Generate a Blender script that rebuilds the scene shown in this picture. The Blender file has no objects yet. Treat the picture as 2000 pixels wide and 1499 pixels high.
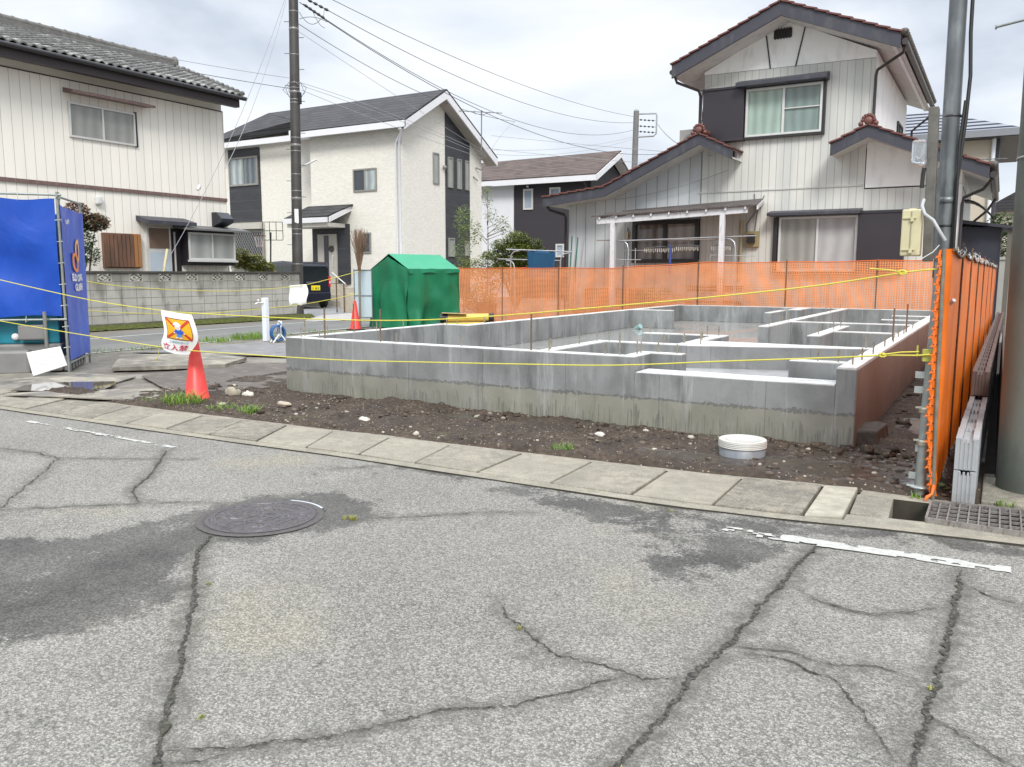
import bpy, math, random
from mathutils import Vector, Matrix, noise as mnoise
random.seed(7)
S = bpy.context.scene
COL = S.collection
rad = math.radians
# ------------------------------------------------------------------ camera
yaw, pitch, roll = rad(30.606), rad(7.638), rad(0.114)
fv = Vector((-math.sin(yaw)*math.cos(pitch), math.cos(yaw)*math.cos(pitch), -math.sin(pitch)))
rv = Vector((math.cos(yaw), math.sin(yaw), 0)); uv_ = rv.cross(fv)
r2 = rv*math.cos(roll)+uv_*math.sin(roll); u2 = uv_*math.cos(roll)-rv*math.sin(roll)
cam = bpy.data.objects.new('camera', bpy.data.cameras.new('camera')); COL.objects.link(cam)
M = Matrix((r2, u2, -fv)).transposed().to_4x4(); M.translation = (0, 0, 1.353)
cam.matrix_world = M
cam.data.lens = 36*1606.7/2000; cam.data.sensor_width = 36
cam.data.clip_start = .05; cam.data.clip_end = 2000
S.camera = cam
# ------------------------------------------------------------------ sky
W = bpy.data.worlds.new('World'); S.world = W; W.use_nodes = True
wt = W.node_tree; wt.nodes.clear()
def wn(t, **k):
    n = wt.nodes.new(t)
    for a, b in k.items(): setattr(n, a, b)
    return n
SUN_EL, SUN_AZ = rad(42), rad(145)      # azimuth clockwise from +Y
sky = wn('ShaderNodeTexSky', sky_type='NISHITA', sun_disc=False, sun_elevation=SUN_EL, sun_rotation=SUN_AZ)
bg1 = wn('ShaderNodeBackground'); bg1.inputs[1].default_value = .08
wt.links.new(sky.outputs[0], bg1.inputs[0])
tc = wn('ShaderNodeTexCoord')
mp = wn('ShaderNodeMapping'); mp.inputs['Scale'].default_value = (1.0, 1.0, 2.6)
mp.inputs['Location'].default_value = (.35, .2, .1)
wt.links.new(tc.outputs['Generated'], mp.inputs[0])
n1 = wn('ShaderNodeTexNoise'); n1.inputs['Scale'].default_value = 2.3; n1.inputs['Detail'].default_value = 5; n1.inputs['Roughness'].default_value = .5
n1.inputs['Distortion'].default_value = .25
wt.links.new(mp.outputs[0], n1.inputs['Vector'])
cr = wn('ShaderNodeValToRGB'); e = cr.color_ramp.elements
e[0].position = .38; e[0].color = (.60, .66, .75, 1); e[1].position = .62; e[1].color = (1.0, 1.0, 1.0, 1)
m_ = e.new(.50); m_.color = (.83, .875, .94, 1)
wt.links.new(n1.outputs[0], cr.inputs[0])
sp = wn('ShaderNodeSeparateXYZ'); wt.links.new(tc.outputs['Generated'], sp.inputs[0])
mr = wn('ShaderNodeMapRange'); mr.inputs['From Min'].default_value = .32; mr.inputs['From Max'].default_value = 1
mr.inputs['To Min'].default_value = .585; mr.inputs['To Max'].default_value = 1.65
wt.links.new(sp.outputs[2], mr.inputs[0])
bg2 = wn('ShaderNodeBackground'); wt.links.new(cr.outputs[0], bg2.inputs[0]); wt.links.new(mr.outputs[0], bg2.inputs[1])
mx = wn('ShaderNodeMixShader'); mx.inputs[0].default_value = .93
wt.links.new(bg1.outputs[0], mx.inputs[1]); wt.links.new(bg2.outputs[0], mx.inputs[2])
wo = wn('ShaderNodeOutputWorld'); wt.links.new(mx.outputs[0], wo.inputs[0])
sd = bpy.data.lights.new('sun', 'SUN'); sd.energy = 1.5; sd.angle = rad(18); sd.color = (1, .97, .92)
so = bpy.data.objects.new('sun', sd); COL.objects.link(so)
sdir = Vector((math.sin(SUN_AZ)*math.cos(SUN_EL), math.cos(SUN_AZ)*math.cos(SUN_EL), math.sin(SUN_EL)))
so.rotation_euler = sdir.to_track_quat('Z', 'Y').to_euler()
S.view_settings.view_transform = 'Standard'; S.view_settings.look = 'None'
S.view_settings.exposure = 0.93; S.view_settings.gamma = 1
# ------------------------------------------------------------------ materials
class NB:
    def __init__(s, name):
        s.m = bpy.data.materials.new(name); s.m.use_nodes = True
        s.t = s.m.node_tree; s.t.nodes.clear()
        s.out = s.t.nodes.new('ShaderNodeOutputMaterial')
        s.b = s.t.nodes.new('ShaderNodeBsdfPrincipled')
        s.t.links.new(s.b.outputs[0], s.out.inputs[0])
    def n(s, t, **k):
        n = s.t.nodes.new(t)
        for a, b in k.items(): setattr(n, a, b)
        return n
    def L(s, a, b): s.t.links.new(a, b)
    def put(s, inp, v):
        if isinstance(v, bpy.types.NodeSocket): s.L(v, inp)
        elif isinstance(v, (tuple, list)): inp.default_value = tuple(v)+((1,) if len(v) == 3 and inp.type == 'RGBA' else ())
        else: inp.default_value = v
    def pos(s, scale=(1, 1, 1), obj=False):
        o = s.n('ShaderNodeTexCoord').outputs['Object'] if obj else s.n('ShaderNodeNewGeometry').outputs['Position']
        mp = s.n('ShaderNodeMapping'); mp.inputs['Scale'].default_value = scale
        s.L(o, mp.inputs[0]); return mp.outputs[0]
    def noise(s, scale, detail=3, vec=None, rough=.55, dist=0):
        n = s.n('ShaderNodeTexNoise'); n.inputs['Scale'].default_value = scale
        n.inputs['Detail'].default_value = detail; n.inputs['Roughness'].default_value = rough; n.inputs['Distortion'].default_value = dist
        s.L(vec if vec else s.pos(), n.inputs['Vector']); return n.outputs[0]
    def vor(s, scale, vec=None, feature='F1', out='Distance'):
        n = s.n('ShaderNodeTexVoronoi'); n.feature = feature; n.inputs['Scale'].default_value = scale
        s.L(vec if vec else s.pos(), n.inputs['Vector']); return n.outputs[out]
    def rng(s, v, a, b, c=0, d=1):
        n = s.n('ShaderNodeMapRange'); n.clamp = True
        for i, x in enumerate((v, a, b, c, d)): s.put(n.inputs[i], x)
        return n.outputs[0]
    def mix(s, f, a, b, mode='MIX'):
        n = s.n('ShaderNodeMix'); n.data_type = 'RGBA'; n.blend_type = mode
        s.put(n.inputs[0], f); s.put(n.inputs[6], a); s.put(n.inputs[7], b); return n.outputs[2]
    def math(s, op, a, b=0, c=0):
        n = s.n('ShaderNodeMath'); n.operation = op; s.put(n.inputs[0], a); s.put(n.inputs[1], b); s.put(n.inputs[2], c); return n.outputs[0]
    def xyz(s, v=None):
        n = s.n('ShaderNodeSeparateXYZ'); s.L(v if v else s.pos(), n.inputs[0]); return n.outputs
    def attr(s, name):
        n = s.n('ShaderNodeAttribute'); n.attribute_name = name; return n.outputs['Fac']
    def bump(s, h, strength=.3, dist=.01):
        n = s.n('ShaderNodeBump'); n.inputs['Strength'].default_value = strength; n.inputs['Distance'].default_value = dist
        s.put(n.inputs['Height'], h); s.L(n.outputs[0], s.b.inputs['Normal'])
    def base(s, c): s.put(s.b.inputs['Base Color'], c)
    def rough(s, r): s.put(s.b.inputs['Roughness'], r)
    def set(s, **k):
        for a, b in k.items(): s.put(s.b.inputs[a.replace('_', ' ')], b)
        return s

_simple = {}
def simple(name, c, rough=.6, var=.12, scale=3, metal=0, bump=0, bscale=60, dirt=None, spec=.5, **k):
    """plain surface with a gentle mottling so that nothing is perfectly flat"""
    if name in _simple: return _simple[name]
    b = NB(name)
    f = b.rng(b.noise(scale, 5), .3, .7)
    c2 = tuple(x*(1-var) for x in c)
    col = b.mix(f, c, c2)
    if dirt:
        f2 = b.rng(b.noise(scale*2.3, 6, b.pos((1, 1, .35))), .52, .72, 0, .75); col = b.mix(f2, col, dirt)
    b.base(col); b.rough(rough); b.set(Metallic=metal, **{'Specular_IOR_Level': spec}); b.set(**k)
    if bump: b.bump(b.noise(bscale, 4), bump, .004)
    _simple[name] = b.m; return b.m

def siding(name, c, line, axis, spacing, off=0, lw=.07, dirt=(.3, .3, .29), dl=.25, rough=.5):
    b = NB(name); o = b.xyz()
    v = b.math('DIVIDE', b.math('ADD', o[axis], off+200), spacing)
    fr = b.math('FRACT', v)
    ln = b.math('LESS_THAN', b.math('ABSOLUTE', b.math('SUBTRACT', fr, .5)), lw/2)
    sc = (1, 1, .12)
    d1 = b.rng(b.noise(2.2, 5, b.pos(sc)), .45, .8, 0, dl)
    d2 = b.rng(b.noise(.6, 4), .4, .75, 0, dl*.8)
    cell = b.n('ShaderNodeTexWhiteNoise', noise_dimensions='1D'); b.L(b.math('FLOOR', b.math('SUBTRACT', v, .5)), cell.inputs['W'])
    pv = b.rng(cell.outputs[0], 0, 1, .95, 1.0)
    col = b.mix(d1, c, dirt); col = b.mix(d2, col, tuple(x*.8 for x in c))
    mm = b.mix(1, col, pv, 'MULTIPLY') if False else col
    hs = b.n('ShaderNodeHueSaturation'); b.L(mm, hs.inputs['Color']); b.L(pv, hs.inputs['Value'])
    col = b.mix(b.math('MULTIPLY', ln, .85), hs.outputs[0], line)
    b.base(col); b.rough(rough)
    b.bump(b.math('SUBTRACT', 1, ln), .6, .012)
    return b.m

def concrete(name, c, dark, c_low=None, z_low=.27, stain=.6, rough=.75, ledge=False, tint=None):
    b = NB(name)
    n1 = b.noise(1.3, 6, b.pos((1, 1, 1)), .6); n2 = b.noise(3.2, 6, b.pos((1, 1, .22)), .65); n3 = b.noise(45, 3)
    col = b.mix(b.rng(n1, .42, .60), c, tuple(x*.66 for x in c))
    col = b.mix(b.rng(n2, .52, .68, 0, stain), col, dark)
    # pale mineral bloom and small air holes
    col = b.mix(b.rng(b.noise(2.1, 5, b.pos((1, 1, .5))), .56, .74, 0, .45), col, tuple(min(.8, x*1.45) for x in c))
    if c_low:
        z = b.xyz()[2]
        w = b.math('ADD', z, b.math('MULTIPLY', b.math('SUBTRACT', b.noise(7, 5, b.pos((1, 1, .01))), .5), .05))
        low = b.math('LESS_THAN', w, z_low)
        st = b.noise(64, 3, b.pos((1, 1, .03)))
        hgt = b.noise(21, 3, b.pos((1, 1, .02)))
        top = b.rng(hgt, .3, .7, .04, .23)
        drip = b.math('MULTIPLY', b.rng(st, .50, .60), b.math('LESS_THAN', z, top))
        cl = b.mix(b.rng(b.noise(2.4, 5), .35, .7), c_low, tuple(x*.72 for x in c_low))
        cl = b.mix(b.math('MULTIPLY', drip, .55), cl, (.075, .075, .06))
        cl = b.mix(b.rng(b.noise(1.7, 4), .5, .72, 0, .6), cl, (.15, .165, .115))
        col = b.mix(low, col, cl)
        d = b.math('ABSOLUTE', b.math('SUBTRACT', w, z_low))
        th = b.math('MULTIPLY', b.rng(b.noise(3.1, 5, b.pos((1, 1, .01))), .35, .65, .004, .032), b.rng(b.noise(55, 3), .38, .58, .1, 1))
        jl = b.math('LESS_THAN', d, th)
        col = b.mix(b.math('MULTIPLY', jl, .75), col, (.10, .10, .095))
    if c_low:
        ox = b.xyz()[0]; fj = b.math('LESS_THAN', b.math('ABSOLUTE', b.math('SUBTRACT', b.math('FRACT', b.math('DIVIDE', b.math('ADD', ox, 50), .905)), .5)), .004); pn = b.n('ShaderNodeTexWhiteNoise', noise_dimensions='1D'); b.L(b.math('FLOOR', b.math('ADD', b.math('DIVIDE', b.math('ADD', ox, 50), .905), .5)), pn.inputs['W'])
        col = b.mix(b.rng(pn.outputs[0], 0, 1, 0, .28), col, tuple(x*.55 for x in c)); col = b.mix(b.math('MULTIPLY', fj, .55), col, (.09, .09, .09))
        col = b.mix(b.rng(b.noise(7, 6, b.pos((1, 1, .10)), .7), .56, .7, 0, .6), col, (.42, .43, .43)); col = b.mix(b.rng(b.noise(6, 6, b.pos((1.3, 1, .12)), .7), .57, .72, 0, .65), col, dark)
    hol = b.math('LESS_THAN', b.vor(17), .06)
    sel = b.math('GREATER_THAN', b.noise(4, 2), .55)
    col = b.mix(b.math('MULTIPLY', b.math('MULTIPLY', hol, sel), .7), col, (.08, .08, .08))
    if tint: col = b.mix(b.rng(b.noise(1.1, 4, b.pos((1, 1, .35))), .3, .6, .35, .9), col, tint)
    b.base(col); b.rough(b.rng(n2, .3, .7, rough, rough-.25)); b.bump(b.math('ADD', n3, b.math('MULTIPLY', n1, 2)), .25, .006)
    return b.m

def roofmat(name, c, rowh=.2, var=.35, rough=.7, axis_mode='Z'):
    b = NB(name); o = b.xyz()
    k = b.math('ADD', b.math('DIVIDE', o[2], rowh), b.math('MULTIPLY', b.math('SUBTRACT', b.noise(3, 2), .5), .12))
    fr = b.math('FRACT', k); row = b.math('FLOOR', k)
    ln = b.math('LESS_THAN', fr, .26)
    wn_ = b.n('ShaderNodeTexWhiteNoise', noise_dimensions='2D')
    cx = b.n('ShaderNodeCombineXYZ'); b.L(b.math('FLOOR', b.math('ADD', b.math('MULTIPLY', b.math('ADD', o[0], o[1]), 2.2), b.math('MULTIPLY', row, .37))), cx.inputs[0]); b.L(row, cx.inputs[1])
    b.L(cx.outputs[0], wn_.inputs['Vector'])
    col = b.mix(wn_.outputs['Value'], tuple(x*(1-var) for x in c), tuple(min(1, x*(1+var)) for x in c))
    col = b.mix(b.rng(b.noise(1.5, 4), .4, .7, 0, .4), col, tuple(x*1.5+.02 for x in c))
    col = b.mix(b.math('MULTIPLY', ln, .85), col, tuple(x*.18 for x in c))
    b.base(col); b.rough(rough); b.bump(fr, .5, .02); return b.m

def glassmat(name, curtain, fold=14, axis=0, dark=.35, rough=.06, line=None):
    """window pane: folded curtain seen through clean glass"""
    b = NB(name); o = b.xyz()
    w = b.math('SINE', b.math('ADD', b.math('MULTIPLY', o[axis], fold*3), b.math('MULTIPLY', b.noise(1.5, 2), 4)))
    col = b.mix(b.rng(w, -1, 1, 0, 1), curtain, tuple(x*dark for x in curtain))
    col = b.mix(b.rng(b.noise(1.2, 3), .4, .7, 0, .35), col, tuple(x*.55 for x in curtain))
    b.base(col); b.rough(.7); b.set(Coat_Weight=1.0, Coat_Roughness=rough, Coat_IOR=1.5); return b.m

def netmat(name, c, cx, cy, wx, wy, trans=.25):
    """woven plastic safety net: real holes in the sheet (UV in metres)"""
    b = NB(name); uv = b.n('ShaderNodeTexCoord').outputs['UV']; s = b.n('ShaderNodeSeparateXYZ'); b.L(uv, s.inputs[0])
    ax = b.math('ABSOLUTE', b.math('SUBTRACT', b.math('FRACT', b.math('DIVIDE', s.outputs[0], cx)), .5))
    ay = b.math('ABSOLUTE', b.math('SUBTRACT', b.math('FRACT', b.math('DIVIDE', s.outputs[1], cy)), .5))
    hole = b.math('MULTIPLY', b.math('LESS_THAN', ax, wx/2), b.math('LESS_THAN', ay, wy/2))
    col = b.mix(b.rng(b.noise(3, 4), .35, .7), c, tuple(x*.8 for x in c))
    b.base(col); b.rough(.45)
    tl = b.n('ShaderNodeBsdfTranslucent'); b.put(tl.inputs[0], col)
    m1 = b.n('ShaderNodeMixShader'); m1.inputs[0].default_value = trans; b.L(b.b.outputs[0], m1.inputs[1]); b.L(tl.outputs[0], m1.inputs[2])
    tr = b.n('ShaderNodeBsdfTransparent'); m2 = b.n('ShaderNodeMixShader'); b.L(hole, m2.inputs[0]); b.L(m1.outputs[0], m2.inputs[1]); b.L(tr.outputs[0], m2.inputs[2])
    b.L(m2.outputs[0], b.out.inputs[0]); return b.m

def leafmat(name, c, c2, trans=.3):
    b = NB(name)
    ri = b.n('ShaderNodeNewGeometry').outputs['Random Per Island']
    col = b.mix(ri, c, c2); col = b.mix(b.rng(b.noise(1.5, 3), .4, .7, 0, .5), col, tuple(x*.6 for x in c))
    b.base(col); b.rough(.5)
    tl = b.n('ShaderNodeBsdfTranslucent'); b.put(tl.inputs[0], col)
    m1 = b.n('ShaderNodeMixShader'); m1.inputs[0].default_value = trans; b.L(b.b.outputs[0], m1.inputs[1]); b.L(tl.outputs[0], m1.inputs[2])
    b.L(m1.outputs[0], b.out.inputs[0]); return b.m
#MATS
def m_asphalt():
    b = NB('asphalt_main'); P = b.pos(); wet = b.attr('wet')
    big = b.noise(.55, 5); med = b.noise(2.6, 5)
    base = b.mix(b.rng(big, .35, .68), (.185, .185, .182), (.275, .275, .262))
    base = b.mix(b.rng(b.noise(.8, 4, b.pos((1.2, 1, 1))), .55, .72, 0, .75), base, (.37, .34, .235))
    base = b.mix(b.rng(med, .50, .70, 0, .5), base, (.13, .13, .127)); base = b.mix(b.rng(b.noise(1.4, 6, rough=.65), .54, .66, 0, .5), base, (.36, .355, .34))
    g = b.n('ShaderNodeTexVoronoi'); g.inputs['Scale'].default_value = 125; b.L(P, g.inputs['Vector'])
    gr = b.n('ShaderNodeSeparateXYZ'); b.L(g.outputs['Color'], gr.inputs[0])
    st = b.rng(gr.outputs[0], .1, .95)
    col = b.mix(.72, base, b.mix(st, tuple([.04]*3), (.50, .49, .465)), 'MIX')
    col = b.mix(.36, col, base)
    edge = b.rng(g.outputs['Distance'], .35, .75, 0, .55)
    col = b.mix(edge, col, (.07, .07, .068))
    fine = b.noise(300, 3); col = b.mix(b.rng(fine, .56, .72, 0, .7), col, (.60, .59, .57)); col = b.mix(b.rng(fine, .44, .3, 0, .7), col, (.05, .05, .05))
    pit = b.math('LESS_THAN', b.vor(38), b.rng(b.noise(9, 3), .45, .75, .04, .26))
    col = b.mix(b.math('MULTIPLY', pit, .5), col, (.14, .14, .135))
    # damp patches: the surface itself is soaked and darker, stones less so
    wf = b.math('ADD', wet, b.math('ADD', b.math('MULTIPLY', b.math('SUBTRACT', b.noise(3.4, 8, rough=.72), .5), 3.0), b.math('MULTIPLY', b.math('SUBTRACT', b.noise(70, 3), .5), .9)))
    wm = b.rng(wf, .42, .66)
    dk = b.mix(b.rng(fine, .6, .75, 0, .6), b.mix(b.rng(gr.outputs[0], .2, 1), (.04, .04, .04), (.085, .085, .082)), (.22, .22, .21))
    col = b.mix(b.math('MULTIPLY', wm, b.rng(b.noise(2.2, 5), .35, .65, .95, .66)), col, dk)
    cr_ = b.attr('crack'); col = b.mix(b.rng(b.math('ADD', cr_, b.math('MULTIPLY', b.math('SUBTRACT', b.noise(14, 5), .5), .9)), .22, .6, 0, .75), col, (.085, .083, .075))
    b.rough(b.mix(wm, (.85,)*3, (.65,)*3)); b.set(Specular_IOR_Level=.25); b.base(b.mix(1.0, col, (1.0, .975, .925), 'MULTIPLY'))
    b.bump(b.math('ADD', gr.outputs[1], fine), .35, .006); return b.m
def m_soil():
    b = NB('site_soil'); wet = b.attr('wet')
    n1 = b.noise(3, 6); n2 = b.noise(28, 5)
    col = b.mix(b.rng(n1, .35, .68), (.040, .026, .016), (.088, .062, .040))
    col = b.mix(b.rng(n2, .4, .66), col, (.022, .015, .011))
    peb = b.n('ShaderNodeTexVoronoi'); peb.inputs['Scale'].default_value = 55; b.L(b.pos(), peb.inputs['Vector'])
    ps = b.n('ShaderNodeSeparateXYZ'); b.L(peb.outputs['Color'], ps.inputs[0])
    pm = b.math('MULTIPLY', b.math('LESS_THAN', peb.outputs['Distance'], .32), b.math('GREATER_THAN', ps.outputs[0], .87))
    col = b.mix(pm, col, b.mix(ps.outputs[1], (.3, .27, .23), (.16, .14, .12)))
    wm = b.rng(b.math('ADD', wet, b.math('MULTIPLY', b.math('SUBTRACT', b.noise(6, 5), .5), 1.2)), .34, .5)
    col = b.mix(b.math('MULTIPLY', wm, .6), col, (.05, .04, .032))
    b.base(col); b.rough(b.mix(wm, (.8,)*3, (.16,)*3))
    b.bump(b.math('ADD', b.math('MULTIPLY', n2, b.math('SUBTRACT', 1, wm)), 0), .6, .02); return b.m
def m_lid():
    b = NB('gutter_concrete'); n1 = b.noise(2.2, 6); n2 = b.noise(12, 5); f = b.noise(160, 3)
    col = b.mix(b.rng(n1, .36, .66), (.255, .23, .18), (.13, .12, .10)); col = b.mix(b.rng(n2, .46, .62, 0, .75), col, (.105, .098, .08)); col = b.mix(b.rng(b.noise(5, 6, rough=.7), .55, .66, 0, .5), col, (.30, .29, .24))
    col = b.mix(b.rng(f, .56, .7, 0, .5), col, (.48, .45, .38)); col = b.mix(b.rng(f, .42, .3, 0, .5), col, (.13, .12, .1))
    f2 = b.noise(75, 4, rough=.7); col = b.mix(b.rng(f2, .54, .66, 0, .45), col, (.50, .47, .40)); col = b.mix(b.rng(f2, .44, .34, 0, .55), col, (.085, .08, .065))
    ri = b.n('ShaderNodeObjectInfo').outputs['Random']; col = b.mix(b.rng(ri, 0, 1, 0, .4), col, (.40, .37, .29))
    b.base(col); b.rough(.85); b.bump(f, .3, .005); return b.m
def m_block():
    b = NB('concrete_block'); o = b.xyz()
    n1 = b.noise(1.2, 5); n2 = b.noise(3.5, 6, b.pos((1, 1, .4)))
    col = b.mix(b.rng(n1, .35, .65), (.47, .46, .42), (.36, .35, .32))
    vy = b.math('DIVIDE', o[1], .4); vz = b.math('DIVIDE', b.math('SUBTRACT', o[2], .13), .2)
    cxy = b.n('ShaderNodeCombineXYZ'); b.L(b.math('FLOOR', vy), cxy.inputs[0]); b.L(b.math('FLOOR', vz), cxy.inputs[1])
    w = b.n('ShaderNodeTexWhiteNoise', noise_dimensions='2D'); b.L(cxy.outputs[0], w.inputs['Vector'])
    col = b.mix(b.rng(w.outputs[0], 0, 1, 0, .3), col, (.30, .29, .27))
    topd = b.rng(b.math('ADD', o[2], b.math('MULTIPLY', b.math('SUBTRACT', n2, .5), 1.2)), .75, 1.3, 0, .75)
    col = b.mix(topd, col, (.13, .125, .10)); col = b.mix(b.rng(n2, .56, .7, 0, .7), col, (.17, .16, .13))
    ly = b.math('GREATER_THAN', b.math('ABSOLUTE', b.math('SUBTRACT', b.math('FRACT', vy), .5)), .483)
    lz = b.math('GREATER_THAN', b.math('ABSOLUTE', b.math('SUBTRACT', b.math('FRACT', vz), .5)), .465)
    ln = b.math('MAXIMUM', ly, lz); col = b.mix(b.math('MULTIPLY', ln, .7), col, (.09, .085, .07))
    b.base(col); b.rough(.9); b.bump(b.math('SUBTRACT', b.math('MULTIPLY', b.noise(90, 3), .3), ln), .5, .01); return b.m
def m_kawara():
    b = NB('old_grey_tile'); n = b.noise(5, 5); r = b.n('ShaderNodeNewGeometry').outputs['Random Per Island']
    col = b.mix(b.rng(n, .35, .65), (.085, .085, .083), (.16, .16, .155)); col = b.mix(b.attr('tip'), col, (.40, .40, .39))
    col = b.mix(b.rng(b.noise(14, 4), .58, .68, 0, .6), col, (.30, .30, .285)); b.base(col); b.rough(.75); return b.m
def m_side_asphalt():
    b = NB('asphalt_side'); n = b.noise(1.2, 5, b.pos((1, .3, 1))); f = b.noise(120, 3)
    col = b.mix(b.rng(n, .35, .65), (.10, .10, .10), (.165, .165, .16)); col = b.mix(b.rng(f, .4, .65, 0, .5), col, (.25, .25, .245))
    b.base(col); b.rough(.6); b.bump(f, .2, .005); return b.m
def m_wetslab():
    b = NB('wet_slab'); n = b.noise(1.6, 5, b.pos((1, .5, 1)))
    col = b.mix(b.rng(n, .4, .62), (.34, .34, .325), (.22, .22, .205)); b.base(col)
    b.rough(b.rng(n, .42, .6, .03, .3)); b.set(Specular_IOR_Level=.8); b.bump(b.noise(2, 3), .02, .01); return b.m
def m_walltop():
    b = NB('foundation_top'); n = b.noise(4, 5)
    b.base(b.mix(b.rng(n, .4, .7), (.72, .72, .70), (.52, .52, .50))); b.rough(.45); return b.m
def m_tarp(name, c, c2, axis=0):
    b = NB(name); n = b.noise(2, 4, b.pos((1, 1, .5)))
    b.base(b.mix(b.rng(n, .4, .7), c, c2)); b.rough(.36); b.bump(b.noise(1.6, 3, b.pos((1, 1, .7)), dist=.8), .5, .05); return b.m
def m_mat():
    b = NB('rubber_mat'); n = b.noise(1.6, 6, rough=.65)
    col = b.mix(b.rng(n, .38, .66), (.27, .25, .205), (.11, .10, .09)); col = b.mix(b.rng(b.noise(5, 5), .5, .68, 0, .7), col, (.43, .39, .30))
    b.base(col); b.rough(b.rng(n, .45, .6, .8, .35)); b.bump(b.noise(50, 3), .2, .005); return b.m
def m_gravel(name, c):
    b = NB(name); v = b.n('ShaderNodeTexVoronoi'); v.inputs['Scale'].default_value = 40; b.L(b.pos(), v.inputs['Vector'])
    s = b.n('ShaderNodeSeparateXYZ'); b.L(v.outputs['Color'], s.inputs[0])
    col = b.mix(s.outputs[0], tuple(x*.55 for x in c), tuple(min(1, x*1.5) for x in c)); col = b.mix(b.rng(b.noise(1, 4), .4, .65, 0, .5), col, (.14, .12, .095))
    b.base(col); b.rough(.85); b.bump(s.outputs[1], .5, .01); return b.m
def m_ground():
    b = NB('ground_far'); n = b.noise(.3, 5); col = b.mix(b.rng(n, .4, .6), (.17, .15, .12), (.22, .21, .19)); b.base(col); b.rough(.9); return b.m
def m_cleared():
    b = NB('ground_yard'); n = b.noise(1.1, 6, rough=.65); f = b.noise(40, 4)
    col = b.mix(b.rng(n, .4, .62), (.23, .215, .185), (.12, .10, .08)); col = b.mix(b.rng(f, .55, .7, 0, .5), col, (.4, .38, .33))
    wm = b.rng(b.noise(.9, 4), .56, .62); b.base(b.mix(b.math('MULTIPLY', wm, .4), col, (.07, .06, .05))); b.rough(b.rng(wm, 0, 1, .8, .3)); b.bump(f, .4, .01); return b.m

MAT = {}
def mt(k):
    if k in MAT: return MAT[k]
    D = {
     'asphalt': m_asphalt, 'soil': m_soil, 'lid': m_lid, 'block': m_block, 'kawara': m_kawara, 'sideroad': m_side_asphalt,
     'wetslab': m_wetslab, 'walltop': m_walltop, 'mat': m_mat, 'ground': m_ground, 'yard': m_cleared,
     'gravel': lambda: m_gravel('drive_gravel', (.27, .28, .29)),
     'found': lambda: concrete('foundation_front', (.26, .27, .27), (.095, .10, .10), (.27, .265, .22), .272, stain=.85),
     'foundside': lambda: concrete('foundation_side', (.25, .22, .20), (.08, .065, .055), (.17, .14, .12), .272, tint=(.215, .215, .21)),
     'pole': lambda: concrete('pole_concrete', (.125, .14, .12), (.065, .075, .06), stain=.4),
     'oldpole': lambda: concrete('pole_old', (.048, .044, .040), (.02, .02, .018), stain=.7),
     'blk': lambda: concrete('new_block', (.33, .34, .35), (.13, .13, .13), stain=.6),
     'blkbrown': lambda: simple('block_brown', (.13, .095, .085), .85, .35, 9, bump=.4, bscale=200),
     'blue': lambda: m_tarp('tarp_blue', (.001, .048, .34), (.003, .068, .44)),
     'blue2': lambda: m_tarp('tarp_blue_pale', (.02, .075, .50), (.05, .13, .62)),
     'green': lambda: m_tarp('tarp_green', (.004, .135, .06), (.008, .185, .085)),
     'paint': lambda: simple('road_paint', (.50, .50, .47), .8, .3, 30, bump=.2),
     'moss': lambda: simple('moss', (.085, .10, .010), .9, .6, 14, bump=.8, bscale=90, dirt=(.05, .05, .02)),
    }
    MAT[k] = D[k](); return MAT[k]
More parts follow.
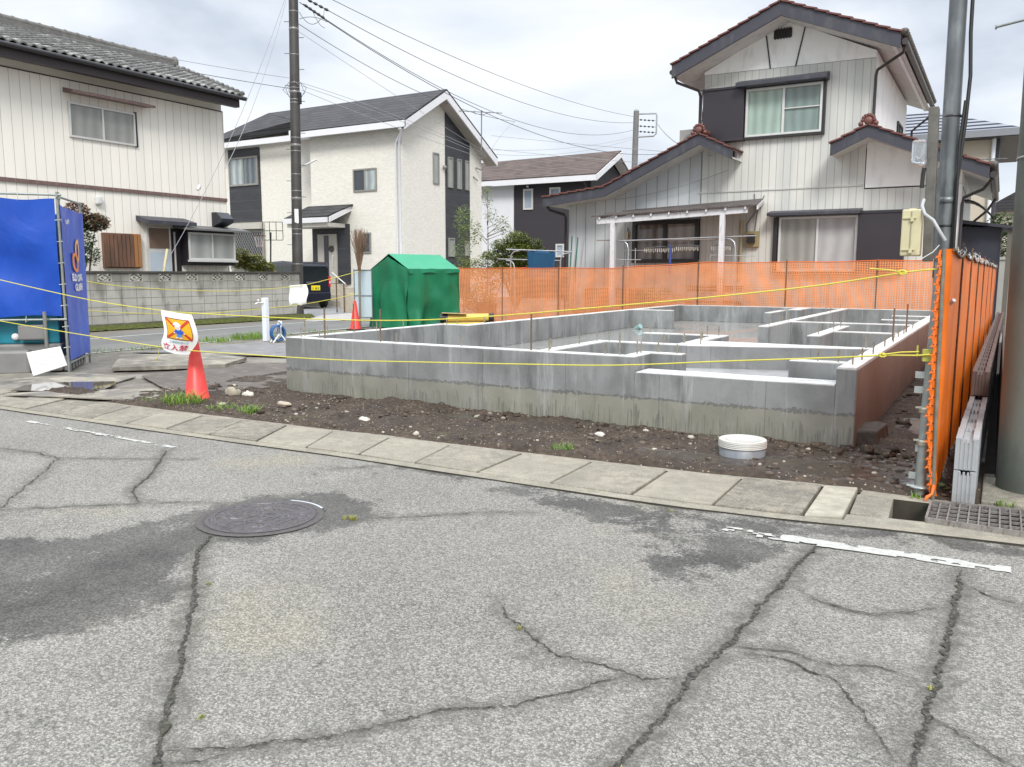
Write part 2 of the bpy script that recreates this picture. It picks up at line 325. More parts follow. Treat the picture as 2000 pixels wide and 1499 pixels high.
# ------------------------------------------------------------------ mesh helpers
class MB:
    def __init__(s): s.v = []; s.f = []; s.sm = []; s.uv = None; s.at = {}
    def add(s, vs, fs, sm=False):
        o = len(s.v); s.v += [tuple(v) for v in vs]; s.f += [tuple(i+o for i in f) for f in fs]; s.sm += [sm]*len(fs); return s
    def box(s, x0, y0, z0, x1, y1, z1):
        vs = [(x0, y0, z0), (x1, y0, z0), (x1, y1, z0), (x0, y1, z0), (x0, y0, z1), (x1, y0, z1), (x1, y1, z1), (x0, y1, z1)]
        return s.add(vs, [(0, 3, 2, 1), (4, 5, 6, 7), (0, 1, 5, 4), (1, 2, 6, 5), (2, 3, 7, 6), (3, 0, 4, 7)])
    def obox(s, c, ax, ay, az):
        c, ax, ay, az = map(Vector, (c, ax, ay, az)); vs = []
        for k in (-1, 1):
            for (i, j) in ((-1, -1), (1, -1), (1, 1), (-1, 1)): vs.append(c+ax*i*.5+ay*j*.5+az*k*.5)
        return s.add(vs, [(0, 3, 2, 1), (4, 5, 6, 7), (0, 1, 5, 4), (1, 2, 6, 5), (2, 3, 7, 6), (3, 0, 4, 7)])
    def prism(s, poly, a, b):
        """poly: 3D points, extruded from offset a to offset b (vectors)"""
        n = len(poly); a = Vector(a); b = Vector(b)
        vs = [Vector(p)+a for p in poly]+[Vector(p)+b for p in poly]
        return s.add(vs, [tuple(range(n))[::-1], tuple(range(n, 2*n))]+[(i, (i+1) % n, n+(i+1) % n, n+i) for i in range(n)])
    def poly(s, pts): return s.add(pts, [tuple(range(len(pts)))])
    def tube(s, path, r, n=8, cap=True):
        path = [Vector(p) for p in path]; m = len(path); rs = r if isinstance(r, (list, tuple)) else [r]*m
        vs = []; up = Vector((0, 0, 1)); prev = None
        for i, p in enumerate(path):
            d = (path[min(i+1, m-1)]-path[max(i-1, 0)]).normalized()
            if prev is None: a = d.cross(up if abs(d.z) < .9 else Vector((1, 0, 0))).normalized()
            else: a = (prev-d*prev.dot(d)).normalized()
            prev = a; b = d.cross(a)
            for k in range(n):
                t = 2*math.pi*k/n; vs.append(p+(a*math.cos(t)+b*math.sin(t))*rs[i])
        fs = [(i*n+k, i*n+(k+1) % n, (i+1)*n+(k+1) % n, (i+1)*n+k) for i in range(m-1) for k in range(n)]
        s.add(vs, fs, True)
        if cap: s.add(vs[:n], [tuple(range(n))[::-1]]); s.add(vs[-n:], [tuple(range(n))])
        return s
    def lathe(s, c, prof, n=24, sm=True):
        c = Vector(c); vs = []
        for r, z in prof:
            for k in range(n): t = 2*math.pi*k/n; vs.append(c+Vector((r*math.cos(t), r*math.sin(t), z)))
        m = len(prof)
        s.add(vs, [(i*n+k, i*n+(k+1) % n, (i+1)*n+(k+1) % n, (i+1)*n+k) for i in range(m-1) for k in range(n)], sm)
        s.add(vs[-n:], [tuple(range(n))]); return s
    def grid(s, fn, nu, nv, sm=True, uvf=None):
        vs = [fn(i/nu, j/nv) for j in range(nv+1) for i in range(nu+1)]
        fs = [(j*(nu+1)+i, j*(nu+1)+i+1, (j+1)*(nu+1)+i+1, (j+1)*(nu+1)+i) for j in range(nv) for i in range(nu)]
        if uvf: s.uv = [uvf(i/nu, j/nv) for j in range(nv+1) for i in range(nu+1)]
        return s.add(vs, fs, sm)
    def ball(s, c, r, nz=8, n=12, sq=(1, 1, 1), jit=0):
        c = Vector(c); vs = []
        for i in range(nz+1):
            ph = math.pi*i/nz
            for k in range(n):
                t = 2*math.pi*k/n; d = Vector((math.sin(ph)*math.cos(t)*sq[0], math.sin(ph)*math.sin(t)*sq[1], math.cos(ph)*sq[2]))
                j = 1+jit*(mnoise.noise(d*1.7+c*9)) if jit else 1
                vs.append(c+d*r*j)
        return s.add(vs, [(i*n+k, (i+1)*n+k, (i+1)*n+(k+1) % n, i*n+(k+1) % n) for i in range(nz) for k in range(n)], True)

ORG = {}
def build(name, mb, mat, parent=None, bevel=0, solid=0, origin=None, smooth=None):
    xs = [v[0] for v in mb.v]; ys = [v[1] for v in mb.v]; zs = [v[2] for v in mb.v]
    o = Vector(origin) if origin else Vector(((min(xs)+max(xs))/2, (min(ys)+max(ys))/2, min(zs)))
    me = bpy.data.meshes.new(name); me.from_pydata([tuple(Vector(v)-o) for v in mb.v], [], mb.f)
    me.polygons.foreach_set('use_smooth', mb.sm)
    if mb.uv:
        ul = me.uv_layers.new(name='UVMap'); 
        for l in me.loops: ul.data[l.index].uv = mb.uv[l.vertex_index]
    for k, vals in mb.at.items():
        a = me.attributes.new(k, 'FLOAT', 'POINT'); a.data.foreach_set('value', vals)
    me.materials.append(mat); me.update()
    ob = bpy.data.objects.new(name, me); COL.objects.link(ob)
    ORG[ob.name] = o
    if parent: ob.parent = parent; ob.location = o-ORG[parent.name]
    else: ob.location = o
    if bevel:
        m = ob.modifiers.new('bevel', 'BEVEL'); m.width = bevel; m.segments = 2; m.limit_method = 'ANGLE'
    if solid:
        m = ob.modifiers.new('solid', 'SOLIDIFY'); m.thickness = solid; m.offset = 0
    return ob
def thing(name, label, cat, loc, group=None):
    o = bpy.data.objects.new(name, None); COL.objects.link(o); o.location = loc; o.empty_display_size = .2
    ORG[o.name] = Vector(loc); o['label'] = label; o['category'] = cat
    if group: o['group'] = group
    return o
def tag(o, label, cat, group=None, kind=None):
    if label: o['label'] = label
    if cat: o['category'] = cat
    if group: o['group'] = group
    if kind: o['kind'] = kind
    return o
def struct(name, mb, mat, **k): return tag(build(name, mb, mat, **k), None, None, kind='structure')
def copy_thing(src, loc, label=None):
    c = src.copy(); COL.objects.link(c); c.location = loc; ORG[c.name] = Vector(loc)
    if label: c['label'] = label
    for ch in src.children:
        d = ch.copy(); COL.objects.link(d); d.parent = c
        for g in ch.children:
            e_ = g.copy(); COL.objects.link(e_); e_.parent = d
    return c
def lerp(a, b, t): return a+(b-a)*t
def interp(tab, x):
    tab = sorted(tab)
    if x <= tab[0][0]: return tab[0][1]
    for (x0, y0), (x1, y1) in zip(tab, tab[1:]):
        if x <= x1: return lerp(y0, y1, (x-x0)/(x1-x0))
    return tab[-1][1]
def fbox(mb, ax, pos, a0, a1, z0, z1, d0, d1):
    """box on a facade; ax 'Y': faces -Y at Y=pos; ax 'X': faces +X at X=pos. d = distance outwards"""
    if ax == 'Y': return mb.box(a0, pos-d1, z0, a1, pos-d0, z1)
    return mb.box(pos+d0, a0, z0, pos+d1, a1, z1)
#BODY
# ================================================================== GROUND
FR = [(-60, 4.25), (-8.5, 4.36), (-6.2, 4.41), (-5.2, 4.44), (-4.2, 4.49), (-2.65, 4.49), (-1.6, 4.50), (-.87, 4.58), (-.55, 4.65), (.18, 4.75), (3, 4.95), (40, 5.4)]
fr = lambda x: interp(FR, x)
LW = [(-60, .62), (-4, .62), (-1, .74), (40, .74)]
bk0 = lambda x: fr(x)+.1+interp(LW, x)
def fi(x): return fr(x)+(.1 if x < -.666 else .225)          # inner edge of the road side kerb
def bi(x): return bk0(x) if x < -.666 else interp([(-.67, 5.335), (-.445, 5.325), (.2, 5.375), (2, 5.5), (40, 5.9)], x)
def bo(x): return bk0(x)+.09 if x < -1 else interp([(-1, bk0(-1)+.09), (-.39, 5.47), (.2, 5.47), (2, 5.60), (40, 6.0)], x)
bk = lambda x: bo(x)-.09
def pip(p, x, y):
    c = False; n = len(p)
    for i in range(n):
        x0, y0 = p[i]; x1, y1 = p[i-1]
        if (y0 > y) != (y1 > y) and x < (x1-x0)*(y-y0)/(y1-y0)+x0: c = not c
    return c
def segd(x, y, a, b):
    dx, dy = b[0]-a[0], b[1]-a[1]; t = max(0, min(1, ((x-a[0])*dx+(y-a[1])*dy)/(dx*dx+dy*dy+1e-9)))
    return math.hypot(x-a[0]-t*dx, y-a[1]-t*dy)
def pdist(p, x, y, closed=True):
    return min(segd(x, y, p[i-1], p[i]) for i in range(0 if closed else 1, len(p)))
WETA = [(-5.6, 1.2), (-5.6, 2.2), (-4.6, 2.15), (-4.11, 2.25), (-3.96, 2.5), (-3.92, 3.0), (-3.78, 3.45), (-3.5, 3.72), (-3.15, 3.7), (-2.9, 3.5), (-2.95, 3.1), (-3.1, 2.95), (-3.12, 2.75), (-3.4, 2.75), (-3.3, 2.45), (-2.92, 2.23), (-2.88, 1.92), (-2.93, 1.72), (-3.11, 1.5), (-3.6, 1.3), (-4.5, 1.0)]
WETB = [(-3.3, 4.42), (-2.33, 4.5), (-1.54, 4.5), (-.9, 4.6), (.1, 4.75), (.6, 4.8), (.6, 4.55), (-.2, 4.5), (-.72, 4.36), (-.8, 3.95), (-.97, 3.42), (-1.25, 3.3), (-1.5, 3.6), (-1.5, 3.95), (-1.9, 3.95), (-2.4, 4.2)]
CRK = {
 'A': ([(-3.47, 2.79), (-3.32, 2.57), (-2.78, 2.12), (-2.32, 1.69), (-2.12, 1.5), (-1.92, 1.32), (-1.5, .95)], .022),
 'B': ([(-.71, 4.25), (-.74, 3.8), (-.76, 3.39), (-.78, 2.87), (-.81, 2.55), (-.81, 2.22), (-.83, 1.9), (-.85, 1.2)], .020),
 'C': ([(-.07, 4.2), (-.08, 3.44), (-.10, 3.01), (-.11, 2.7), (-.12, 2.3), (-.13, 1.6)], .019),
 'D': ([(-1.98, 1.36), (-1.82, 1.49), (-1.65, 1.62), (-1.56, 1.74), (-1.43, 1.95), (-1.24, 2.10), (-1.1, 2.3), (-1.0, 2.48)], .008),
 'D2': ([(-1.72, 2.8), (-1.58, 2.66), (-1.27, 2.48), (-1.1, 2.5), (-.95, 2.47), (-.81, 2.56)], .007),
 'D3': ([(-1.42, 2.6), (-1.38, 2.5), (-1.36, 2.42)], .005),
 'D4': ([(-1.94, 1.32), (-1.84, 1.40), (-1.78, 1.49)], .006), 
 'E': ([(-.80, 2.87), (-.68, 2.90), (-.54, 2.94), (-.42, 2.91), (-.3, 2.97), (-.11, 2.94)], .008),
 'E2': ([(-.72, 2.84), (-.58, 2.86), (-.4, 2.8), (-.3, 2.66), (-.22, 2.5), (-.16, 2.38)], .007),
 'F': ([(-.70, 3.58), (-.58, 3.5), (-.48, 3.46), (-.36, 3.44), (-.26, 3.51), (-.16, 3.62), (-.08, 3.7)], .007),
 'G': ([(-5.45, 3.99), (-5.1, 3.66), (-4.84, 3.40), (-4.6, 3.1), (-4.30, 2.95)], .013),
 'H': ([(-6.62, 3.37), (-6.2, 3.42), (-5.88, 3.40), (-5.4, 2.95), (-4.88, 2.45), (-4.6, 2.2)], .008),
 'I': ([(-4.95, 2.38), (-4.4, 2.85), (-4.1, 3.12), (-3.85, 3.22)], .006),
 'J': ([(-2.95, 3.4), (-2.7, 3.62), (-2.45, 3.86), (-2.2, 4.0)], .006),
 'K': ([(-5.88, 3.40), (-5.5, 3.62), (-5.0, 3.9)], .005),
 'L': ([(-3.98, 4.14), (-3.8, 4.32), (-3.72, 4.44)], .006),
 'M': ([(-.08, 4.02), (.08, 3.9), (.25, 3.82), (.5, 3.8)], .008),
 'N': ([(-.11, 2.72), (.02, 2.62), (.14, 2.52), (.3, 2.4)], .006),
}
MHC = (-3.47, 3.12)
mb = MB(); NX, NY = 290, 110; X0, X1, Y0 = -9.5, 2.2, .7
wetv = []; crkv = []
for j in range(NY+1):
    for i in range(NX+1):
        x = lerp(X0, X1, i/NX); y = lerp(Y0, fr(x), j/NY)
        mb.v.append((x, y, .004*mnoise.noise(Vector((x*1.3, y*1.3, 0)))-.004))
        w = 0
        for P, k in ((WETA, 1.0), (WETB, .62)):
            d = pdist(P, x, y); ins = pip(P, x, y)
            w = max(w, k*min(1, max(0, .5+(d if ins else -d)/.22)))
        d = abs(math.hypot(x-MHC[0], y-MHC[1])-.36); w = max(w, .55*max(0, 1-d/.12))
        w = max(w, .62*max(0, 1-(fr(x)-y)/.2) if x > -3.6 else 0)
        wetv.append(w); crkv.append(0)
SEG = [(p[i-1], p[i], .5 if w > .012 else .42) for p, w in CRK.values() for i in range(1, len(p))]
for a, b_, k in SEG:
    for idx, v in enumerate(mb.v):
        if min(a[0], b_[0])-.16 < v[0] < max(a[0], b_[0])+.16 and min(a[1], b_[1])-.16 < v[1] < max(a[1], b_[1])+.16:
            d = segd(v[0], v[1], a, b_)
            if d < .15: crkv[idx] = max(crkv[idx], k*1.15*(1-d/.15))
mb.f = [(j*(NX+1)+i, j*(NX+1)+i+1, (j+1)*(NX+1)+i+1, (j+1)*(NX+1)+i) for j in range(NY) for i in range(NX)]
mb.sm = [True]*len(mb.f); mb.at = {'wet': wetv, 'crack': crkv}
road = struct('road', mb, mt('asphalt'))
mb = MB()
for a, b_, c, d in ((-70, -30, 40, .7), ):
    mb.add([(a, b_, -.004), (c, b_, -.004), (c, d, -.004), (a, d, -.004)], [(0, 1, 2, 3)])
def strip_to_fr(mb, xa, xb, n):
    for i in range(n):
        a, c = lerp(xa, xb, i/n), lerp(xa, xb, (i+1)/n)
        mb.add([(a, .7, -.004), (c, .7, -.004), (c, fr(c), -.004), (a, fr(a), -.004)], [(0, 1, 2, 3)])
strip_to_fr(mb, -70, -9.5, 12); strip_to_fr(mb, 2.2, 40, 6)
build('outer_carriageway', mb, mt('asphalt'), road)
# cracks and worn joints of the carriageway
rc = random.Random(3)
def crack_mesh(pts, w, seed):
    r = random.Random(seed); P = []
    for a, b_ in zip(pts, pts[1:]):
        n = max(2, int(math.hypot(b_[0]-a[0], b_[1]-a[1])/.009))
        for i in range(n): P.append((lerp(a[0], b_[0], i/n), lerp(a[1], b_[1], i/n)))
    P.append(pts[-1]); vs = []; fs = []; ox = oy = 0
    for i, (x, y) in enumerate(P):
        j, k = min(i+1, len(P)-1), max(i-1, 0); dx, dy = P[j][0]-P[k][0], P[j][1]-P[k][1]; l = math.hypot(dx, dy) or 1
        nx, ny = -dy/l, dx/l
        s = mnoise.noise(Vector((x*9, y*9, seed)))*(.012 if w > .012 else .022)+mnoise.noise(Vector((x*45, y*45, seed)))*.012+r.uniform(-.0025, .0025)
        t = min(1, i/14, (len(P)-1-i)/14); ww = w*.62*(.18+1.3*abs(mnoise.noise(Vector((x*14, y*14, seed+5))))+r.random()*.35)*max(.12, t)
        cx, cy = x+nx*s*t, y+ny*s*t
        vs += [(cx-nx*ww, cy-ny*ww, .0015), (cx+nx*ww, cy+ny*ww, .0015)]
        if i: fs.append((2*i-2, 2*i-1, 2*i+1, 2*i))
    return vs, fs
b = NB('crack_fill'); n_ = b.noise(60, 5); col = b.mix(b.rng(n_, .42, .66), (.022, .021, .019), (.10, .094, .078)); col = b.mix(b.rng(b.noise(4, 4), .6, .72, 0, .4), col, (.07, .08, .03)); b.base(col); b.rough(.9); b.bump(n_, .6, .01)
mcrack = b.m
for i, (k, (p, w)) in enumerate(CRK.items()):
    mb = MB(); vs, fs = crack_mesh(p, w, i*3.7); mb.add(vs, fs); build('crack', mb, mcrack, road)
# painted edge line, worn away to flakes at its ends
def paint_mesh(x0, y0, x1, y1, w, seed, keep, cell=.03):
    mb = MB(); L_ = math.hypot(x1-x0, y1-y0); n = int(L_/cell); dx, dy = (x1-x0)/L_, (y1-y0)/L_; m = 5
    for i in range(n):
        for j in range(m):
            s = (i+.5)*cell; t = ((j+.5)/m-.5)*w
            e_ = abs(j-2)/2
            if mnoise.noise(Vector((s*5, t*20, seed)))+mnoise.noise(Vector((s*22, t*60, seed)))*.6 > keep(s/L_)-.25*e_: continue
            c = []
            for (a, b_) in ((0, 0), (1, 0), (1, 1), (0, 1)):
                ss = (i+a)*cell; tt = ((j+b_)/m-.5)*w
                ss += mnoise.noise(Vector((ss*60, tt*60, seed)))*cell*.5; tt += mnoise.noise(Vector((ss*50, tt*50, seed+9)))*w*.12
                c.append((x0+dx*ss-dy*tt, y0+dy*ss+dx*tt, .0022))
            mb.add(c, [(0, 1, 2, 3)])
    return mb
build('edge_line', paint_mesh(-1.25, 4.235, .13, 4.30, .10, 1, lambda t: -.25 if t < .1 else (-.1 if t < .25 else (.52 if t < .9 else .2))), mt('paint'), road)
build('edge_line', paint_mesh(-7.6, 4.13, -5.45, 4.07, .06, 7, lambda t: .02 if t < .4 else .2), mt('paint'), road)
# gutter: kerb strips, trench, lids
MKI = MB(); mb = MB(); mc = MB(); xs = sorted([-40, -20, -12]+[-11.5+.25*i for i in range(64)]+[6, 12, 30]+[-.6662, -.6658])
for a, c in zip(xs, xs[1:]):
    for (o0, o1) in ((fr, fi), (bi, bo)):
        hz = .006
        mb.add([(a, o0(a), hz), (c, o0(c), hz), (c, o1(c), hz), (a, o1(a), hz), (a, o0(a), -.35), (c, o0(c), -.35), (c, o1(c), -.35), (a, o1(a), -.35)],
               [(0, 1, 2, 3)])
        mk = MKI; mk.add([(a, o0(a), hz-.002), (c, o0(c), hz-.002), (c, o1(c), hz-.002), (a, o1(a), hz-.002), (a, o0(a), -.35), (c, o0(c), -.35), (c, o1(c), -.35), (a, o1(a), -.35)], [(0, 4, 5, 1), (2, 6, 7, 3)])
    mc.add([(a, fr(a), -.34), (c, fr(c), -.34), (c, bi(c)+.05, -.34), (a, bi(a)+.05, -.34)], [(0, 1, 2, 3)])
gut = struct('gutter_kerb', mb, mt('lid'), smooth=False)
build('trench_sides', MKI, simple('trench_dark', (.055, .048, .035), .8, .5, 9, dirt=(.03, .04, .015), bump=.5), gut)  # wet sides, with the shade of the deep hole put into their colour
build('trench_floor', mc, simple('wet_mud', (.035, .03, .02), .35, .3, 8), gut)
JX = [-.445, -.665, -.875, -1.37, -1.87, -2.43, -2.99, -3.52, -4.04, -4.56, -5.08, -5.62, -6.15, -6.68, -7.2, -7.72, -8.24, -8.76, -9.28, -9.8, -10.3, -10.8, -11.3]
LIDN = ['grey lid adjoining the pale lid, second large lid from the drain', 'lid in front of the round white inspection chamber', 'lid just left of the one before the inspection chamber', 'lid below the weed tuft at the soil edge', 'lid left of the weed tuft lid, dark damp road beside it', 'stained buff lid where the damp road edge ends', 'lid straight below the small white stone', 'lid one left of the white stone lid', 'lid two left of the white stone lid', 'lid below the sparse weeds right of the cone', 'lid in front of the upright grass tuft right of the cone', 'lid in front of the grass tuft next to the cone', 'lid in front of the front red cone', 'lid one left of the cone lid, short grass behind it', 'lid two left of the cone lid, by the front mat end', 'lid along the middle of the front rubber mat', 'lid before the puddle and front mat', 'lid next after the puddle lid, towards the left edge', 'lid below the white leaning panel', 'lid below the blue enclosure corner', 'lid at the left edge of the picture']
for i, (b_, a) in enumerate(zip(JX, JX[1:])):
    sk = lambda x: -.02 if x > -3 else lerp(-.06, -.28, min(1, (-3-x)/1.6))
    sk1, sk0 = sk(b_), sk(a); g = .009
    mb = MB(); zt = .010+rc.random()*.008; 
    if i == 1: zt = .022
    y0a, y0c = fi(a+.002)+.005, fi(b_-.002)+.005; y1a, y1c = bi(a+.002)-.008, bi(b_-.002)-.008
    if i == 0: y1a = y1c = 5.32; y0a = y0c = fi(-.6)+.005
    if i == 1: y0a, y0c = fr(a)+.105, fr(b_)+.105
    mb.add([(a+g, y0a, -.1), (b_-g, y0c, -.1), (b_-g+sk1, y1c, -.1), (a+g+sk0, y1a, -.1), (a+g, y0a, zt+rc.uniform(-.004, .003)), (b_-g, y0c, zt+rc.uniform(-.004, .003)), (b_-g+sk1, y1c, zt+rc.uniform(-.003, .006)), (a+g+sk0, y1a, zt+rc.uniform(-.003, .006))],
           [(0, 3, 2, 1), (4, 5, 6, 7), (0, 1, 5, 4), (1, 2, 6, 5), (2, 3, 7, 6), (3, 0, 4, 7)])
    # lifting notch at one end
    lid = build('gutter_lid', mb, simple('pale_lid', (.42, .395, .32), .85, .35, 9, bump=.5, dirt=(.24, .225, .18)) if i == 1 else mt('lid'), bevel=.008)
    nm = ['short concrete gutter lid right beside the open drain hole', 'pale almost white gutter lid with a stepped edge near the open drain']
    tag(lid, nm[i] if i < 2 else None, 'gutter lid', 'concrete lids over the roadside gutter')
    if i >= 2:
        lid['label'] = 'concrete gutter '+LIDN[min(i-2, len(LIDN)-1)]
# steel grating over the drain
t = thing('drain_grating', 'rusty grey steel grating lying askew over the open roadside drain', 'grating', (.1, 5.1, .0))
gx0, gx1 = -.27, .72; gs = lambda x: .055*(x+.27)
ms = simple('grating_steel', (.38, .36, .34), .5, .35, 25, metal=.6, dirt=(.12, .06, .035))
mb = MB()
Yf = lambda x: lerp(4.905, 4.885, (x-gx0)/.46); Yb = lambda x: lerp(5.30, 5.355, (x-gx0)/.46)
def gbar(mb, p, q, w, z0, z1):
    p, q = Vector((*p, 0)), Vector((*q, 0)); d = (q-p); n = Vector((-d.y, d.x, 0)).normalized()*w/2
    vs = [p-n, q-n, q+n, p+n]; mb.add([(v.x, v.y, z0) for v in vs]+[(v.x, v.y, z1) for v in vs], [(0, 3, 2, 1), (4, 5, 6, 7), (0, 1, 5, 4), (1, 2, 6, 5), (2, 3, 7, 6), (3, 0, 4, 7)])
for a, b_ in (((gx0, Yf(gx0)), (gx1, Yf(gx1))), ((gx0, Yb(gx0)), (gx1, Yb(gx1))), ((gx0, Yf(gx0)), (gx0, Yb(gx0))), ((gx1, Yf(gx1)), (gx1, Yb(gx1)))):
    gbar(mb, a, b_, .012, .0, .036)
build('frame', mb, ms, t)
mb = MB()
for i in range(1, 20):
    x = gx0+i*(gx1-gx0)/20; gbar(mb, (x, Yf(x)+.01), (x, Yb(x)-.01), .008, .012, .033)
build('bearing_bars', mb, ms, t); mb = MB()
for j in range(1, 5):
    f = j/5; gbar(mb, (gx0+.01, lerp(Yf(gx0), Yb(gx0), f)), (gx1-.01, lerp(Yf(gx1), Yb(gx1), f)), .007, .016, .031)
build('cross_bars', mb, ms, t)
# far ground, yards, side road
mb = MB(); xs2 = [-400, -40]+[x for x in xs if -40 < x < 30]+[30, 400]
for a, c in zip(xs2, xs2[1:]):
    mb.add([(a, bk(a)+.09, -.012), (c, bk(c)+.09, -.012), (c, 900, -.012), (a, 900, -.012)], [(0, 1, 2, 3)])
mb.add([(-400, -400, -.012), (400, -400, -.012), (400, -30, -.012), (-400, -30, -.012)], [(0, 1, 2, 3)])
struct('ground', mb, mt('ground'))
def sheet(name, pts, z, mat): 
    mb = MB(); mb.poly([(x, y, z) for x, y in pts]); return struct(name, mb, mat)
yp = [(x, bk(x)+.09) for x in (-13.2, -12, -10, -8.6)]
sheet('yard_ground', yp+[(-6.6, 5.3), (-6.6, 19.4), (-13.5, 19.4)], -.004, mt('yard'))
sheet('lot_ground', [(-6.6, 5.3), (2, 5.5), (2, 19.4), (-6.6, 19.4)], -.006, mt('yard'))
side = sheet('side_road', [(-16.5, 4.4), (-13.0, 4.4), (-13.75, 15.8), (-14.6, 27), (-19.2, 27), (-17.3, 18.2)], .0, mt('sideroad'))
def linemesh(pts, w, z): 
    mb = MB()
    for a, b_ in zip(pts, pts[1:]): gbar(mb, a, b_, w, z-.002, z)
    return mb
build('edge_line', linemesh([(-13.04, 6), (-13.2, 10), (-13.42, 12.1), (-13.79, 15.76), (-14.3, 22)], .11, .006), mt('paint'), side)
build('edge_line', linemesh([(-15.9, 8), (-15.98, 10.0), (-16.41, 16.65), (-17.2, 21)], .11, .006), mt('paint'), side)
sheet('driveway', [(-17.25, 18.3), (-16.9, 17.0), (-14.4, 22.5), (-16, 27), (-26, 27), (-26, 19.6), (-18.4, 18.3)], .004, mt('gravel'))
sheet('concrete_apron', [(-16.9, 17.0), (-16.0, 17.3), (-16.9, 21.5), (-18.9, 21.8), (-18.6, 19.5)], .010, simple('apron', (.45, .44, .42), .8, .2, 2, dirt=(.25, .24, .22)))
# soil of the building plot: rough, lumpy
def soil_patch(name, xa, xb, ya, yb, nx, ny, amp, wets):
    mb = MB(); wv = []
    for j in range(ny+1):
        for i in range(nx+1):
            x = lerp(xa(j/ny) if callable(xa) else xa, xb, i/nx); y = lerp(ya(x) if callable(ya) else ya, yb(x) if callable(yb) else yb, j/ny)
            w = 0
            for (cx, cy, rx, ry) in wets: w = max(w, 1-math.hypot((x-cx)/rx, (y-cy)/ry))
            w = max(0, w)
            v = Vector((x, y, 0)); e_ = min(1, min(i, nx-i, j, ny-j)/3)
            h = amp*(1.2*mnoise.noise(v*1.6)+.8*abs(mnoise.noise(v*5.5))+.5*mnoise.noise(v*14)+.3*mnoise.noise(v*32))*(1-.85*min(1, w*2))
            mb.v.append((x, y, .012+max(-.008, h+amp*.4)*e_-.012*(1-e_))); wv.append(min(1, w*1.3))
    mb.f = [(j*(nx+1)+i, j*(nx+1)+i+1, (j+1)*(nx+1)+i+1, (j+1)*(nx+1)+i) for j in range(ny) for i in range(nx)]; mb.sm = [True]*len(mb.f); mb.at = {'wet': wv}
    return struct(name, mb, mt('soil'))
WS = [(-.95, 5.85, 1.1, .36), (-1.15, 6.42, .55, .28), (-1.9, 6.55, .5, .2), (-1.75, 5.75, .7, .2), (-3.0, 6.55, .5, .14), (-.55, 6.2, .3, .25), (-1.5, 5.72, .5, .14), (-4.3, 6.3, .5, .15)]
soil_patch('lot_soil', lambda t: -9.3+2.3*t, -.02, lambda x: bk(x)+.06, 6.72, 420, 80, .036, WS)
soil_patch('lot_soil', -.92, -.06, 6.7, 19, 34, 240, .035, [(-.5, 8, .3, .6)])
soil_patch('lot_soil', -8.3, -6.94, 6.7, 9.7, 34, 60, .035, [])
# ================================================================== FOUNDATION
T = .627
F = thing('concrete_foundation', 'new grey concrete house foundation with stepped rooms and upright anchor bolts', 'foundation', (-3.9, 12.5, 0))
mo = MB(); ms_ = MB()
FW_ = [  # x0,y0,x1,y1 full height walls
 (-6.95, 6.70, -2.72, 6.85), (-6.95, 6.85, -6.80, 9.70), (-6.80, 9.57, -6.36, 9.70), (-6.51, 9.70, -6.36, 18.4), (-6.51, 18.4, -.907, 18.55),
 (-3.75, 6.85, -3.60, 8.06), (-2.865, 6.85, -2.715, 7.10), (-2.865, 7.10, -2.43, 7.23), (-1.50, 7.10, -1.057, 7.24),
 (-3.75, 8.06, -2.72, 8.20), (-3.75, 9.46, -2.87, 9.60), (-2.87, 8.74, -2.72, 9.60),
 (-1.935, 10.06, -1.785, 12.25), (-1.785, 10.95, -1.057, 11.09), (-2.72, 12.90, -1.057, 13.04), (-2.86, 11.50, -2.72, 18.4),
 (-3.77, 15.57, -3.64, 16.78), (-1.62, 14.2, -1.057, 14.34), (-1.62, 15.65, -1.057, 15.79), (-6.36, 15.50, -5.53, 15.64), (-3.7, 17.2, -3.45, 18.4)]
for (a, b_, c, d) in FW_: mo.box(a, b_, 0, c, d, T)
TW = [(-2.72, 8.07), (-1.057, 8.64), (-1.057, 8.77), (-2.87, 8.74), (-2.87, 8.2), (-2.72, 8.2)]
mo.prism([(x, y, 0) for x, y in TW], (0, 0, .0), (0, 0, T))
mo.box(-2.72, 6.70, 0, -1.057, 7.0, .495)
build('room_walls', mo, mt('found'), F, bevel=.006)
mb = MB().box(-1.057, 6.70, 0, -.907, 18.4, T); build('side_wall', mb, mt('found'), F, bevel=.006); build('stained_side_face', MB().box(-.910, 6.706, 0, -.9035, 18.4, T-.003), mt('foundside'), F)
mt_ = MB(); e_ = .006
TP = FW_+[(-1.057, 6.70, -.907, 18.4)]
for i, (a, b_, c, d) in enumerate(TP): mt_.box(a+e_, b_+e_, T-.003, c-e_, d-e_, T+.004+.0004*i)
cx_, cy_ = sum(p[0] for p in TW)/6, sum(p[1] for p in TW)/6
mt_.prism([(x, y, 0) for x, y in TW], (0, 0, T-.003), (0, 0, T+.0035))
build('levelled_tops', mt_, mt('walltop'), F)
b = NB('porch_ledge'); n_ = b.noise(9, 5, b.pos((.4, 1, 1))); b.base(b.mix(b.rng(n_, .4, .7), (.82, .82, .82), (.5, .5, .5))); b.rough(b.rng(n_, .4, .6, .15, .6)); b.bump(b.noise(30, 4), .4, .01)
build('wet_ledge', MB().box(-2.70, 6.705, .49, -1.065, 6.985, .502), b.m, F)
b = NB('ledge_soft'); 
mb = MB(); mb.box(-6.8, 6.86, .1, -1.06, 9.65, .272); mb.box(-6.36, 9.65, .1, -1.06, 18.39, .272)
build('wet_slab', mb, mt('wetslab'), F)
build('raised_slab', MB().box(-2.71, 7.0, .2, -1.06, 8.5, .40), simple('pale_slab', (.60, .61, .62), .12, .45, 2.2, spec=.8), F)
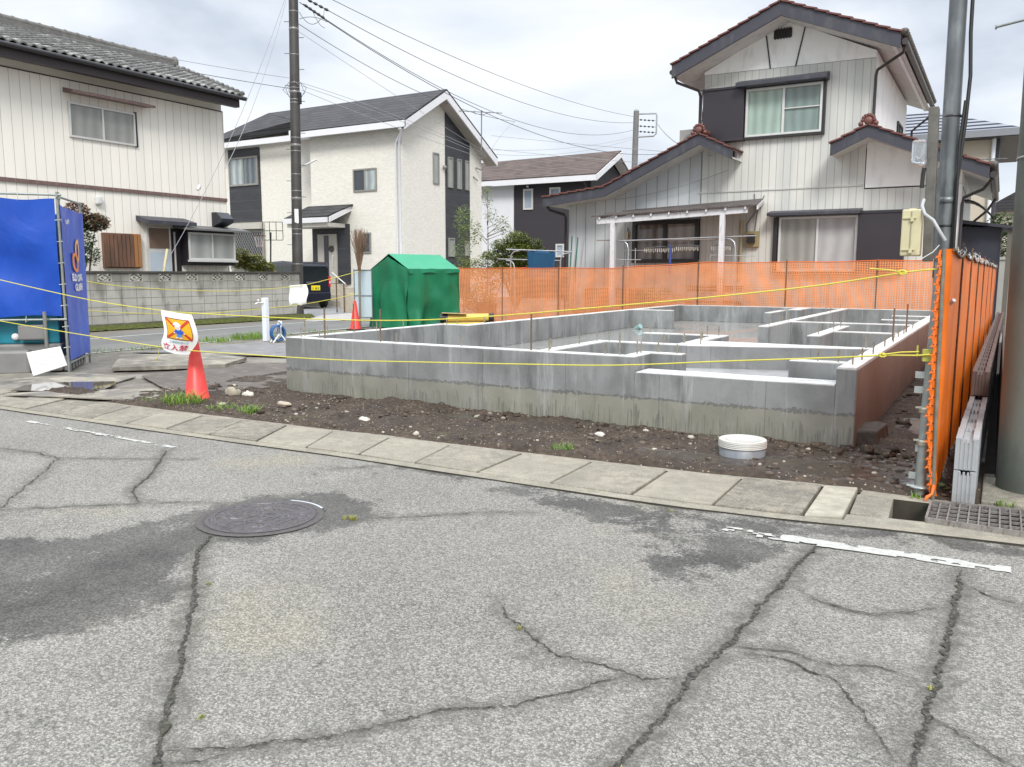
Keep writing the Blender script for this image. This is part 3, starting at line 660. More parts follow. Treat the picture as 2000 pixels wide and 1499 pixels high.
mp_ = simple('pipe_teal', (.25, .40, .38), .4); mb = MB().tube([(-6.10, 15.05, .27), (-6.03, 15.02, .31), (-5.98, 15.0, .34)], .05, 12); build('pipe_stub', mb, mp_, F)
RB = [(-0.98, 6.97, 0.11), (-0.97, 7.4, 0.11), (-0.96, 8.02, 0.12), (-0.96, 8.86, 0.12), (-0.95, 9.53, 0.11), (-0.98, 9.74, 0.36), (-0.98, 10.3, 0.12), (-0.98, 10.92, 0.11), (-0.98, 11.19, 0.36), (-0.98, 12.06, 0.11), (-1.28, 7.17, 0.11), (-1.12, 7.17, 0.11), (-1.11, 8.7, 0.14), (-1.86, 10.38, 0.11), (-1.86, 11.39, 0.11), (-1.86, 11.96, 0.12), (-2.79, 13.05, 0.12), (-2.79, 16.16, 0.11), (-2.79, 16.67, 0.1), (-2.79, 17.73, 0.12), (-2.79, 6.93, 0.12), (-2.8, 7.05, 0.11), (-2.68, 7.17, 0.11), (-2.5, 7.17, 0.09), (-2.64, 8.29, 0.13), (-2.82, 8.3, 0.11), (-2.98, 8.13, 0.11), (-2.79, 8.81, 0.1), (-2.8, 9.46, 0.12), (-2.96, 9.53, 0.12), (-3.68, 9.55, 0.09), (-2.79, 11.83, 0.12), (-2.79, 12.62, 0.11), (-3.8, 6.78, 0.35), (-3.68, 6.94, 0.11), (-3.62, 6.80, 0.1), (-3.68, 7.57, 0.12), (-3.68, 8.0, 0.11), (-3.59, 8.12, 0.11), (-3.04, 6.79, 0.1), (-2.9, 6.79, 0.21), (-6.44, 11.48, 0.1), (-6.44, 12.35, 0.09), (-6.44, 13.42, 0.08), (-6.44, 14.47, 0.08), (-6.87, 6.93, 0.22), (-6.87, 7.3, 0.11), (-6.8, 6.80, 0.11), (-6.42, 6.78, 0.35), (-6.5, 6.78, 0.1), (-6.87, 7.77, 0.35), (-6.87, 8.2, 0.11), (-5.63, 6.78, 0.35), (-6.87, 8.75, 0.11), (-5.42, 6.78, 0.1), (-6.78, 9.63, 0.1), (-6.6, 9.63, 0.09), (-6.44, 10.1, 0.09), (-6.44, 10.7, 0.09), (-4.6, 6.78, .11)]
mrb = [simple('bolt_zinc', (.36, .33, .25), .5, .4, 30, metal=.5), simple('bolt_rust', (.22, .16, .11), .6, .4, 30, metal=.4)]
for (x, y, h) in RB:
    mb = MB().tube([(x, y, T-.02), (x, y, T+h)], .0065 if h < .3 else .009, 8)
    if h < .3: mb.lathe((x, y, T+h*.62), [(.0, 0), (.011, 0), (.011, .012), (0, .012)], 6, False)
    build('anchor_bolt', mb, mrb[1 if h > .3 else 0], F)
# ================================================================== BLOCK WALL
BW = thing('block_wall', 'grey concrete block wall with pierced diamond blocks along its top course', 'wall', (-18.36, 11, 0))
vents = [11.18, 11.98, 12.81, 13.64, 14.44, 15.27, 16.05, 16.89, 17.72]
mb = MB().box(-18.42, 3.5, .13, -18.30, 18.30, 1.13)
ys = [3.5]+[v for c in vents for v in (c-.195, c+.195)]+[18.30]
for a, c in zip(ys[::2], ys[1::2]): mb.box(-18.42, a, 1.13, -18.30, c, 1.33)
build('blockwork', mb, mt('block'), BW)
build('coping', MB().box(-18.45, 3.4, 1.33, -18.27, 18.33, 1.385), simple('coping_dark', (.07, .065, .055), .9, .4, 5, bump=.4), BW, bevel=.006)
build('plinth', MB().box(-18.46, 3.4, 0, -18.24, 18.33, .13), simple('plinth_dark', (.13, .12, .10), .9, .5, 4, dirt=(.25, .24, .22), bump=.4), BW)
mpale = simple('vent_block_pale', (.40, .385, .34), .9, .3, 6, dirt=(.13, .12, .1))
for c in vents:
    mb = MB(); x0, x1 = -18.40, -18.305
    mb.box(x0, c-.195, 1.13, x1, c-.165, 1.33); mb.box(x0, c+.165, 1.13, x1, c+.195, 1.33); mb.box(x0, c-.165, 1.13, x1, c+.165, 1.15); mb.box(x0, c-.165, 1.31, x1, c+.165, 1.33)
    for sx in (-1, 1):
        for sz in (-1, 1):
            mb.obox((x0+.047, c+sx*.085, 1.23+sz*.042), (.09, 0, 0), (0, sx*.155, -sz*.075), (0, .012, .028))
    mb.lathe((0, 0, 0), [(0, 0)], 3) if False else None
    mb.obox((x0+.05, c, 1.23), (.08, 0, 0), (0, .035, .03), (0, -.035, .03))
    build('vent_block', mb, mpale, BW)
mb = MB(); mb.grid(lambda u, v: (lerp(-17.85-.14*u, -18.24, v)+.03*mnoise.noise(Vector((u*90, v, 1))), lerp(6, 18.6, u), .012+.10*math.sin(min(1, v*1.3)*1.5)+.02*mnoise.noise(Vector((u*110, v*9, 3)))), 240, 8)
tag(build('moss_bank', mb, mt('moss')), None, None, kind='stuff')
# ================================================================== HOUSES
m_alu = simple('alu_white', (.62, .62, .60), .35, .08, 8, metal=.2); m_dkframe = simple('frame_dark', (.025, .022, .022), .4, .2, 8)
m_slate = simple('barge_slate', (.045, .045, .060), .5, .12, 2, dirt=(.08, .08, .09)); m_soffit = simple('soffit_white', (.66, .65, .63), .7, .08, 2, dirt=(.45, .44, .42))
m_plaster = simple('plaster_white', (.86, .86, .85), .8, .06, 1.5, dirt=(.62, .61, .58)); m_shut = simple('shutter_charcoal', (.030, .026, .033), .42, .15, 2)
m_redtile = simple('tile_redbrown', (.16, .055, .045), .5, .4, 7, dirt=(.10, .07, .06)); m_bronze = simple('gutter_bronze', (.045, .038, .04), .4, .2, 4)
m_whitepvc = simple('pvc_white', (.78, .79, .82), .4, .06, 5); m_brown = simple('trim_brown', (.17, .105, .095), .5, .25, 6, dirt=(.25, .2, .18))
def win(par, ax, pos, a0, a1, z0, z1, fm, gm, n=2, w=.045, proud=.05, bars=(), name='window', gms=None, label=None):
    mb = MB(); d = proud
    fbox(mb, ax, pos, a0, a1, z0, z0+w, -.01, d); fbox(mb, ax, pos, a0, a1, z1-w, z1, -.01, d)
    fbox(mb, ax, pos, a0, a0+w, z0+w, z1-w, -.01, d); fbox(mb, ax, pos, a1-w, a1, z0+w, z1-w, -.01, d)
    st = (a1-a0)/n
    for i in range(1, n): fbox(mb, ax, pos, a0+i*st-w*.5, a0+i*st+w*.5, z0+w, z1-w, -.01, d*.8)
    for z in bars: fbox(mb, ax, pos, a0+(n-1)*st+w*.5, a1-w, z-.012, z+.012, -.01, d*.7)
    f = build(name, mb, fm, par)
    if label: f['label'] = label
    for i in range(n):
        p = MB(); lo = a0+i*st+(w if i == 0 else w*.5); hi = a0+(i+1)*st-(w if i == n-1 else w*.5)
        fbox(p, ax, pos, lo, hi, z0+w, z1-w, -.005, .012+.006*(i % 2)); build('pane', p, (gms[i] if gms else gm), f)
    return f
def pipe(par, pts, r, mat, name='downpipe'): return build(name, MB().tube(pts, r, 10), mat, par)
# ---------------- right house, grey cream siding
HR = thing('house', 'grey cream sided two storey house with red brown tiled roofs and a covered porch', 'house', (-5.5, 24.5, 0), 'houses around the plot')
sid = siding('siding_greycream', (.62, .62, .575), (.32, .32, .31), 0, .172, 0, .085, (.34, .37, .385), .7, .45)
sid2 = siding('siding_bluegrey', (.54, .57, .585), (.11, .115, .12), 0, .30, 0, .05, (.25, .27, .28), .5, .45)
Y = 21.4
low = lambda x: interp([(-10.85, 3.27), (-9.3, 3.42), (-6.75, 4.55), (-6.2, 4.35)], x)
mb = MB(); mb.prism([(-6.93, Y, 0), (-.95, Y, 0), (-.95, Y, 3.34), (-2.98, Y, 3.34), (-2.98, Y, 4.3), (-2.88, Y, 4.3), (-2.88, Y, 6.32), (-6.93, Y, 6.38)], (0, 0, 0), (0, 7, 0))
build('wall', mb, sid, HR)
mb = MB(); mb.prism([(-10.78, Y, 0), (-6.94, Y, 0), (-6.94, Y, 4.62), (-9.3, Y, 3.5), (-10.78, Y, 3.26)], (0, 0, 0), (0, 7, 0)); build('wall', mb, sid2, HR)
mb = MB(); mb.prism([(-6.94, Y+.002, 6.39), (-2.87, Y+.002, 6.33), (-2.87, Y+.002, 6.48), (-4.9, Y+.002, 7.42), (-6.94, Y+.002, 6.46)], (0, 0, 0), (0, 6.9, 0)); build('gable_wall', mb, m_plaster, HR)
mb = MB(); mb.box(-2.875, Y+.01, 3.6, -2.86, Y+6.9, 6.35); build('side_plaster', mb, m_plaster, HR)
mb = MB(); mb.prism([(-2.96, Y, 3.37), (-.94, Y, 3.37), (-.94, Y, 3.75), (-2.55, Y, 4.55), (-2.96, Y, 4.4)], (0, -.012, 0), (0, 6, 0)); build('panel_wall', mb, m_plaster, HR)
build('corner_post', MB().box(-1.12, Y-.03, 0, -.93, Y+.2, 3.36), m_plaster, HR)
# gable vent slats and black struts
mb = MB()
for i in range(6): mb.box(-5.20+i*.068, Y-.05, 7.02, -5.17+i*.068, Y-.01, 7.27)
mb.box(-5.23, Y-.03, 7.04, -4.8, Y-.005, 7.25); build('gable_vent', mb, m_dkframe, HR)
for a, c in (((-5.42, 7.20), (-5.28, 6.36)), ((-4.50, 7.22), (-4.68, 6.34))):
    build('gable_strut', MB().tube([(a[0], Y-.02, a[1]), (c[0], Y-.02, c[1])], .016, 6), m_dkframe, HR)
def verge(par, pts, y0, y1, thick, tmat=m_redtile, mat=m_slate, tile=True, under=True, n_t=.27):
    """roof following the profile pts (x,z) running from y0 to y1: boards at the verge, soffit, tiles"""
    up = [(x, z) for x, z in pts]
    mb = MB(); prof = [(x, y0, z) for x, z in up]+[(x, y0, z-thick) for x, z in reversed(up)]
    for (a, c) in zip(up, up[1:]):
        mb.prism([(a[0], y0, a[1]), (c[0], y0, c[1]), (c[0], y0, c[1]-thick), (a[0], y0, a[1]-thick)], (0, 0, 0), (0, .06, 0))
    build('bargeboard', mb, mat, par)
    mb = MB()
    for (a, c) in zip(up, up[1:]):
        mb.prism([(a[0], y0+.06, a[1]-thick*.72), (c[0], y0+.06, c[1]-thick*.72), (c[0], y0+.06, c[1]-thick*.72-.03), (a[0], y0+.06, a[1]-thick*.72-.03)], (0, 0, 0), (0, y1-y0-.06, 0))
    build('soffit', mb, m_soffit, par)
    mb = MB()
    for (a, c) in zip(up, up[1:]):
        L_ = math.hypot(c[0]-a[0], c[1]-a[1]); n = max(1, round(L_/n_t)); d = Vector((c[0]-a[0], 0, c[1]-a[1])).normalized(); nn = Vector((-d.z, 0, d.x)); nn = nn if nn.z > 0 else -nn
        dwn = 1 if c[1] < a[1] else -1
        for i in range(n):
            p = Vector((a[0], 0, a[1]))+d*(L_*(i+.5)/n); w = L_/n*1.12
            tlt = .045*dwn
            ax_ = (d-nn*tlt*-1*0).normalized()*w
            ax_ = (d+nn*(.10*dwn)).normalized()*w
            mb.obox((p.x, (y0+y1)/2-.02, p.z)+Vector((0, 0, 0)) if False else Vector((p.x, (y0+y1)/2-.02, p.z))+nn*.035, ax_, (0, y1-y0+.06, 0), nn*.035)
        mb.prism([(a[0], y0+.02, a[1]+.02), (c[0], y0+.02, c[1]+.02), (c[0], y0+.02, c[1]-.02), (a[0], y0+.02, a[1]-.02)], (0, 0, 0), (0, y1-y0, 0))
    return build('roof', mb, tmat, par)
verge(HR, [(-7.5, 6.50), (-4.88, 7.62), (-2.28, 6.56)], 20.5, 29.2, .30)
verge(HR, [(-11.15, 3.42), (-9.3, 3.62), (-6.75, 4.78), (-5.9, 4.36)], 20.5, 27, .24)
verge(HR, [(-3.63, 4.30), (-2.84, 4.66), (-.40, 3.62)], 20.5, 27.5, .25)
def rosette(par, x, z, s):
    mb = MB(); mb.ball((x, 20.47, z), .13*s, 8, 12, (1, .5, 1)); 
    for k in range(7): a = math.pi*(k/6); mb.ball((x+.17*s*math.cos(a), 20.50, z+.02+.15*s*math.sin(a)), .062*s, 6, 8, (1, .9, 1))
    for sx in (-1, 1): mb.ball((x+sx*.22*s, 20.50, z-.08*s), .08*s, 6, 8)
    build('ridge_ornament', mb, m_redtile, par)
rosette(HR, -6.75, 4.88, .72); rosette(HR, -2.84, 4.76, .72)
mb = MB(); mb.tube([(-2.84, 20.6, 4.76), (-2.84, 27, 4.76)], .09, 8); mb.tube([(-6.75, 20.6, 4.88), (-6.75, 21.4, 4.88)], .09, 8); mb.tube([(-4.88, 20.5, 7.70), (-4.88, 29.2, 7.70)], .09, 8); build('ridge_cap', mb, m_redtile, HR)
# eave ends with scalloped tiles
for (n_, x, z) in ((34, -2.22, 6.60), (26, -.34, 3.66)):
    mb = MB()
    for i in range(n_): mb.ball((x, 20.55+i*.26, z), .10, 5, 8, (1, 1, .8))
    build('eave_tiles', mb, simple('tile_eave', (.09, .075, .065), .6, .4, 8, dirt=(.2, .2, .18)), HR)
for (x, y_, z, r_) in ((-2.2, 29.1, 6.40, .07), (-.32, 27.4, 3.45, .07), (-7.52, 29, 6.36, .06), (-11.15, 27, 3.28, .06)): build('eave_gutter', MB().tube([(x, 20.55, z), (x, y_, z)], r_, 8), m_bronze, HR)
mb = MB(); mb.box(-2.45, 20.6, 6.33, -2.38, 29.1, 6.50); build('eave_fascia', mb, m_whitepvc, HR)
pipe(HR, [(-2.22, 20.7, 6.34), (-2.25, 20.9, 6.25), (-2.82, 21.3, 6.02), (-2.85, 21.33, 5.9), (-2.85, 21.33, 4.75)], .035, m_bronze)
pipe(HR, [(-7.5, 20.7, 6.32), (-7.46, 20.8, 6.15), (-7.02, 21.2, 5.98), (-7.0, 21.3, 5.85), (-7.0, 21.3, 4.8)], .035, m_bronze)
pipe(HR, [(-11.13, 20.7, 3.24), (-11.1, 20.8, 3.12), (-10.83, 21.2, 3.0), (-10.83, 21.3, 2.9), (-10.83, 21.3, .2)], .04, m_bronze)
pipe(HR, [(-.34, 20.9, 3.4), (-.5, 21.1, 3.2), (-.88, 21.34, 3.05), (-.9, 21.34, 2.9), (-.9, 21.34, .2)], .035, m_bronze)
pipe(HR, [(-.32, 26.5, 3.4), (-.5, 26.7, 3.1), (-.9, 27, 2.75)], .035, m_bronze)
pipe(HR, [(-2.2, 28.8, 6.34), (-2.3, 28.9, 6.1), (-2.75, 29, 5.75), (-2.78, 29, 4)], .035, m_bronze)
gU = glassmat('curtain_mint', (.33, .44, .38), 9, 0, .72); gU2 = glassmat('screen_mint', (.19, .26, .24), 9, 0, .75)
gL = glassmat('curtain_lace', (.30, .30, .27), 8, 0, .68); gL2 = glassmat('curtain_grey', (.42, .42, .42), 6, 0, .78); gD = glassmat('curtain_dim', (.17, .145, .135), 9, 0, .55)
w = win(HR, 'Y', Y, -5.83, -4.0, 4.74, 5.9, m_alu, gU, 2, .055, .09, (5.36,), gms=(gU, gU2), label='upper window with mint curtains')
mb = MB(); fbox(mb, 'Y', Y, -5.86, -3.93, 4.68, 4.74, 0, .13); fbox(mb, 'Y', Y, -3.99, -3.93, 4.74, 5.95, 0, .11); build('sill', mb, m_dkframe, w)
mb = MB(); mb.prism([(-6.02, Y, 6.14), (-6.02, Y-.42, 6.02), (-6.02, Y-.42, 5.92), (-6.02, Y, 5.93)], (0, 0, 0), (2.14, 0, 0)); build('window_hood', mb, m_slate, HR, bevel=.01)
mb = MB(); fbox(mb, 'Y', Y, -6.9, -5.86, 4.70, 5.98, 0, .2); fbox(mb, 'Y', Y, -6.92, -5.84, 5.93, 5.99, 0, .23); fbox(mb, 'Y', Y, -6.92, -5.84, 4.66, 4.71, 0, .23); build('shutter_box', mb, m_shut, HR, bevel=.008)
w = win(HR, 'Y', Y, -4.89, -3.06, 1.42, 2.74, m_alu, gL, 2, .05, .08, (), gms=(gL, gL2))
mb = MB(); fbox(mb, 'Y', Y, -5.02, -4.92, 1.35, 2.74, 0, .12); fbox(mb, 'Y', Y, -4.95, -3.0, 1.35, 1.42, 0, .16); build('sill', mb, m_dkframe, w)
mb = MB(); mb.prism([(-5.13, Y, 2.91), (-5.13, Y-.4, 2.84), (-5.13, Y-.4, 2.76), (-5.13, Y, 2.77)], (0, 0, 0), (2.15, 0, 0)); build('window_hood', mb, m_slate, HR, bevel=.01)
mb = MB(); fbox(mb, 'Y', Y, -3.04, -2.02, 1.38, 2.78, 0, .2); fbox(mb, 'Y', Y, -3.05, -1.2, 2.76, 2.83, 0, .22); build('shutter_box', mb, m_shut, HR, bevel=.008)
w = win(HR, 'Y', Y, -8.80, -6.94, 1.64, 2.76, m_dkframe, gD, 2, .10, .1, (), gms=(gD, glassmat('curtain_dim2', (.30, .26, .24), 8, 0, .6)))
w = win(HR, 'X', -2.86, 26.0, 27.2, 4.75, 5.6, m_dkframe, gU2, 2, .05, .05)
# seam line and cables on siding
build('belt_rail', MB().box(-7.0, Y-.02, 3.42, -3.0, Y, 3.455), simple('rail_pale', (.50, .50, .47), .5), HR)
mw = simple('cable_grey', (.16, .16, .17), .5); mwp = simple('duct_white', (.6, .6, .58), .5)
pipe(HR, [(-6.35, Y-.02, 6.0), (-6.75, Y-.03, 6.05), (-6.98, Y-.06, 5.95), (-7.0, Y-.06, 5.6), (-6.97, Y-.06, 5.3), (-7.05, Y-.06, 4.95)], .04, mwp, 'aircon_duct')
pipe(HR, [(-5.55, Y-.02, 3.35), (-5.5, Y-.04, 2.9), (-5.7, Y-.04, 2.6), (-5.68, Y-.04, 2.3)], .012, mw, 'cable'); pipe(HR, [(-5.3, Y-.02, 3.3), (-5.45, Y-.04, 2.9), (-5.5, Y-.04, 2.3)], .012, mw, 'cable')
pipe(HR, [(-5.83, Y-.06, 2.7), (-5.83, Y-.06, 1.2)], .04, simple('pipe_cream', (.45, .38, .24), .6), 'drain_pipe')
o = MB(); fbox(o, 'Y', Y, -5.72, -5.38, 2.02, 2.42, 0, .1); mbx = build('meter_board', o, simple('meter_wood', (.33, .27, .14), .7), HR, bevel=.01); o = MB(); fbox(o, 'Y', Y, -5.64, -5.46, 2.12, 2.34, .1, .2); build('meter', o, m_dkframe, mbx)
pipe(HR, [(-8.95, Y-.05, 2.6), (-8.95, Y-.05, 1.7)], .015, mw, 'cable'); build('porch_lamp', MB().box(-9.0, Y-.1, 2.3, -8.92, Y-.02, 2.5), simple('lamp_cream', (.5, .45, .3), .5), HR)
mb = MB(); fbox(mb, 'Y', Y, -6.05, -5.98, 4.2, 4.4, 0, .15); build('cable_bracket', mb, simple('bracket_white', (.7, .7, .7), .5), HR)
# porch: posts, beam, sloping sheet roof
mb = MB(); mb.prism([(-9.32, 19.78, 2.80), (-5.05, 19.78, 2.94), (-5.35, Y, 3.20), (-8.75, Y, 3.06)], (0, 0, 0), (0, 0, .03)); 
b = NB('porch_sheet'); x_ = b.xyz(); wv = b.math('SINE', b.math('MULTIPLY', x_[0], 85)); n_ = b.noise(4, 5); b.base(b.mix(b.rng(n_, .35, .65), (.06, .048, .045), (.11, .095, .09))); b.rough(.6); b.bump(wv, .6, .01)
build('porch_roof', mb, b.m, HR)
mw2 = simple('wood_white', (.62, .62, .64), .7, .1, 6, dirt=(.4, .36, .33))
build('porch_beam', MB().prism([(-9.2, 19.86, 2.62), (-5.3, 19.86, 2.78), (-5.3, 19.86, 2.92), (-9.2, 19.86, 2.76)], (0, 0, 0), (0, .09, 0)), mw2, HR)
for i in range(9):
    x = -9.1+i*.47; z = 2.83+i*.0155; build('porch_rafter', MB().prism([(x, 19.80, z-.02), (x, Y, z+.24), (x, Y, z+.17), (x, 19.80, z-.09)], (-.02, 0, 0), (.02, 0, 0)), mw2, HR)
build('porch_end', MB().prism([(-5.06, 19.76, 2.93), (-5.33, Y, 3.2), (-5.33, Y, 3.12), (-5.06, 19.76, 2.84)], (0, 0, 0), (.03, 0, 0)), mw2, HR)
for x in (-8.75, -5.9): build('porch_post', MB().box(x-.06, 19.85, 0, x+.06, 19.97, 2.66 if x < -8 else 2.76), mw2, HR, bevel=.006)
# air conditioner on the lower roof (rests on it: own thing)
AC = thing('air_conditioner', 'cream air conditioner unit standing on the red tiled lower roof beside the upper storey', 'air conditioner', (-7.45, 22.3, 4.55))
build('casing', MB().box(-7.85, 22.2, 4.6, -7.15, 22.5, 5.22), simple('ac_cream', (.55, .54, .50), .5), AC, bevel=.015)
mb = MB().lathe((0, 0, 0), [(.2, 0), (.2, .012), (.18, .012)], 20); mb.v = [(-7.55+v[0], 22.2-v[2], 4.9+v[1]) for v in mb.v]; build('fan_guard', mb, simple('ac_grille', (.35, .35, .34), .5), AC)
build('foot', MB().box(-7.8, 22.2, 4.3, -7.7, 22.5, 4.6).box(-7.3, 22.2, 4.3, -7.2, 22.5, 4.6), mw, AC)
# side wing at the far right: dark entrance box with small roof
mb = MB().box(-.92, 22.6, 0, -.1, 24.5, 2.45); build('side_porch', mb, simple('wing_navy', (.03, .032, .05), .5), HR)
build('side_porch_roof', MB().prism([(-.95, 22.3, 2.62), (.35, 22.3, 2.42), (.35, 22.3, 2.36), (-.95, 22.3, 2.54)], (0, 0, 0), (0, 2.5, 0)), m_slate, HR)
build('side_post', MB().box(.02, 22.4, 0, .12, 22.5, 2.4), simple('post_olive', (.12, .11, .09), .6), HR)
mb = MB(); mb.grid(lambda u, v: (-.9+.62*v, 21.9, 3.05-.35*v*v*1.2) if u < .5 else (-.9+.62*v, 22.9, 3.05-.35*v*v*1.2), 2, 6); build('curved_hood', mb, m_bronze, HR, solid=.02)
# ---------------- house behind, black ribbed roof, right edge
HB = thing('house', 'beige house with ribbed black metal roof partly hidden behind the tall steel pole', 'house', (-1.2, 37, 0), 'houses around the plot')
k_ = .86
build('wall', MB().box(-7, 34.6, 0, -.55, 42, 6.5), simple('beige_wall', (.52, .46, .37), .8, .05, 1), HB)
b = NB('ribbed_black'); o = b.xyz(); v = b.math('FRACT', b.math('DIVIDE', o[2], .21)); ln = b.math('LESS_THAN', v, .55)
b.base(b.mix(ln, (.028, .03, .045), (.27, .29, .33))); b.rough(.75); b.set(Specular_IOR_Level=.1); b.bump(v, .6, .03)
mb = MB(); mb.add([(-9, 34.0, 6.35), (.25, 34.0, 6.35), (.25, 42, 6.35), (-9, 42, 6.35), (-7, 38, 7.9), (-2.7, 38, 7.75)], [(0, 1, 5, 4), (1, 2, 5), (2, 3, 4, 5), (3, 0, 4)]); build('roof', mb, b.m, HB)
mb = MB().box(-9, 33.95, 6.12, .2, 34.05, 6.36); mb.box(.15, 34, 6.12, .3, 42, 6.36); build('eave_gutter', mb, simple('eave_grey', (.22, .23, .25), .4), HB)
build('soffit', MB().box(-9, 34.05, 6.10, .15, 42, 6.13), m_slate, HB)
w = win(HB, 'Y', 34.6, -2.35, -1.65, 4.4, 5.5, m_bronze, glassmat('glass_cool', (.35, .40, .42), 3), 1, .12, .06)
pipe(HB, [(-.6, 34.5, 6.1), (-.6, 34.5, .3)], .07, m_whitepvc)
build('corner_trim', MB().box(-.56, 34.62, 0, -.42, 36, 6.1), m_slate, HB)
TA = thing('tv_antenna', 'thin aerial on the wall of the beige house behind the concrete pole', 'antenna', (-.9, 33.9, 5.2))
mb = MB().tube([(-1.25, 33.9, 5.35), (-.15, 33.9, 5.32)], .018, 6)
for i in range(5): mb.tube([(-1.2+i*.22, 33.7, 5.34), (-1.2+i*.22, 34.1, 5.34)], .01, 5)
build('boom', mb, mw, TA); build('mast', MB().tube([(-.9, 33.92, 4.6), (-.9, 33.9, 5.35)], .02, 6), mw, TA)
# ---------------- middle beige house
HM = thing('house', 'beige two storey house with charcoal wall strips, behind the dark utility pole', 'house', (-26, 29, 0), 'houses around the plot')
b = NB('stucco_beige'); n_ = b.noise(6, 5, b.pos((1, 1, 4))); b.base(b.mix(b.rng(n_, .35, .65), (.74, .715, .65), (.64, .62, .56))); b.rough(.8)
wv = b.noise(5, 4, b.pos((.5, .5, 5)), dist=1.2); b.bump(wv, .4, .02); mbeige = b.m
b = NB('panel_charcoal'); z_ = b.xyz()[2]; fz = b.math('LESS_THAN', b.math('FRACT', b.math('DIVIDE', z_, .47)), .05); col = b.mix(b.rng(b.noise(2, 4, b.pos((1, 1, 3))), .35, .65), (.042, .044, .050), (.032, .033, .038)); b.base(b.mix(b.math('MULTIPLY', fz, .4), col, (.1, .1, .1))); b.rough(.6); mchar = b.m
x0, y0 = -20.55, 26.25
mb = MB(); mb.prism([(x0, 26.25, 0), (x0, 32.0, 0), (x0, 32.0, 6.45), (x0, 28.6, 8.35), (x0, 26.25, 7.02)], (0, 0, 0), (-4.85, 0, 0)); build('wall', mb, mbeige, HM)
mb = MB(); mb.prism([(-25.4, 27.7, 0), (-25.4, 32.0, 0), (-25.4, 32.0, 6.45), (-25.4, 28.6, 8.3), (-25.4, 27.7, 7.5)], (0, 0, 0), (-7.4, 0, 0)); build('wall', mb, mbeige, HM)
mb = MB(); mb.prism([(x0, 29.16, .3), (x0, 31.0, .3), (x0, 31.0, 6.98), (x0, 29.16, 8.02)], (-.05, 0, 0), (.03, 0, 0)); build('charcoal_panel', mb, mchar, HM)
mb = MB().box(-32.05, 27.66, 3.72, -29.95, 27.72, 7.1); build('charcoal_panel', mb, mchar, HM)
shing = roofmat('shingle_dark', (.030, .030, .034), .17, .3)
RZ = lambda y: interp([(25.75, 6.90), (28.6, 8.62), (32.6, 6.34)], y)
mb = MB()
mb.add([(-20.0, 25.75, 7.13), (-20.0, 28.55, 8.75), (-30.2, 28.55, 8.75), (-27.0, 27.05, 7.9), (-25.9, 25.75, 7.15)], [(0, 1, 2, 3, 4)])
mb.add([(-25.9, 25.75, 7.15), (-27.0, 27.05, 7.9), (-30.2, 28.55, 8.75), (-33.6, 27.2, 7.35), (-26.05, 27.2, 7.55)], [(0, 1, 4), (1, 2, 3, 4)])
mb.add([(-20.0, 28.55, 8.75), (-20.0, 32.5, 6.50), (-33.4, 32.5, 6.5), (-30.2, 28.55, 8.75)], [(0, 1, 2, 3)]); mb.add([(-30.2, 28.55, 8.75), (-33.4, 32.5, 6.5), (-33.6, 27.2, 7.35)], [(0, 1, 2)])
build('roof', mb, shing, HM, solid=.06)
mwf = simple('fascia_white', (.70, .70, .72), .5, .05, 3)
mb = MB()
mb.prism([(-20.0, 25.75, 7.09), (-20.0, 28.55, 8.70), (-20.0, 28.55, 8.38), (-20.0, 25.75, 6.80)], (-.05, 0, 0), (.0, 0, 0)); mb.prism([(-20.0, 28.55, 8.70), (-20.0, 32.5, 6.45), (-20.0, 32.5, 6.14), (-20.0, 28.55, 8.38)], (-.05, 0, 0), (0, 0, 0))
build('bargeboard', mb, mwf, HM)
mb = MB(); mb.prism([(-20.05, 25.8, 6.85), (-20.05, 28.55, 8.42), (-20.05, 32.45, 6.2), (-20.05, 32.45, 6.16), (-20.05, 28.55, 8.37), (-20.05, 25.8, 6.81)], (0, 0, 0), (-.5, 0, 0)); build('soffit', mb, simple('soffit_tan', (.4, .37, .33), .8), HM)
mb = MB().box(-25.95, 25.70, 6.88, -20.0, 25.80, 7.12); mb.box(-33.6, 27.1, 7.10, -26.05, 27.2, 7.34); mb.obox((-26.0, 26.45, 7.28), (.08, 0, 0), (0, 1.5, .38), (0, 0, .26)); build('eave_gutter', mb, mwf, HM)
for dx in (0, .17): pipe(HM, [(-20.2-dx*.4, 25.75, 6.85), (-20.3, 25.9, 6.75), (-20.62-dx, 26.19, 6.4), (-20.62-dx, 26.19, .4)], .045, m_whitepvc)
gS = glassmat('glass_curtain_pale', (.42, .48, .48), 5, 0, .5); gK = glassmat('glass_dark', (.03, .04, .055), 4, 0, .8, .04); gN = glassmat('glass_frost', (.30, .33, .32), 2, 1, .8, .2)
m_taupe = simple('frame_taupe', (.26, .25, .225), .45)
win(HM, 'Y', 26.25, -23.05, -21.82, 4.62, 5.52, m_taupe, gK, 2, .06, .05, gms=(gK, gS))
win(HM, 'Y', 27.66, -32.0, -30.05, 5.40, 6.72, m_taupe, gK, 2, .08, .06, gms=(gS, glassmat('glass_curtain_dim', (.15, .18, .20), 6)))
for (a, c, z0, z1) in ((28.28, 28.70, 5.02, 6.28), (29.3, 29.66, 4.95, 6.22), (30.0, 30.32, 4.95, 6.22), (30.62, 30.92, 4.95, 6.22), (29.3, 29.75, 2.05, 2.85), (30.5, 30.9, 2.1, 2.75)):
    win(HM, 'X', x0 if a < 29 else x0+.03, a, c, z0, z1, m_taupe, gN, 1, .05, .05)
win(HM, 'Y', 26.25, -22.62, -22.18, 2.15, 2.98, m_taupe, gK, 1, .06, .05)
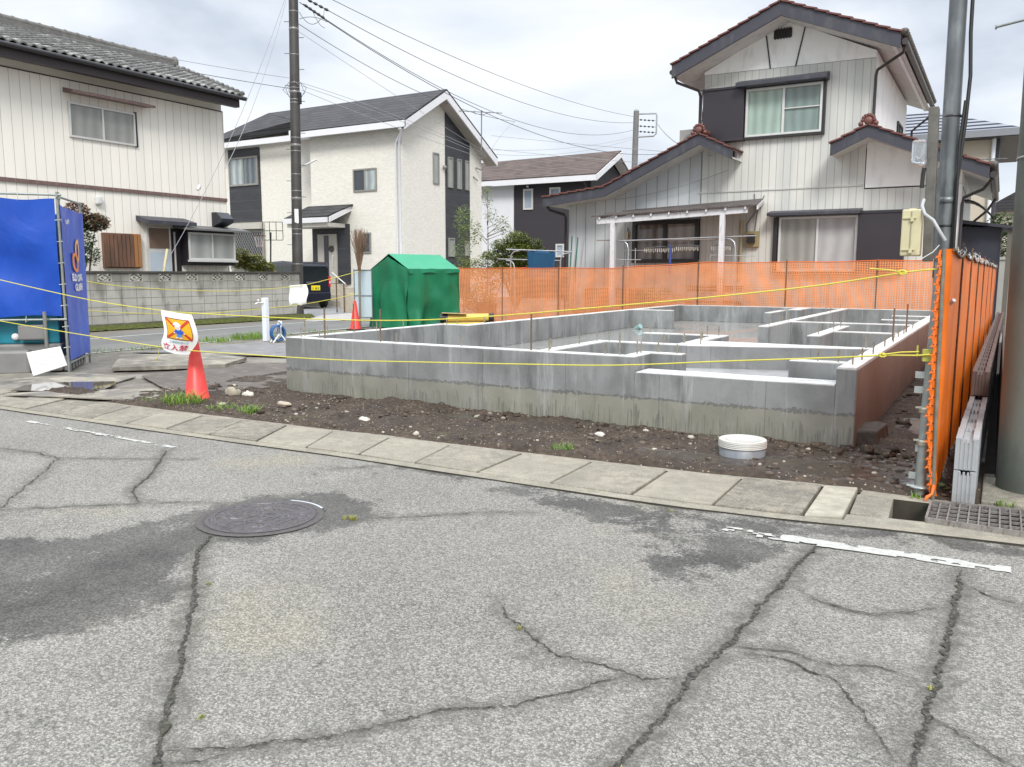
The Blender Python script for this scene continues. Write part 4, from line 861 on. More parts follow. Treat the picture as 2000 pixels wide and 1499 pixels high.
# entrance
mb = MB().box(-25.35, 26.18, .9, -23.3, 26.26, 3.35); build('entrance_surround', mb, mchar, HM)
d = build('door', MB().box(-25.0, 26.11, .92, -23.95, 26.18, 2.95), simple('door_cream', (.47, .45, .40), .5), HM)
build('door_glass', MB().box(-24.62, 26.09, .95, -24.38, 26.12, 2.9), simple('door_strip', (.04, .04, .05), .2), d)
build('door_handle', MB().tube([(-24.08, 26.05, 1.6), (-24.08, 26.02, 1.75), (-24.08, 26.02, 2.05), (-24.08, 26.05, 2.1)], .02, 6), m_alu, d)
mb = MB(); mb.lathe((0, 0, 0), [(.07, 0), (.13, .0), (.13, .03), (.07, .03)], 16); mb.v = [(-24.2+v[0], 26.09-v[2], 2.35+v[1]) for v in mb.v]; build('door_wreath', mb, simple('wreath', (.08, .07, .06), .8), d)
mb = MB(); mb.add([(-25.75, 25.0, 3.56), (-23.35, 25.0, 3.60), (-23.1, 26.25, 4.12), (-25.6, 26.25, 4.12)], [(0, 1, 2, 3)]); build('entrance_roof', mb, shing, HM, solid=.05)
mb = MB().box(-25.75, 24.96, 3.36, -23.35, 25.02, 3.56); mb.obox((-23.22, 25.6, 3.72), (.05, 0, 0), (0, 1.3, .52), (0, 0, .2)); build('entrance_fascia', mb, mwf, HM)
build('entrance_soffit', MB().box(-25.7, 25.1, 3.2, -23.5, 26.2, 3.36), mbeige, HM)
for i in range(4): build('step', MB().box(-25.2, 25.85-.3*i, 0, -23.5+.25*i, 26.2-.3*i if i == 0 else 25.85-.3*(i-1), .9-.22*i), simple('step_tile', (.5, .46, .38), .8, .15, 5), HM)
build('plinth', MB().box(-32.8, 26.2, 0, -20.53, 26.25, .75), simple('plinth_grey', (.38, .37, .35), .8), HM)
# diamond grille window at the left
w = win(HM, 'Y', 27.66, -32.1, -29.8, 1.5, 3.35, m_taupe, gK, 1, .12, .08)
mb = MB()
for i in range(-8, 24):
    for s in (1, -1):
        xa = -32.0+i*.16; za = 1.6; xb = xa+s*1.1; zb = 3.25
        ts = [0, 1]
        if xb != xa:
            for lim in (-32.0, -29.9): 
                t_ = (lim-xa)/(xb-xa); ts.append(t_)
        lo, hi = 0, 1
        t1, t2 = sorted(((-32.0-xa)/(xb-xa), (-29.9-xa)/(xb-xa))); lo, hi = max(lo, t1), min(hi, t2)
        if hi-lo > .03: mb.tube([(lerp(xa, xb, lo), 27.55, lerp(za, zb, lo)), (lerp(xa, xb, hi), 27.55, lerp(za, zb, hi))], .011, 4, False)
build('lattice_grille', mb, simple('grille_steel', (.30, .29, .27), .5), w)
build('shutter_case', MB().box(-32.3, 27.4, 3.38, -29.8, 27.68, 3.66), simple('case_beige', (.48, .46, .41), .6), HM)
mb = MB(); mb.ball((x0+.1, 29.0, 5.75), .09, 6, 8); build('vent_cap', mb, m_taupe, HM)
mb = MB(); mb.tube([(x0+.02, 31.5, 6.0), (x0+.25, 31.6, 5.9), (x0+.3, 31.75, 6.1)], .03, 6); mb.tube([(x0+.02, 31.3, 5.6), (x0+.2, 31.4, 5.4)], .03, 6); build('cable_bracket', mb, mw, HM)
# ---------------- brown roof house far behind
HD = thing('house', 'charcoal and white house with brown shingle roof, seen between two nearer houses', 'house', (-20, 42, 0), 'houses around the plot')
c0 = (-18.55, 39.02)
build('wall', MB().prism([(-18.6, 39.4, 0), (-18.6, 44.5, 0), (-18.6, 44.5, 6.1), (-18.6, 41.6, 7.35), (-18.6, 39.4, 6.2)], (0, 0, 0), (-4.6, 0, 0)), simple('wall_charcoal', (.035, .031, .038), .7, .1, 3), HD)
build('wall', MB().box(-30, 39.35, 0, -23.2, 44, 6.25), simple('wall_white', (.68, .69, .72), .8, .04, 2), HD)
mb = MB(); mb.add([(-18.05, 38.8, 6.34), (-18.05, 41.9, 7.85), (-28, 41.9, 7.75), (-24.2, 38.8, 6.34)], [(0, 1, 2, 3)]); mb.add([(-18.05, 41.9, 7.85), (-18.05, 45.2, 6.1), (-28, 45.2, 6.1), (-28, 41.9, 7.75)], [(0, 1, 2, 3)]); mb.add([(-24.2, 38.8, 6.34), (-28, 41.9, 7.75), (-31, 41, 7.3), (-31, 38.0, 6.34)], [(0, 1, 2, 3)])
build('roof', mb, roofmat('shingle_brown', (.085, .058, .048), .12, .35), HD, solid=.05)
mb = MB().box(-24.2, 38.72, 6.02, -18.0, 38.82, 6.30); mb.box(-31, 38.72, 6.05, -24.2, 38.82, 6.30)
for a, c in (((38.8, 6.30), (41.9, 7.80)), ((41.9, 7.80), (45.2, 6.05))): mb.prism([(-18.05, a[0], a[1]), (-18.05, c[0], c[1]), (-18.05, c[0], c[1]-.30), (-18.05, a[0], a[1]-.30)], (0, 0, 0), (.05, 0, 0))
build('fascia', mb, mwf, HD)
build('soffit', MB().prism([(-18.1, 38.9, 6.08), (-18.1, 41.9, 7.50), (-18.1, 45.1, 5.8), (-18.1, 45.1, 5.76), (-18.1, 41.9, 7.45), (-18.1, 38.9, 6.03)], (0, 0, 0), (-.5, 0, 0)), m_soffit, HD)
gB = glassmat('glass_sky', (.30, .36, .44), 2, 0, .85)
for (a, c, z0, z1) in ((-22.6, -22.0, 4.75, 5.85), (-21.0, -20.35, 4.95, 5.85), (-20.6, -20.1, 2.2, 2.9)): win(HD, 'Y', 39.4, a, c, z0, z1, m_alu, gB, 1, .09, .06)
for a in (40.6, 41.7): win(HD, 'X', -18.6, a, a+.6, 5.0, 5.6, m_alu, gB, 1, .1, .06)
pipe(HD, [(-18.75, 38.85, 6.0), (-18.8, 39.3, 5.7), (-18.8, 39.3, .3)], .05, m_bronze)
mb = MB(); mb.ball((-22.3, 39.3, 5.98), .08, 6, 8); build('wall_lamp', mb, m_alu, HD)
# ---------------- left cream house
HL = thing('house', 'cream vertical sided two storey house with old grey tiled roof at the far left', 'house', (-23, 10, 0), 'houses around the plot')
XL = -20.5
mb = MB().box(-24.6, -2, 0, XL, 17.53, 6.12)
build('wall', mb, siding('siding_cream', (.84, .81, .735), (.34, .325, .295), 1, .25, .06, .045, (.66, .63, .57), .3, .5), HL)
build('frieze', MB().box(-24.6, -2, 6.145, XL-.01, 17.52, 6.6), simple('frieze_cream', (.66, .64, .58), .7, .05), HL)
build('frieze_line', MB().box(-24.6, -2, 6.12, XL+.02, 17.55, 6.145), m_dkframe, HL)
build('belt_board', MB().box(XL, -2, 3.49, XL+.05, 17.56, 3.58), m_brown, HL); build('corner_trim', MB().box(XL-.06, 17.53, 0, XL+.012, 17.56, 6.12), simple('trim_cream', (.66, .63, .57), .6), HL)
# kawara roof: real wave and step
ex, ez, rx_, rz_ = -19.72, 6.53, -22.5, 7.62
SL = math.hypot(ex-rx_, rz_-ez); nt = 13; wav = .24
def kaw(y0, y1):
    mb = MB(); tip = []; nc = int((y1-y0)/wav); dx, dz = (rx_-ex)/SL, (rz_-ez)/SL; nx_, nz_ = dz, -dx
    nx_, nz_ = -dz*-1, abs(dx)
    for r in range(nt):
        for c in range(nc):
            vs = []; k = 8
            for e_i in (0, 1):
                for i in range(k+1):
                    u = i/k; s = (r+e_i*1.08)*SL/nt; h = .030*(math.sin(2*math.pi*u-.6))+(.055 if e_i == 0 else .012)
                    y = y0+(c+u)*wav; vs.append((ex+dx*s+nx_*h, y, ez+dz*s+nz_*h))
            for i in range(k+1):
                u = i/k; h = .030*(math.sin(2*math.pi*u-.6))+.012; s = r*SL/nt; vs.append((ex+dx*s+nx_*h, y0+(c+u)*wav, ez+dz*s+nz_*h))
            fs = [(i, i+1, k+1+i+1, k+1+i) for i in range(k)]+[(2*(k+1)+i, 2*(k+1)+i+1, i+1, i) for i in range(k)]
            mb.add(vs, fs, True); tv = rc.random(); tip += [1.0 if (tv > .62 and r < 2 and e_ == 0) else (.5 if tv > .9 else 0) for e_ in (0, 1, 2) for i in range(k+1)]
    mb.at = {'tip': tip}; return mb
build('roof', kaw(5.2, 17.75), mt('kawara'), HL)
build('roof_deck', MB().prism([(ex, 0, ez-.02), (rx_, 0, rz_-.02), (-25.2, 0, 6.5), (-25.2, 0, 6.4), (rx_, 0, rz_-.12), (ex, 0, ez-.10)], (0, 4.0, 0), (0, 17.72, 0)), simple('deck_dark', (.05, .045, .045), .8), HL)
mb = MB(); mb.box(rx_-.13, 4, rz_-.05, rx_+.13, 17.4, rz_+.16); mb.tube([(rx_, 4, rz_+.2), (rx_, 17.4, rz_+.2)], .085, 10)
for i in range(38): mb.tube([(rx_, 4.2+i*.35, rz_+.2), (rx_, 4.26+i*.35, rz_+.2)], .10, 10)
mb.ball((rx_, 17.5, rz_+.16), .17, 8, 10, (1, .5, 1.1)); mb.ball((rx_+.15, 17.5, rz_-.02), .09, 6, 8); build('ridge_cap', mb, simple('ridge_grey', (.17, .165, .155), .75, .4, 9), HL)
mb = MB(); 
for i in range(nt): 
    s = (i+.5)*SL/nt; mb.ball((ex+(rx_-ex)*s/SL, 17.72, ez+(rz_-ez)*s/SL+.05), .075, 5, 8, (1.6, 1, 1))
build('verge_tiles', mb, mt('kawara'), HL)
build('eave_board', MB().box(-19.98, 4, 6.20, -19.80, 17.6, 6.46), simple('eave_brown', (.035, .026, .028), .5), HL)
mb = MB().tube([(-19.68, 4, 6.45), (-19.68, 17.75, 6.45)], .06, 10); build('eave_gutter', mb, simple('gutter_black', (.03, .03, .033), .4), HL)
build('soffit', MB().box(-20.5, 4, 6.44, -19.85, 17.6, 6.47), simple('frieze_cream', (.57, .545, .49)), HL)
gG = glassmat('glass_grey_curtain', (.30, .305, .285), 7, 1, .8, .15)
w = win(HL, 'X', XL, 12.71, 14.56, 4.74, 5.60, m_alu, gG, 2, .045, .06); build('surround', fbox(MB(), 'X', XL, 12.67, 14.61, 4.70, 5.64, -.02, -.001).box(XL-.02, 14.56, 4.72, XL+.05, 14.62, 5.64), m_dkframe, w)
build('window_hood', MB().prism([(XL, 0, 5.93), (XL+.42, 0, 5.83), (XL+.42, 0, 5.77), (XL, 0, 5.81)], (0, 12.62, 0), (0, 14.95, 0)), m_brown, HL)
# lattice shutter, door, bay window, small roofs
mb = MB(); 
for i in range(9): mb.box(XL+.10, 13.42+i*.118, 1.50, XL+.16, 13.52+i*.118, 2.36)
mb.box(XL, 13.40, 1.47, XL+.10, 14.48, 2.39)
b = NB('shutter_wood'); y_ = b.xyz()[1]; b.base(b.mix(b.math('GREATER_THAN', y_, 14.24), b.mix(b.rng(b.noise(8, 4, b.pos((1, 1, .2))), .4, .6), (.17, .085, .05), (.11, .06, .04)), (.32, .15, .055))); b.rough(.6); build('wooden_shutter', mb, b.m, HL)
build('entry_wall', MB().box(XL, 15.5, 0, XL+.03, 15.82, 2.6), simple('entry_black', (.02, .016, .02), .5), HL)
d = build('door', MB().box(XL, 14.72, .2, XL+.06, 15.48, 2.62), m_alu, HL)
build('door_panel', MB().box(XL+.06, 14.78, .25, XL+.07, 15.42, 1.92), simple('door_blue', (.44, .50, .57), .35, .06), d)
build('door_transom', MB().box(XL+.06, 14.78, 2.02, XL+.07, 15.42, 2.58), simple('transom_brown', (.19, .125, .09), .3), d)
build('door_hood', MB().prism([(XL, 0, 2.90), (XL+.55, 0, 2.76), (XL+.55, 0, 2.66), (XL, 0, 2.76)], (0, 14.45, 0), (0, 16.0, 0)), m_slate, HL)
build('bay_body', MB().box(XL, 15.84, 1.56, XL+.34, 17.50, 2.60), simple('entry_black', (.02, .016, .02)), HL)
gY = glassmat('glass_bay', (.36, .37, .35), 4, 1, .7, .1)
w = win(HL, 'X', XL+.34, 15.84, 17.50, 1.72, 2.50, m_alu, gY, 2, .05, .04); build('sill', MB().box(XL+.34, 15.8, 1.66, XL+.44, 17.54, 1.72), m_alu, w)
build('bay_roof', MB().prism([(XL, 0, 2.72), (XL+.62, 0, 2.60), (XL+.62, 0, 2.55), (XL, 0, 2.62)], (0, 15.6, 0), (0, 17.9, 0)), simple('bay_roof_grey', (.14, .14, .14), .6), HL)
mb = MB(); mb.prism([(XL, 0, 3.14), (XL+.2, 0, 3.14), (XL+.42, 0, 2.95), (XL+.42, 0, 2.84), (XL+.14, 0, 2.74), (XL, 0, 2.72)], (0, 16.98, 0), (0, 17.45, 0)); build('extractor_hood', mb, simple('hood_black', (.02, .022, .03), .35), HL, bevel=.01)
mb = MB(); mb.box(XL, 13.27, 3.10, XL+.12, 13.45, 3.34); build('vent_cap', mb, simple('vent_white', (.66, .66, .65), .4), HL, bevel=.05)
mb = MB().tube([(XL+.06, 15.6, .3), (XL+.06, 15.6, 2.5)], .03, 8); build('drain_pipe', mb, simple('pipe_greybeige', (.42, .4, .37), .5), HL)
# ================================================================== SITE OBJECTS
R = random.Random(11)
m_galv = simple('galvanised', (.30, .33, .315), .45, .22, 9, metal=.35, dirt=(.20, .21, .19)); m_galv2 = simple('galvanised_dull', (.155, .17, .18), .4, .3, 5, metal=.4, dirt=(.26, .28, .28))
m_rope = simple('rope_yellow', (.66, .60, .08), .6, .2, 120, bump=.5, bscale=400); m_black = simple('plastic_black', (.02, .02, .02), .5)
m_rust = simple('rust_bar', (.15, .085, .05), .75, .5, 40); m_pvcg = simple('pvc_grey', (.20, .215, .235), .45, .15, 6)
# --- steel meter post
t = thing('meter_post', 'greenish galvanised steel post with yellow roped clamp, in front of the tall pole', 'post', (-.35, 5.5, 0))
build('tube', MB().tube([(-.352, 5.50, -.1), (-.335, 5.50, .7), (-.318, 5.50, 1.42)], .033, 16), m_galv, t)
for z, w in ((.13, .07), (.30, .04), (.66, .07), (.75, .07)):
    build('bracket', MB().box(-.352-w*.9, 5.487, z-.02, -.352+w, 5.497, z+.02), simple('bracket_zinc', (.38, .41, .40), .4, .2, 20, metal=.4), t)
for z in (.34, .54):
    mb = MB().lathe((-.345, 5.50, z-.02), [(.036, 0), (.041, .004), (.036, .012), (.041, .02), (.041, .03), (.036, .036)], 18); mb.box(-.31, 5.46, z-.03, -.285, 5.49, z+.03); mb.box(-.40, 5.465, z+.01, -.37, 5.475, z+.02)
    build('band_clamp', mb, simple('clamp_zinc', (.45, .44, .36), .35, .2, 30, metal=.5), t)
mb = MB().lathe((-.352, 5.5, .055), [(.035, 0), (.06, .004), (.06, .012), (.035, .018)], 18); mb.tube([(-.42, 5.47, .07), (-.30, 5.47, .06)], .008, 6); build('ring_bolt', mb, simple('bracket_zinc', (.38, .41, .40)), t)
mb = MB(); mb.box(-.38, 5.452, .835, -.30, 5.468, .91); mb.box(-.385, 5.46, .84, -.375, 5.52, .905); mb.tube([(-.29, 5.455, .85), (-.29, 5.455, .93)], .006, 6); mb.tube([(-.41, 5.455, .86), (-.41, 5.455, .93)], .006, 6)
build('pipe_clamp', mb, simple('clamp_yellow', (.42, .42, .08), .45, .3, 20), t, bevel=.004)
t = thing('conduit', 'grey plastic conduit pipe with black coupling standing behind the greenish steel post', 'pipe', (-.33, 5.68, 0))
build('pipe', MB().tube([(-.325, 5.66, -.1), (-.325, 5.68, .85), (-.335, 5.72, 1.36)], .033, 14), m_pvcg, t); build('coupling', MB().tube([(-.325, 5.66, .10), (-.325, 5.66, .16)], .04, 14), m_pvcg, t)
build('coupling', MB().tube([(-.325, 5.68, .80), (-.325, 5.68, .83)], .037, 14), m_black, t); build('coupling', MB().tube([(-.335, 5.73, 1.33), (-.335, 5.73, 1.39)], .042, 14), m_black, t)
build('branch', MB().tube([(-.30, 5.65, 1.16), (-.27, 5.6, 1.17), (-.24, 5.56, 1.20)], .012, 8), simple('flex_grey', (.42, .43, .44), .4), t)
t = thing('steel_pole', 'tall round galvanised steel pole with black cable beside it, rising out of the picture', 'pole', (-.34, 5.9, 0))
build('tube', MB().tube([(-.30, 5.92, -.05), (-.335, 5.90, 1.4), (-.35, 5.90, 3.2), (-.36, 5.90, 5.4)], .050, 24), m_galv2, t)
for z in (1.80, 1.655, 2.32): build('band', MB().lathe((-.338, 5.90, z-.01), [(.0505, 0), (.054, .002), (.054, .012 if z < 2 else .006), (.0505, .014)], 24), m_galv2 if z == 1.8 else m_black, t)
build('band', MB().lathe((-.338, 5.90, 1.79), [(.0505, 0), (.056, .002), (.056, .035), (.0505, .037)], 24), m_galv2, t)
build('cable', MB().tube([(-.285, 5.86, 1.45), (-.285, 5.86, 1.9), (-.262, 5.88, 2.3), (-.255, 5.9, 2.55), (-.27, 5.9, 2.8), (-.28, 5.9, 3.6), (-.29, 5.9, 5)], .011, 8), m_black, t)
build('cable', MB().tube([(-.275, 5.85, 1.42), (-.280, 5.85, 1.8), (-.285, 5.86, 2.15), (-.27, 5.87, 2.4)], .009, 8), m_black, t)
t = thing('meter_board', 'weathered grey wooden board with clear meter cover, strapped to the tall steel pole', 'board', (-.42, 5.76, 1.44))
mb = MB(); mb.obox((-.418, 5.74, 1.89), (.055, 0, 0), (0, .09, 0), (-.02, 0, .92)); build('plank', mb, simple('board_grey', (.15, .145, .13), .8, .4, 12, dirt=(.08, .075, .065), bump=.3), t, bevel=.004)
mb = MB(); mb.obox((-.375, 5.76, 1.72), (.02, 0, 0), (0, .02, 0), (-.008, 0, .55)); build('side_rail', mb, m_galv2, t)
b = NB('clear_cover'); b.base((.72, .76, .80)); b.rough(.12); b.set(Transmission_Weight=.75, IOR=1.25, Alpha=.8); 
mb = MB(); mb.box(-.525, 5.60, 2.02, -.45, 5.72, 2.15); mb.prism([(-.525, 5.60, 2.02), (-.45, 5.60, 1.99), (-.45, 5.60, 2.02)], (0, 0, 0), (0, .12, 0)); cv = build('meter_cover', mb, b.m, t, bevel=.012)
build('wire', MB().tube([(-.51, 5.66, 2.06), (-.49, 5.66, 2.04), (-.475, 5.66, 2.05), (-.465, 5.66, 2.10), (-.46, 5.67, 2.13)], .007, 6), simple('wire_grey', (.4, .42, .44), .4), cv)
build('cable_end', MB().tube([(-.455, 5.66, 1.99), (-.46, 5.66, 1.95), (-.462, 5.66, 1.87)], .012, 8), m_black, t)
build('conduit', MB().tube([(-.445, 5.66, 1.80), (-.45, 5.62, 1.76), (-.43, 5.58, 1.71), (-.38, 5.56, 1.67), (-.34, 5.56, 1.60), (-.31, 5.57, 1.55)], .010, 8), simple('flex_grey', (.42, .43, .44)), t)
t = thing('meter_box', 'cream plastic electrical box with two latches mounted left of the tall steel pole', 'electric box', (-.5, 5.65, 1.46))
mcb = simple('box_cream', (.56, .52, .33), .45, .12, 8, dirt=(.40, .36, .24))
build('box', MB().box(-.555, 5.60, 1.462, -.445, 5.72, 1.742), mcb, t, bevel=.008)
for z in (1.69, 1.50): build('latch', MB().box(-.55, 5.59, z-.004, -.475, 5.60, z+.003).box(-.505, 5.583, z-.022, -.487, 5.6, z+.004), mcb, t)
build('hinge_line', MB().box(-.503, 5.594, 1.48, -.499, 5.60, 1.73), simple('box_cream_dark', (.3, .27, .18), .6), t); build('lug', MB().box(-.52, 5.64, 1.742, -.48, 5.67, 1.75), mcb, t)
# --- concrete utility pole at the right edge
t = thing('utility_pole', 'thick mossy concrete utility pole at the right edge beside the drain grating', 'utility pole', (.24, 5.98, 0), 'utility poles')
build('shaft', MB().tube([(.256, 5.98, -.2), (.231, 5.98, 1.3), (.206, 5.98, 3.2), (.171, 5.98, 6)], [.205, .198, .19, .18], 40), mt('pole'), t)
build('step_bolt', MB().tube([(.04, 5.92, 2.845), (-.135, 5.92, 2.82)], .008, 8).tube([(-.135, 5.92, 2.82), (-.145, 5.92, 2.819)], .014, 8), m_galv, t)
mb = MB().lathe((.221, 5.98, 2.04), [(.198, 0), (.201, .002), (.201, .010), (.198, .012)], 40); build('wire_band', mb, simple('bracket_zinc', (.38, .41, .40)), t)
build('footing', MB().box(-.02, 5.50, -.02, .9, 6.3, .022), mt('lid'), t, bevel=.01)
# --- new block wall
t = thing('block_wall', 'low new boundary wall of grooved grey blocks stepping up behind the orange net', 'wall', (-.11, 8, 0))
def blk_course(y0, y1, z0, mat, n0=0):
    y = y0
    while y < y1:
        mb = MB(); w = .388
        sh_ = .009*(y-5.42); x0_, x1_ = -.172+sh_, -.052+sh_
        mb.box(x0_, y, z0, x0_+.034, y+w, z0+.192); mb.box(x1_-.034, y, z0, x1_, y+w, z0+.192); mb.box(x0_+.034, y, z0, x1_-.034, y+w, z0+.165)
        mb.box(x0_+.034, y, z0+.165, x1_-.034, y+.03, z0+.192) if False else None
        for gx in (.022, .044, .066, .088):
            mb.box(x0_+gx+.004, y-.004, z0+.004, x0_+gx+.016, y, z0+.188)
        build('block', mb, mat, t, bevel=.003); y += .398
blk_course(5.42, 13, -.185, mt('blk')); blk_course(5.42, 13, .012, mt('blk')); blk_course(5.42, 13, .209, mt('blk')); 
blk_course(7.35, 19, .408, mt('blkbrown'))
tag(build('dark_gap_strip', MB().box(.045, 6.2, -.02, .065, 13, .66), m_black), 'added black strip filling the dark gap between the new block wall and the concrete pole', 'board')  # black strip added to make the gap behind the blocks dark
sheet('dark_ground', [(-.02, 5.62), (2.2, 5.8), (2.2, 19), (-.02, 19)], .0, simple('ground_dark', (.035, .027, .02), .95, .5, 6, bump=.6))  # dark brown sheet laid over the pale lot ground in this gap
# --- orange net fences
net1 = netmat('net_orange', (.88, .19, .012), .075, .052, .05, .16, .3); net2 = netmat('net_orange_far', (.93, .36, .15), .050, .034, .55, .42, .35)
t = thing('net_fence', 'bright orange safety net on rusty stakes running back beside the new block wall', 'net fence', (-.28, 11, 0), 'orange safety net fences')
nx_ = lambda y: -.264+max(0, y-5.45)*.0105
def rf(u, v):
    s = u*13.6-.09; z = lerp(.03, 1.50, v)
    sag = .0
    y = 5.45+s; x = nx_(y)
    if s < 0: x = nx_(5.45)+s*.72-.006*math.sin(v*60); y = 5.45+s*.3; z = z+.0
    x += .004*math.sin(s*4.1)*(1-.5*v)+.008*mnoise.noise(Vector((s*2, v*3, 2)))
    if v > .9: z -= .035*abs(math.sin((s)*math.pi/1.3))*(v-.9)*10
    if s < 0 and v < .35: x += (.35-v)*.12
    if s > .2: z = lerp(max(.03, .18 if s > .3 else .03), z, 1) if v > 0 else .05
    return (x, y, z)
mb = MB(); mb.grid(rf, 260, 40, True, lambda u, v: (u*13.6, v*1.47)); build('net', mb, net1, t)
mb = MB()
for i in range(27):
    z = .10+i*.052; f = rf(0, (z-.03)/1.47); mb.add([(f[0]+.015, f[1], z), (f[0]-.013-.006*R.random(), f[1]-.004, z-.008), (f[0]+.015, f[1], z+.040)], [(0, 1, 2)])
ms__ = MB()
for i in range(27):
    z = .10+i*.052; f = rf(0, (z-.03)/1.47); ms__.add([(f[0]-.002, f[1]-.003, z+.006), (f[0]+.026, f[1]+.004, z+.006), (f[0]+.026, f[1]+.004, z+.013), (f[0]-.002, f[1]-.003, z+.013)], [(0, 1, 2, 3)])
build('net_slits', ms__, simple('slit_dark', (.10, .03, .01), .8), t)
build('torn_edge', mb, simple('net_edge', (.80, .16, .015), .5, .1, 6), t)
SY = [5.45, 6.62, 8.0, 9.6, 11.4, 13.4, 15.6, 18.0]
for i, y in enumerate(SY):
    x = nx_(y)-.006; 
    if i == 0: build('stake', MB().tube([(x+.002, y-.02, -.1), (x-.02, y-.02, .75), (x-.035, y-.02, 1.50)], .011, 8), simple('stake_grey', (.20, .19, .15), .6, .4, 15), t)
    else: build('stake', MB().tube([(x+.010, y-.004, -.1), (x+.008, y-.004, 1.57)], .0065, 8), m_rust, t)
mb = MB(); pts = [];
for i in range(120): s = i/119; f = rf(s*.99+.007, 1); pts.append((f[0]+.012, f[1], f[2]-.005))
mb.tube(pts, .010, 6); build('top_rod', mb, m_rust, t)
mb = MB()
for i in range(46):
    s = R.random()**1.4; f = rf(.01+s*.95, 1); p = Vector(f); q = p+Vector((R.uniform(-.02, .02), R.uniform(-.03, .03), .03+R.random()*.02)); tw = MB().tube([p-Vector((0, 0, .02)), (p+q)/2+Vector((.012, 0, 0)), q, q+Vector((R.uniform(-.03, .03), .01, -.02))], .0028, 4, False); build('tie_wire', tw, simple('wire_white', (.6, .6, .57), .5), t)
mb.tube([(-.33, 5.43, 1.52), (-.36, 5.42, 1.48), (-.42, 5.42, 1.44)], .003, 4); build('tie_wire', mb, simple('wire_white', (.6, .6, .57), .5), t)
mb = MB(); mb.tube([(-.27, 5.42, .10), (-.275, 5.40, .05), (-.30, 5.38, .03), (-.31, 5.37, .01)], [.012, .008, .012, .004], 6); build('twisted_tail', mb, simple('net_edge', (.80, .16, .015)), t)
t = thing('net_fence', 'pale orange safety net fence stretched across the back of the plot before the porch house', 'net fence', (-6.5, 19.1, 0), 'orange safety net fences')
zt = lambda x: interp([(-13.3, 1.50), (-10, 1.50), (-8.34, 1.50), (-6.19, 1.62), (-4.17, 1.625), (-1.4, 1.65), (-.3, 1.66)], x)
def bf(u, v):
    x = lerp(-13.25, -.35, u); s = u*13
    return (x, 19.1+.03*mnoise.noise(Vector((s*1.3, v*2, 4))), lerp(.05, zt(x)-.02*abs(math.sin(s*1.7)), v))
mb = MB(); mb.grid(bf, 160, 12, True, lambda u, v: (u*12.9, v*1.5)); build('net', mb, net2, t)
for x in (-13.27, -11.6, -9.9, -8.1, -6.19, -4.17, -2.3, -.6):
    build('stake', MB().tube([(x, 19.08, -.1), (x, 19.08, zt(x)+.04)], .011 if x > -13 else .02, 6), m_rust if x > -13 else simple('stake_cream', (.6, .5, .38), .7), t)
mb = MB(); mb.tube([(lambda f: (f[0], f[1]-.01, f[2]))(bf(i/60, 1)) for i in range(61)], .008, 5); build('top_cord', mb, simple('net_edge', (.80, .16, .015)), t)
# --- ropes
def rope(pts, r, label, grp='yellow boundary ropes', sub=4):
    P = [Vector(p) for p in pts]; Q = []
    for i in range(len(P)-1):
        p0, p1, p2, p3 = P[max(i-1, 0)], P[i], P[i+1], P[min(i+2, len(P)-1)]
        for k in range(sub):
            t_ = k/sub; Q.append(.5*((2*p1)+(p2-p0)*t_+(2*p0-5*p1+4*p2-p3)*t_**2+(-p0+3*p1-3*p2+p3)*t_**3))
    Q.append(P[-1]); return tag(build('rope', MB().tube(Q, r, 6), m_rope), label, 'rope', grp)
rt = [(-.33, 5.46, 1.38), (-.36, 5.45, 1.38), (-.52, 5.46, 1.36), (-1.0, 5.5, 1.28), (-1.65, 5.5, 1.2), (-2.4, 5.5, 1.12), (-3.4, 5.5, 1.02), (-4.25, 5.5, .96), (-5.11, 5.5, .94), (-5.88, 5.5, .938), (-7.03, 5.5, .95), (-7.5, 5.5, .965), (-8.7, 5.5, 1.05), (-10.48, 5.5, 1.26), (-11.2, 5.5, 1.36)]
rb = [(-.34, 5.44, .88), (-.42, 5.45, .87), (-.6, 5.46, .86), (-.86, 5.5, .83), (-1.64, 5.5, .76), (-2.39, 5.5, .69), (-3.25, 5.5, .65), (-4.26, 5.5, .61), (-5.12, 5.5, .58), (-6.46, 5.5, .57), (-7.14, 5.5, .57), (-8.06, 5.5, .61), (-9.28, 5.5, .68), (-10.56, 5.5, .76), (-11.2, 5.5, .81)]
rope(rt, .0052, 'upper yellow rope across the plot front, tied near the cream electrical box')
rope(rb, .0052, 'lower yellow rope across the plot front, tied to the clamp on the post')
def knot(c, s, name='rope_knot', lab='', tail=None):
    mb = MB(); c = Vector(c)
    for k in range(5): 
        a = k*1.3; mb.tube([c+Vector((math.cos(a+i*.8)*s*(1+.5*(k % 2)), .3*s*math.sin(i), math.sin(a+i*.8)*s*.75)) for i in range(7)], .0048, 6)
    if tail: mb.tube(tail, .0045, 6)
    return tag(build(name, mb, m_rope), lab, 'knot', 'knots in the yellow ropes')
tag(build('stake', MB().tube([(-11.22, 5.5, -.1), (-11.2, 5.5, 1.5)], .02, 8), m_galv), 'grey pipe stake holding the left ends of the yellow ropes', 'stake')
knot((-.52, 5.46, 1.362), .017, lab='upper yellow rope knot with a loose tail, left of the steel post', tail=[(-.53, 5.46, 1.365), (-.60, 5.46, 1.378), (-.70, 5.46, 1.385)])
knot((-.60, 5.455, .862), .015, lab='lower yellow rope knot over the corner of the concrete foundation', tail=[(-.6, 5.45, .865), (-.5, 5.45, .885), (-.40, 5.45, .893)])
br1 = [(-13.5, 8.2, 1.25), (-13.42, 9.2, 1.10), (-13.38, 10.78, 1.0), (-13.42, 11.92, .99), (-13.38, 13.38, 1.07), (-13.3, 14.3, 1.22), (-13.22, 15.16, 1.39)]
